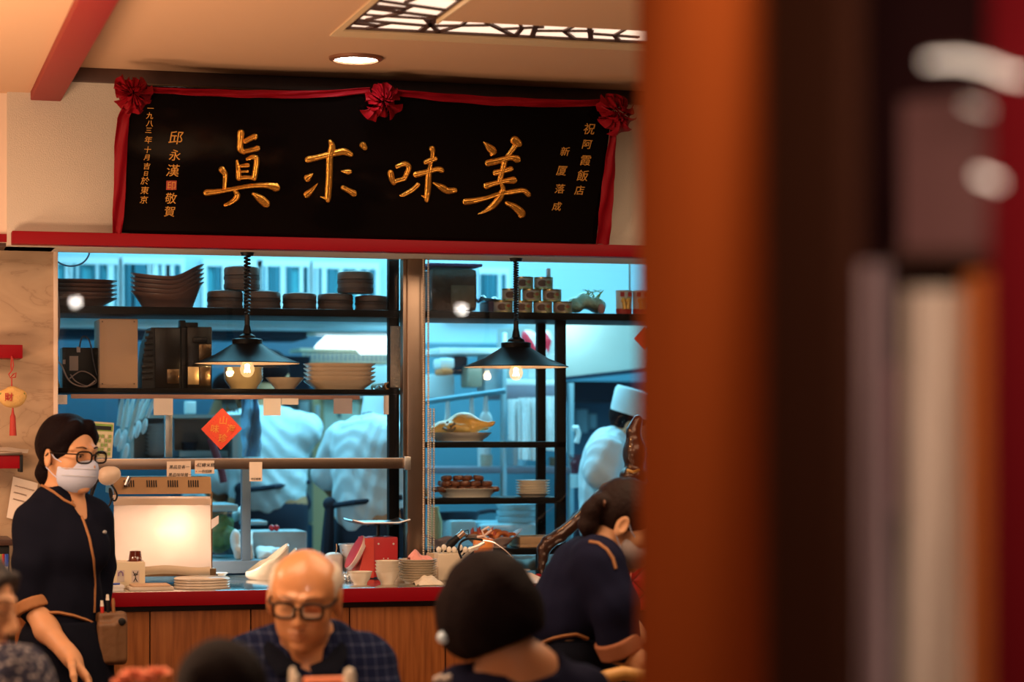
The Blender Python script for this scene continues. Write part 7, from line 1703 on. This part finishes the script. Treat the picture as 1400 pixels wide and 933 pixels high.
# ------------------------------------------------------------------ by the pillar: crab ornament and quilted red cover
M_brz = mat('dark_bronze', (.045, .018, .010), .28, metal=.5, spec=.6, coat=.4, var=.3, vscale=20)
d0 = 8.05; C = lambda px, py, dd=0.0: D(px, py, d0 + dd)
o = thing('crab_ornament', 'dark glossy ornament with a long jointed leg reaching onto the counter', 'ornament', C(862, 790, .3))
S = SDF(); S.path([C(842, 668, .28), C(822, 682, .24), C(790, 712, .20), C(765, 733, .18)], [.024, .030, .024, .026], .01); S.path([C(765, 733, .18), C(750, 742, .18), C(743, 752, .18)], [.026, .025, .024], .01); S.path([C(743, 752, .18), C(742, 765, .18), C(740, 777, .18), C(741, 787, .18)], [.024, .018, .013, .008], .008)
S.cut((0, 0, ZT + .001), -UP)
S.mesh('jointed_leg', M_brz, o, .005)
S = SDF(); S.ell(C(868, 620, .35), (.045, .05, .065), None, .02).cap(C(866, 590, .35), C(872, 575, .35), .028, .02, .03).ell(C(868, 650, .35), (.05, .05, .03), None, .02).cap(C(866, 655, .35), C(862, 700, .35), .045, .05, .03).cap(C(862, 700, .35), C(862, 768, .35), .05, .07, .03).cut((0, 0, ZT + .001), -UP).cap(C(845, 665, .30), C(862, 690, .34), .02, .03, .03); S.mesh('body', M_brz, o, .006)
MB().tube([C(858, 643, .30), C(866, 646, .27), C(874, 643, .29)], .006, 8).build('neck_ring', M_goldp, o)
MB().ell(C(737, 787, .18), (.014, .012, .007)).build('red_foot', M_red, o)
# quilted red cover on a stand
def quilt(nt, tc):
    mp_ = nt.nodes.new('ShaderNodeMapping'); mp_.inputs['Rotation'].default_value = (0, R(45), 0); nt.links.new(tc.outputs['Object'], mp_.inputs[0]); sp = nt.nodes.new('ShaderNodeSeparateXYZ'); nt.links.new(mp_.outputs[0], sp.inputs[0])
    outs = []
    for a in ('X', 'Z'):
        m1 = nt.nodes.new('ShaderNodeMath'); m1.operation = 'MULTIPLY'; m1.inputs[1].default_value = 17 * math.pi; nt.links.new(sp.outputs[a], m1.inputs[0]); m2 = nt.nodes.new('ShaderNodeMath'); m2.operation = 'SINE'; nt.links.new(m1.outputs[0], m2.inputs[0]); m3 = nt.nodes.new('ShaderNodeMath'); m3.operation = 'ABSOLUTE'; nt.links.new(m2.outputs[0], m3.inputs[0]); outs.append(m3.outputs[0])
    mn = nt.nodes.new('ShaderNodeMath'); mn.operation = 'MINIMUM'; nt.links.new(outs[0], mn.inputs[0]); nt.links.new(outs[1], mn.inputs[1]); return mn.outputs[0]
M_qu = ramp_mat('quilted_red', quilt, [(0, (.08, .002, .004)), (.2, (.30, .008, .014)), (1, (.42, .015, .02))], .45, .4, bump=1.0)
xa, xb = Xp(838, 7.2), Xp(925, 7.2); z0, z1 = Zp(865, 836, 7.2), Zp(865, 748, 7.2)
o = thing('quilted_cover', 'red quilted cover over a stand behind the bending waitress', 'cover', ((xa + xb) / 2, 7.3, 0))
MB().box(xa, xb, 7.2, 7.40, z0, z1, .015).build('cover', M_qu, o); MB().box(xa + .01, xb - .01, 7.21, 7.39, 0, z0).build('stand', M_black, o)
MB().tube([P(860, 836, 7.195), P(862, 790, 7.195), P(866, 748, 7.195)], .003, 6).tube([P(842, 779, 7.195), P(866, 779, 7.195)], .003, 6).build('piping', mat('pink_piping', (.55, .16, .10), .5), o)

# ------------------------------------------------------------------ the diners' table and seats (mostly below the frame)
tc = D(350, 0, 5.02); tc.z = 0
o = thing('dining_table', 'round dining table before the old man, below the frame', 'table', tc)
MB().lathe(tc, [(.001, .72), (.39, .72), (.40, .735), (.39, .75), (.001, .75)], 48).build('tabletop', mat('table_cloth', (.60, .50, .42), .8), o)
MB().lathe(tc, [(.22, 0), (.22, .02), (.05, .06), (.04, .70), (.10, .72)], 32).build('pedestal', M_dkwood, o)
def stool(p, label):
    p = Vector((p.x, p.y, 0)); o = thing('stool', label, 'stool', p, 'stools at the dining table')
    MB().lathe(p, [(.001, .38), (.16, .38), (.165, .40), (.16, .415), (.001, .415)], 32).build('seat', M_red, o)
    for i in range(4):
        a = math.pi / 4 + i * math.pi / 2; MB().cyl(p + Vector((.15 * math.cos(a), .15 * math.sin(a), 0)), p + Vector((.11 * math.cos(a), .11 * math.sin(a), .38)), .014, n=10).build('leg', M_dkwood, o)
stool(D(420, 0, 5.80), 'red stool under the old man in the checked shirt'); stool(D(712, 0, 5.2), 'red stool under the woman with the black bob'); stool(D(-45, 0, 5.0), 'red stool under the woman in the patterned blouse'); stool(D(304, 0, 4.3), 'red stool under the diner showing only black hair')
d0 = 4.95; C = lambda px, py, dd=0.0: D(px, py, d0 + dd); s_ = d0 / F
def bottle(px, ytop, r, label, m, capm, dd=0.0, name='sauce_bottle', cat='bottle'):
    p = C(px, 0, dd); p.z = .7505; H_ = C(px, ytop, dd).z - .7505; k = (d0 + dd) / F; r *= k; o = thing(name, label, cat, p)
    MB().lathe(p, [(.001, 0), (r * 1.5, 0), (r * 1.6, .01), (r * 1.6, H_ * .55), (r * .8, H_ * .72), (r * .75, H_ * .78)], 28).build('bottle', m, o)
    MB().lathe(p, [(r * .9, H_ * .77), (r, H_ * .79), (r, H_ * .94), (r * .7, H_ * .985), (.001, H_)], 28).build('cap', capm, o); return o
M_glz = mat('white_glaze', (.72, .66, .56), .2)
bottle(478, 913, 8.5, 'white-capped bottle on the table before the old man', mat('bottle_white', (.62, .56, .50), .3), M_glz)
bottle(400, 912, 5, 'small white cruet on the table, the upright taller one', M_glz, M_glz, 0, 'cruet', 'cruet'); bottle(404, 921, 6, 'small white cruet on the table, the lower one in front', M_glz, M_glz, -.10, 'cruet', 'cruet')
p = C(446, 0, .04); p.z = .7505; zt = C(446, 927, .04).z
o = thing('menu_box', 'orange red card box on the table between cruets and bottle', 'box', p)
MB().box(p.x - .045, p.x + .045, p.y - .02, p.y + .02, .7505, zt - .012, .003).build('box', mat('orange_card', (.60, .13, .045), .6), o); MB().box(p.x - .047, p.x + .047, p.y - .022, p.y + .022, zt - .014, zt, .003).build('lid', mat('orange_card_light', (.70, .22, .10), .6), o)
# coral blossoms in a vase at the table's edge
vp = D(196, 0, 4.85); vp.z = .7505; rnd = random.Random(14)
o = thing('flower_vase', 'small vase with coral pink ruffled blossoms at the table edge', 'flowers', vp)
MB().lathe(vp, [(.001, 0), (.03, 0), (.045, .05), (.03, .12), (.022, .15), (.026, .16)], 28, cap1=False).build('vase', M_glz, o)
M_cor = mat('coral_petal', (.80, .30, .18), .7)
for px, py, r in ((182, 927, .030), (215, 925, .030), (199, 934, .030), (166, 936, .022)):
    c_ = D(px, py, 4.85); q = MB()
    for k_ in range(3):
        for i in range(7):
            a = 2 * math.pi * (i + k_ * .4) / 7 + rnd.uniform(-.15, .15); rr = r * (1 - .27 * k_)
            def fn(u, v, a=a, rr=rr, k_=k_): an = a + .55 * (v - .5) * 2 * u ** .5; return c_ + Vector((math.cos(an) * rr * u, math.sin(an) * rr * u, rr * (.25 + .45 * k_) * u ** .6 + .004 * math.sin(v * 12) * u))
            q.sheet(fn, 4, 6, .001)
    b_ = q.build('blossom', M_cor, o); MB().tube([c_, c_.lerp(vp + Vector((0, 0, .15)), .6), vp + Vector((0, 0, .10))], .003, 6).build('flower_stalk', mat('stalk_green', (.06, .14, .03), .6), b_)
# ------------------------------------------------------------------ chair back at the bottom by the bending waitress
p = D(852, 0, 6.2); p.z = 0; u = (RT * .9 + FW * .3).normalized()
o = thing('bamboo_chair', 'chair with a curved yellow wooden back beside the bending waitress', 'chair', p)
M_ych = mat('yellow_wood', (.46, .24, .06), .5)
zt = D(852, 921, 6.2).z; MB().tube([p + u * x + Vector((0, 0, zt - .35 * x * x * 9 + .0)) for x in (-.17, -.12, -.06, 0, .06, .12, .17)], .020, 10).build('top_rail', M_ych, o)
for sg in (-1, 1): MB().cyl(p + u * sg * .16, p + u * sg * .165 + Vector((0, 0, zt - .085)), .018, n=12).build('leg', M_ych, o)
sd = u.cross(UP); sd = sd if sd.dot(FW) < 0 else -sd
MB().obox(p + sd * .19 + Vector((0, 0, .44)), (.18, .18, .02), Matrix((u, sd, UP)).transposed(), .008).build('seat', M_ych, o)
for sg in (-1, 1): MB().cyl(p + u * sg * .15 + sd * .36, p + u * sg * .15 + sd * .34 + Vector((0, 0, .43)), .018, n=12).build('leg', M_ych, o)

# ------------------------------------------------------------------ the near pillar and the doorway beside the camera
def wall_px(px0, d1, px1, d2, thick, z0, z1, mb=None):
    a, b_ = D(px0, 0, d1), D(px1, 0, d2); a.z = b_.z = z0; n = (b_ - a).normalized().cross(UP); n = n if n.dot(FW) > 0 or n.dot(RT) > 0 else -n
    m = mb or MB(); m.prism([a, b_, b_ + n * thick, a + n * thick], (0, 0, z1 - z0)); return m
M_pil = ramp_mat('pillar_wood', noise_tex(5, (6, 6, .4), 5, .4), [(.3, (.105, .019, .005)), (.7, (.13, .025, .007))], .8, 0)
struct('wall_pillar', wall_px(872, 3.0, 1050, 2.0, .045, 0, ZC), M_pil, 'tall orange brown wooden pillar close to the camera')
struct('door_frame', wall_px(1046, 1.99, 1150, 1.86, .02, 0, ZC), mat('door_frame_wood', (.020, .007, .004), .8, spec=0), 'very dark wooden door frame beside the orange pillar')
struct('wall_niche', wall_px(1120, 2.75, 1700, 2.3, .06, 0, 2.2), mat('niche_wood', (.035, .012, .012), .8, spec=0), 'dark brown wall behind the hanging cloths')
def hang(px0, px1, y0, y1, d, name, label, m, amp=.012, cat='cloth'):
    q = MB(); q.sheet(lambda u, v: D(px0 + (px1 - px0) * u, y0 + (y1 - y0) * v, d + amp * math.sin(u * 9 + 1) + amp * .6 * math.sin(u * 17 + v * 3)), 24, 10, .002); return tag(q.build(name, m), label, cat)
hang(1138, 1214, 360, 1100, 2.16, 'mauve_cloth', 'blurred mauve grey cloth hanging beside the dark door frame', mat('mauve_linen', (.36, .25, .25), .9), cat='cloth')
hang(1236, 1322, 395, 1100, 2.10, 'cream_cloth', 'blurred cream cloth hanging next to the mauve one', mat('cream_linen', (.50, .38, .29), .9), cat='cloth')
hang(1205, 1240, 500, 700, 2.18, 'maroon_pouch', 'blurred maroon pouch hanging between the pale cloths', mat('maroon_felt', (.10, .025, .03), .9), cat='pouch')
q = MB(); wall_px(1318, 2.02, 1358, 1.98, .03, .9, 1.66, q); tag(q.build('orange_lacquer_post', mat('orange_lacquer', (.40, .10, .02), .4)), 'orange lacquer post beside the blurred cream cloth', 'post')
q = MB(); wall_px(1352, 1.92, 1470, 1.80, .06, 0, ZC, q); struct('wall_red', q, mat('deep_red_wall', (.095, .003, .005), .7, spec=.05), 'deep red wall panel at the picture edge')
o = thing('hanging_box', 'blurred purple brown wooden box above the pale cloths', 'box', D(1280, 350, 2.2)); q = MB(); a, b_ = D(1232, 352, 2.2), D(1372, 352, 2.1); n = (b_ - a).normalized().cross(UP); n = n if n.dot(FW) > 0 else -n
q.prism([a, b_, b_ + n * .15, a + n * .15], (0, 0, .15)); q.build('box', mat('plum_wood', (.14, .06, .055), .5), o); q = MB().tube([D(1228, 352, 2.19), D(1374, 352, 2.09)], .008, 8); q.build('bottom_rail', M_dkwood, o)
M_glow = mat('streak_glow', (1, .95, .88), .5, emit=1.3, ecol=(1.0, .80, .64))  # blurred light streaks drawn as added glowing tubes, not lamps
def light_streak(pts, r, label, e):
    o = thing('light_streak', label, 'lamp', D(*pts[0])); MB().tube([D(*p) for p in pts], r, 8).build('streak_tube', M_glow, o); MB().tube([D(p[0], p[1] - 7, p[2] + .01) for p in pts], r * .8, 8).build('streak_back', M_dkwood, o)
light_streak([(1268, 84, 1.95), (1310, 82, 1.92), (1350, 90, 1.90), (1380, 103, 1.88), (1420, 108, 1.86)], .0022, 'curved light streak made as a glowing tube, high over the dark box', 1)
light_streak([(1338, 240, 1.93), (1362, 248, 1.91), (1392, 259, 1.89), (1425, 264, 1.87)], .0026, 'curved light streak made as a glowing tube, lower down before the purple box', 1)
light_streak([(1320, 142, 1.97), (1360, 154, 1.94), (1390, 160, 1.92)], .0008, 'thin faint light streak made as a glowing tube between the two brighter ones', 1)
pl_ = light('pillar_lamp', 'SPOT', (.28, 1.95, 2.62), 170, (1, .84, .42), .05, None, (0, 0, 0), 62, 1)
pl_.rotation_euler = (Vector((.84, 2.3, 2.0)) - Vector(pl_.location)).to_track_quat('-Z', 'Y').to_euler()
light('niche_fill', 'AREA', (.55, 1.15, 1.9), 10, (1, .75, .6), .15, .15, (R(70), 0, R(-38)))  # unseen fill light added to brighten the hanging cloths
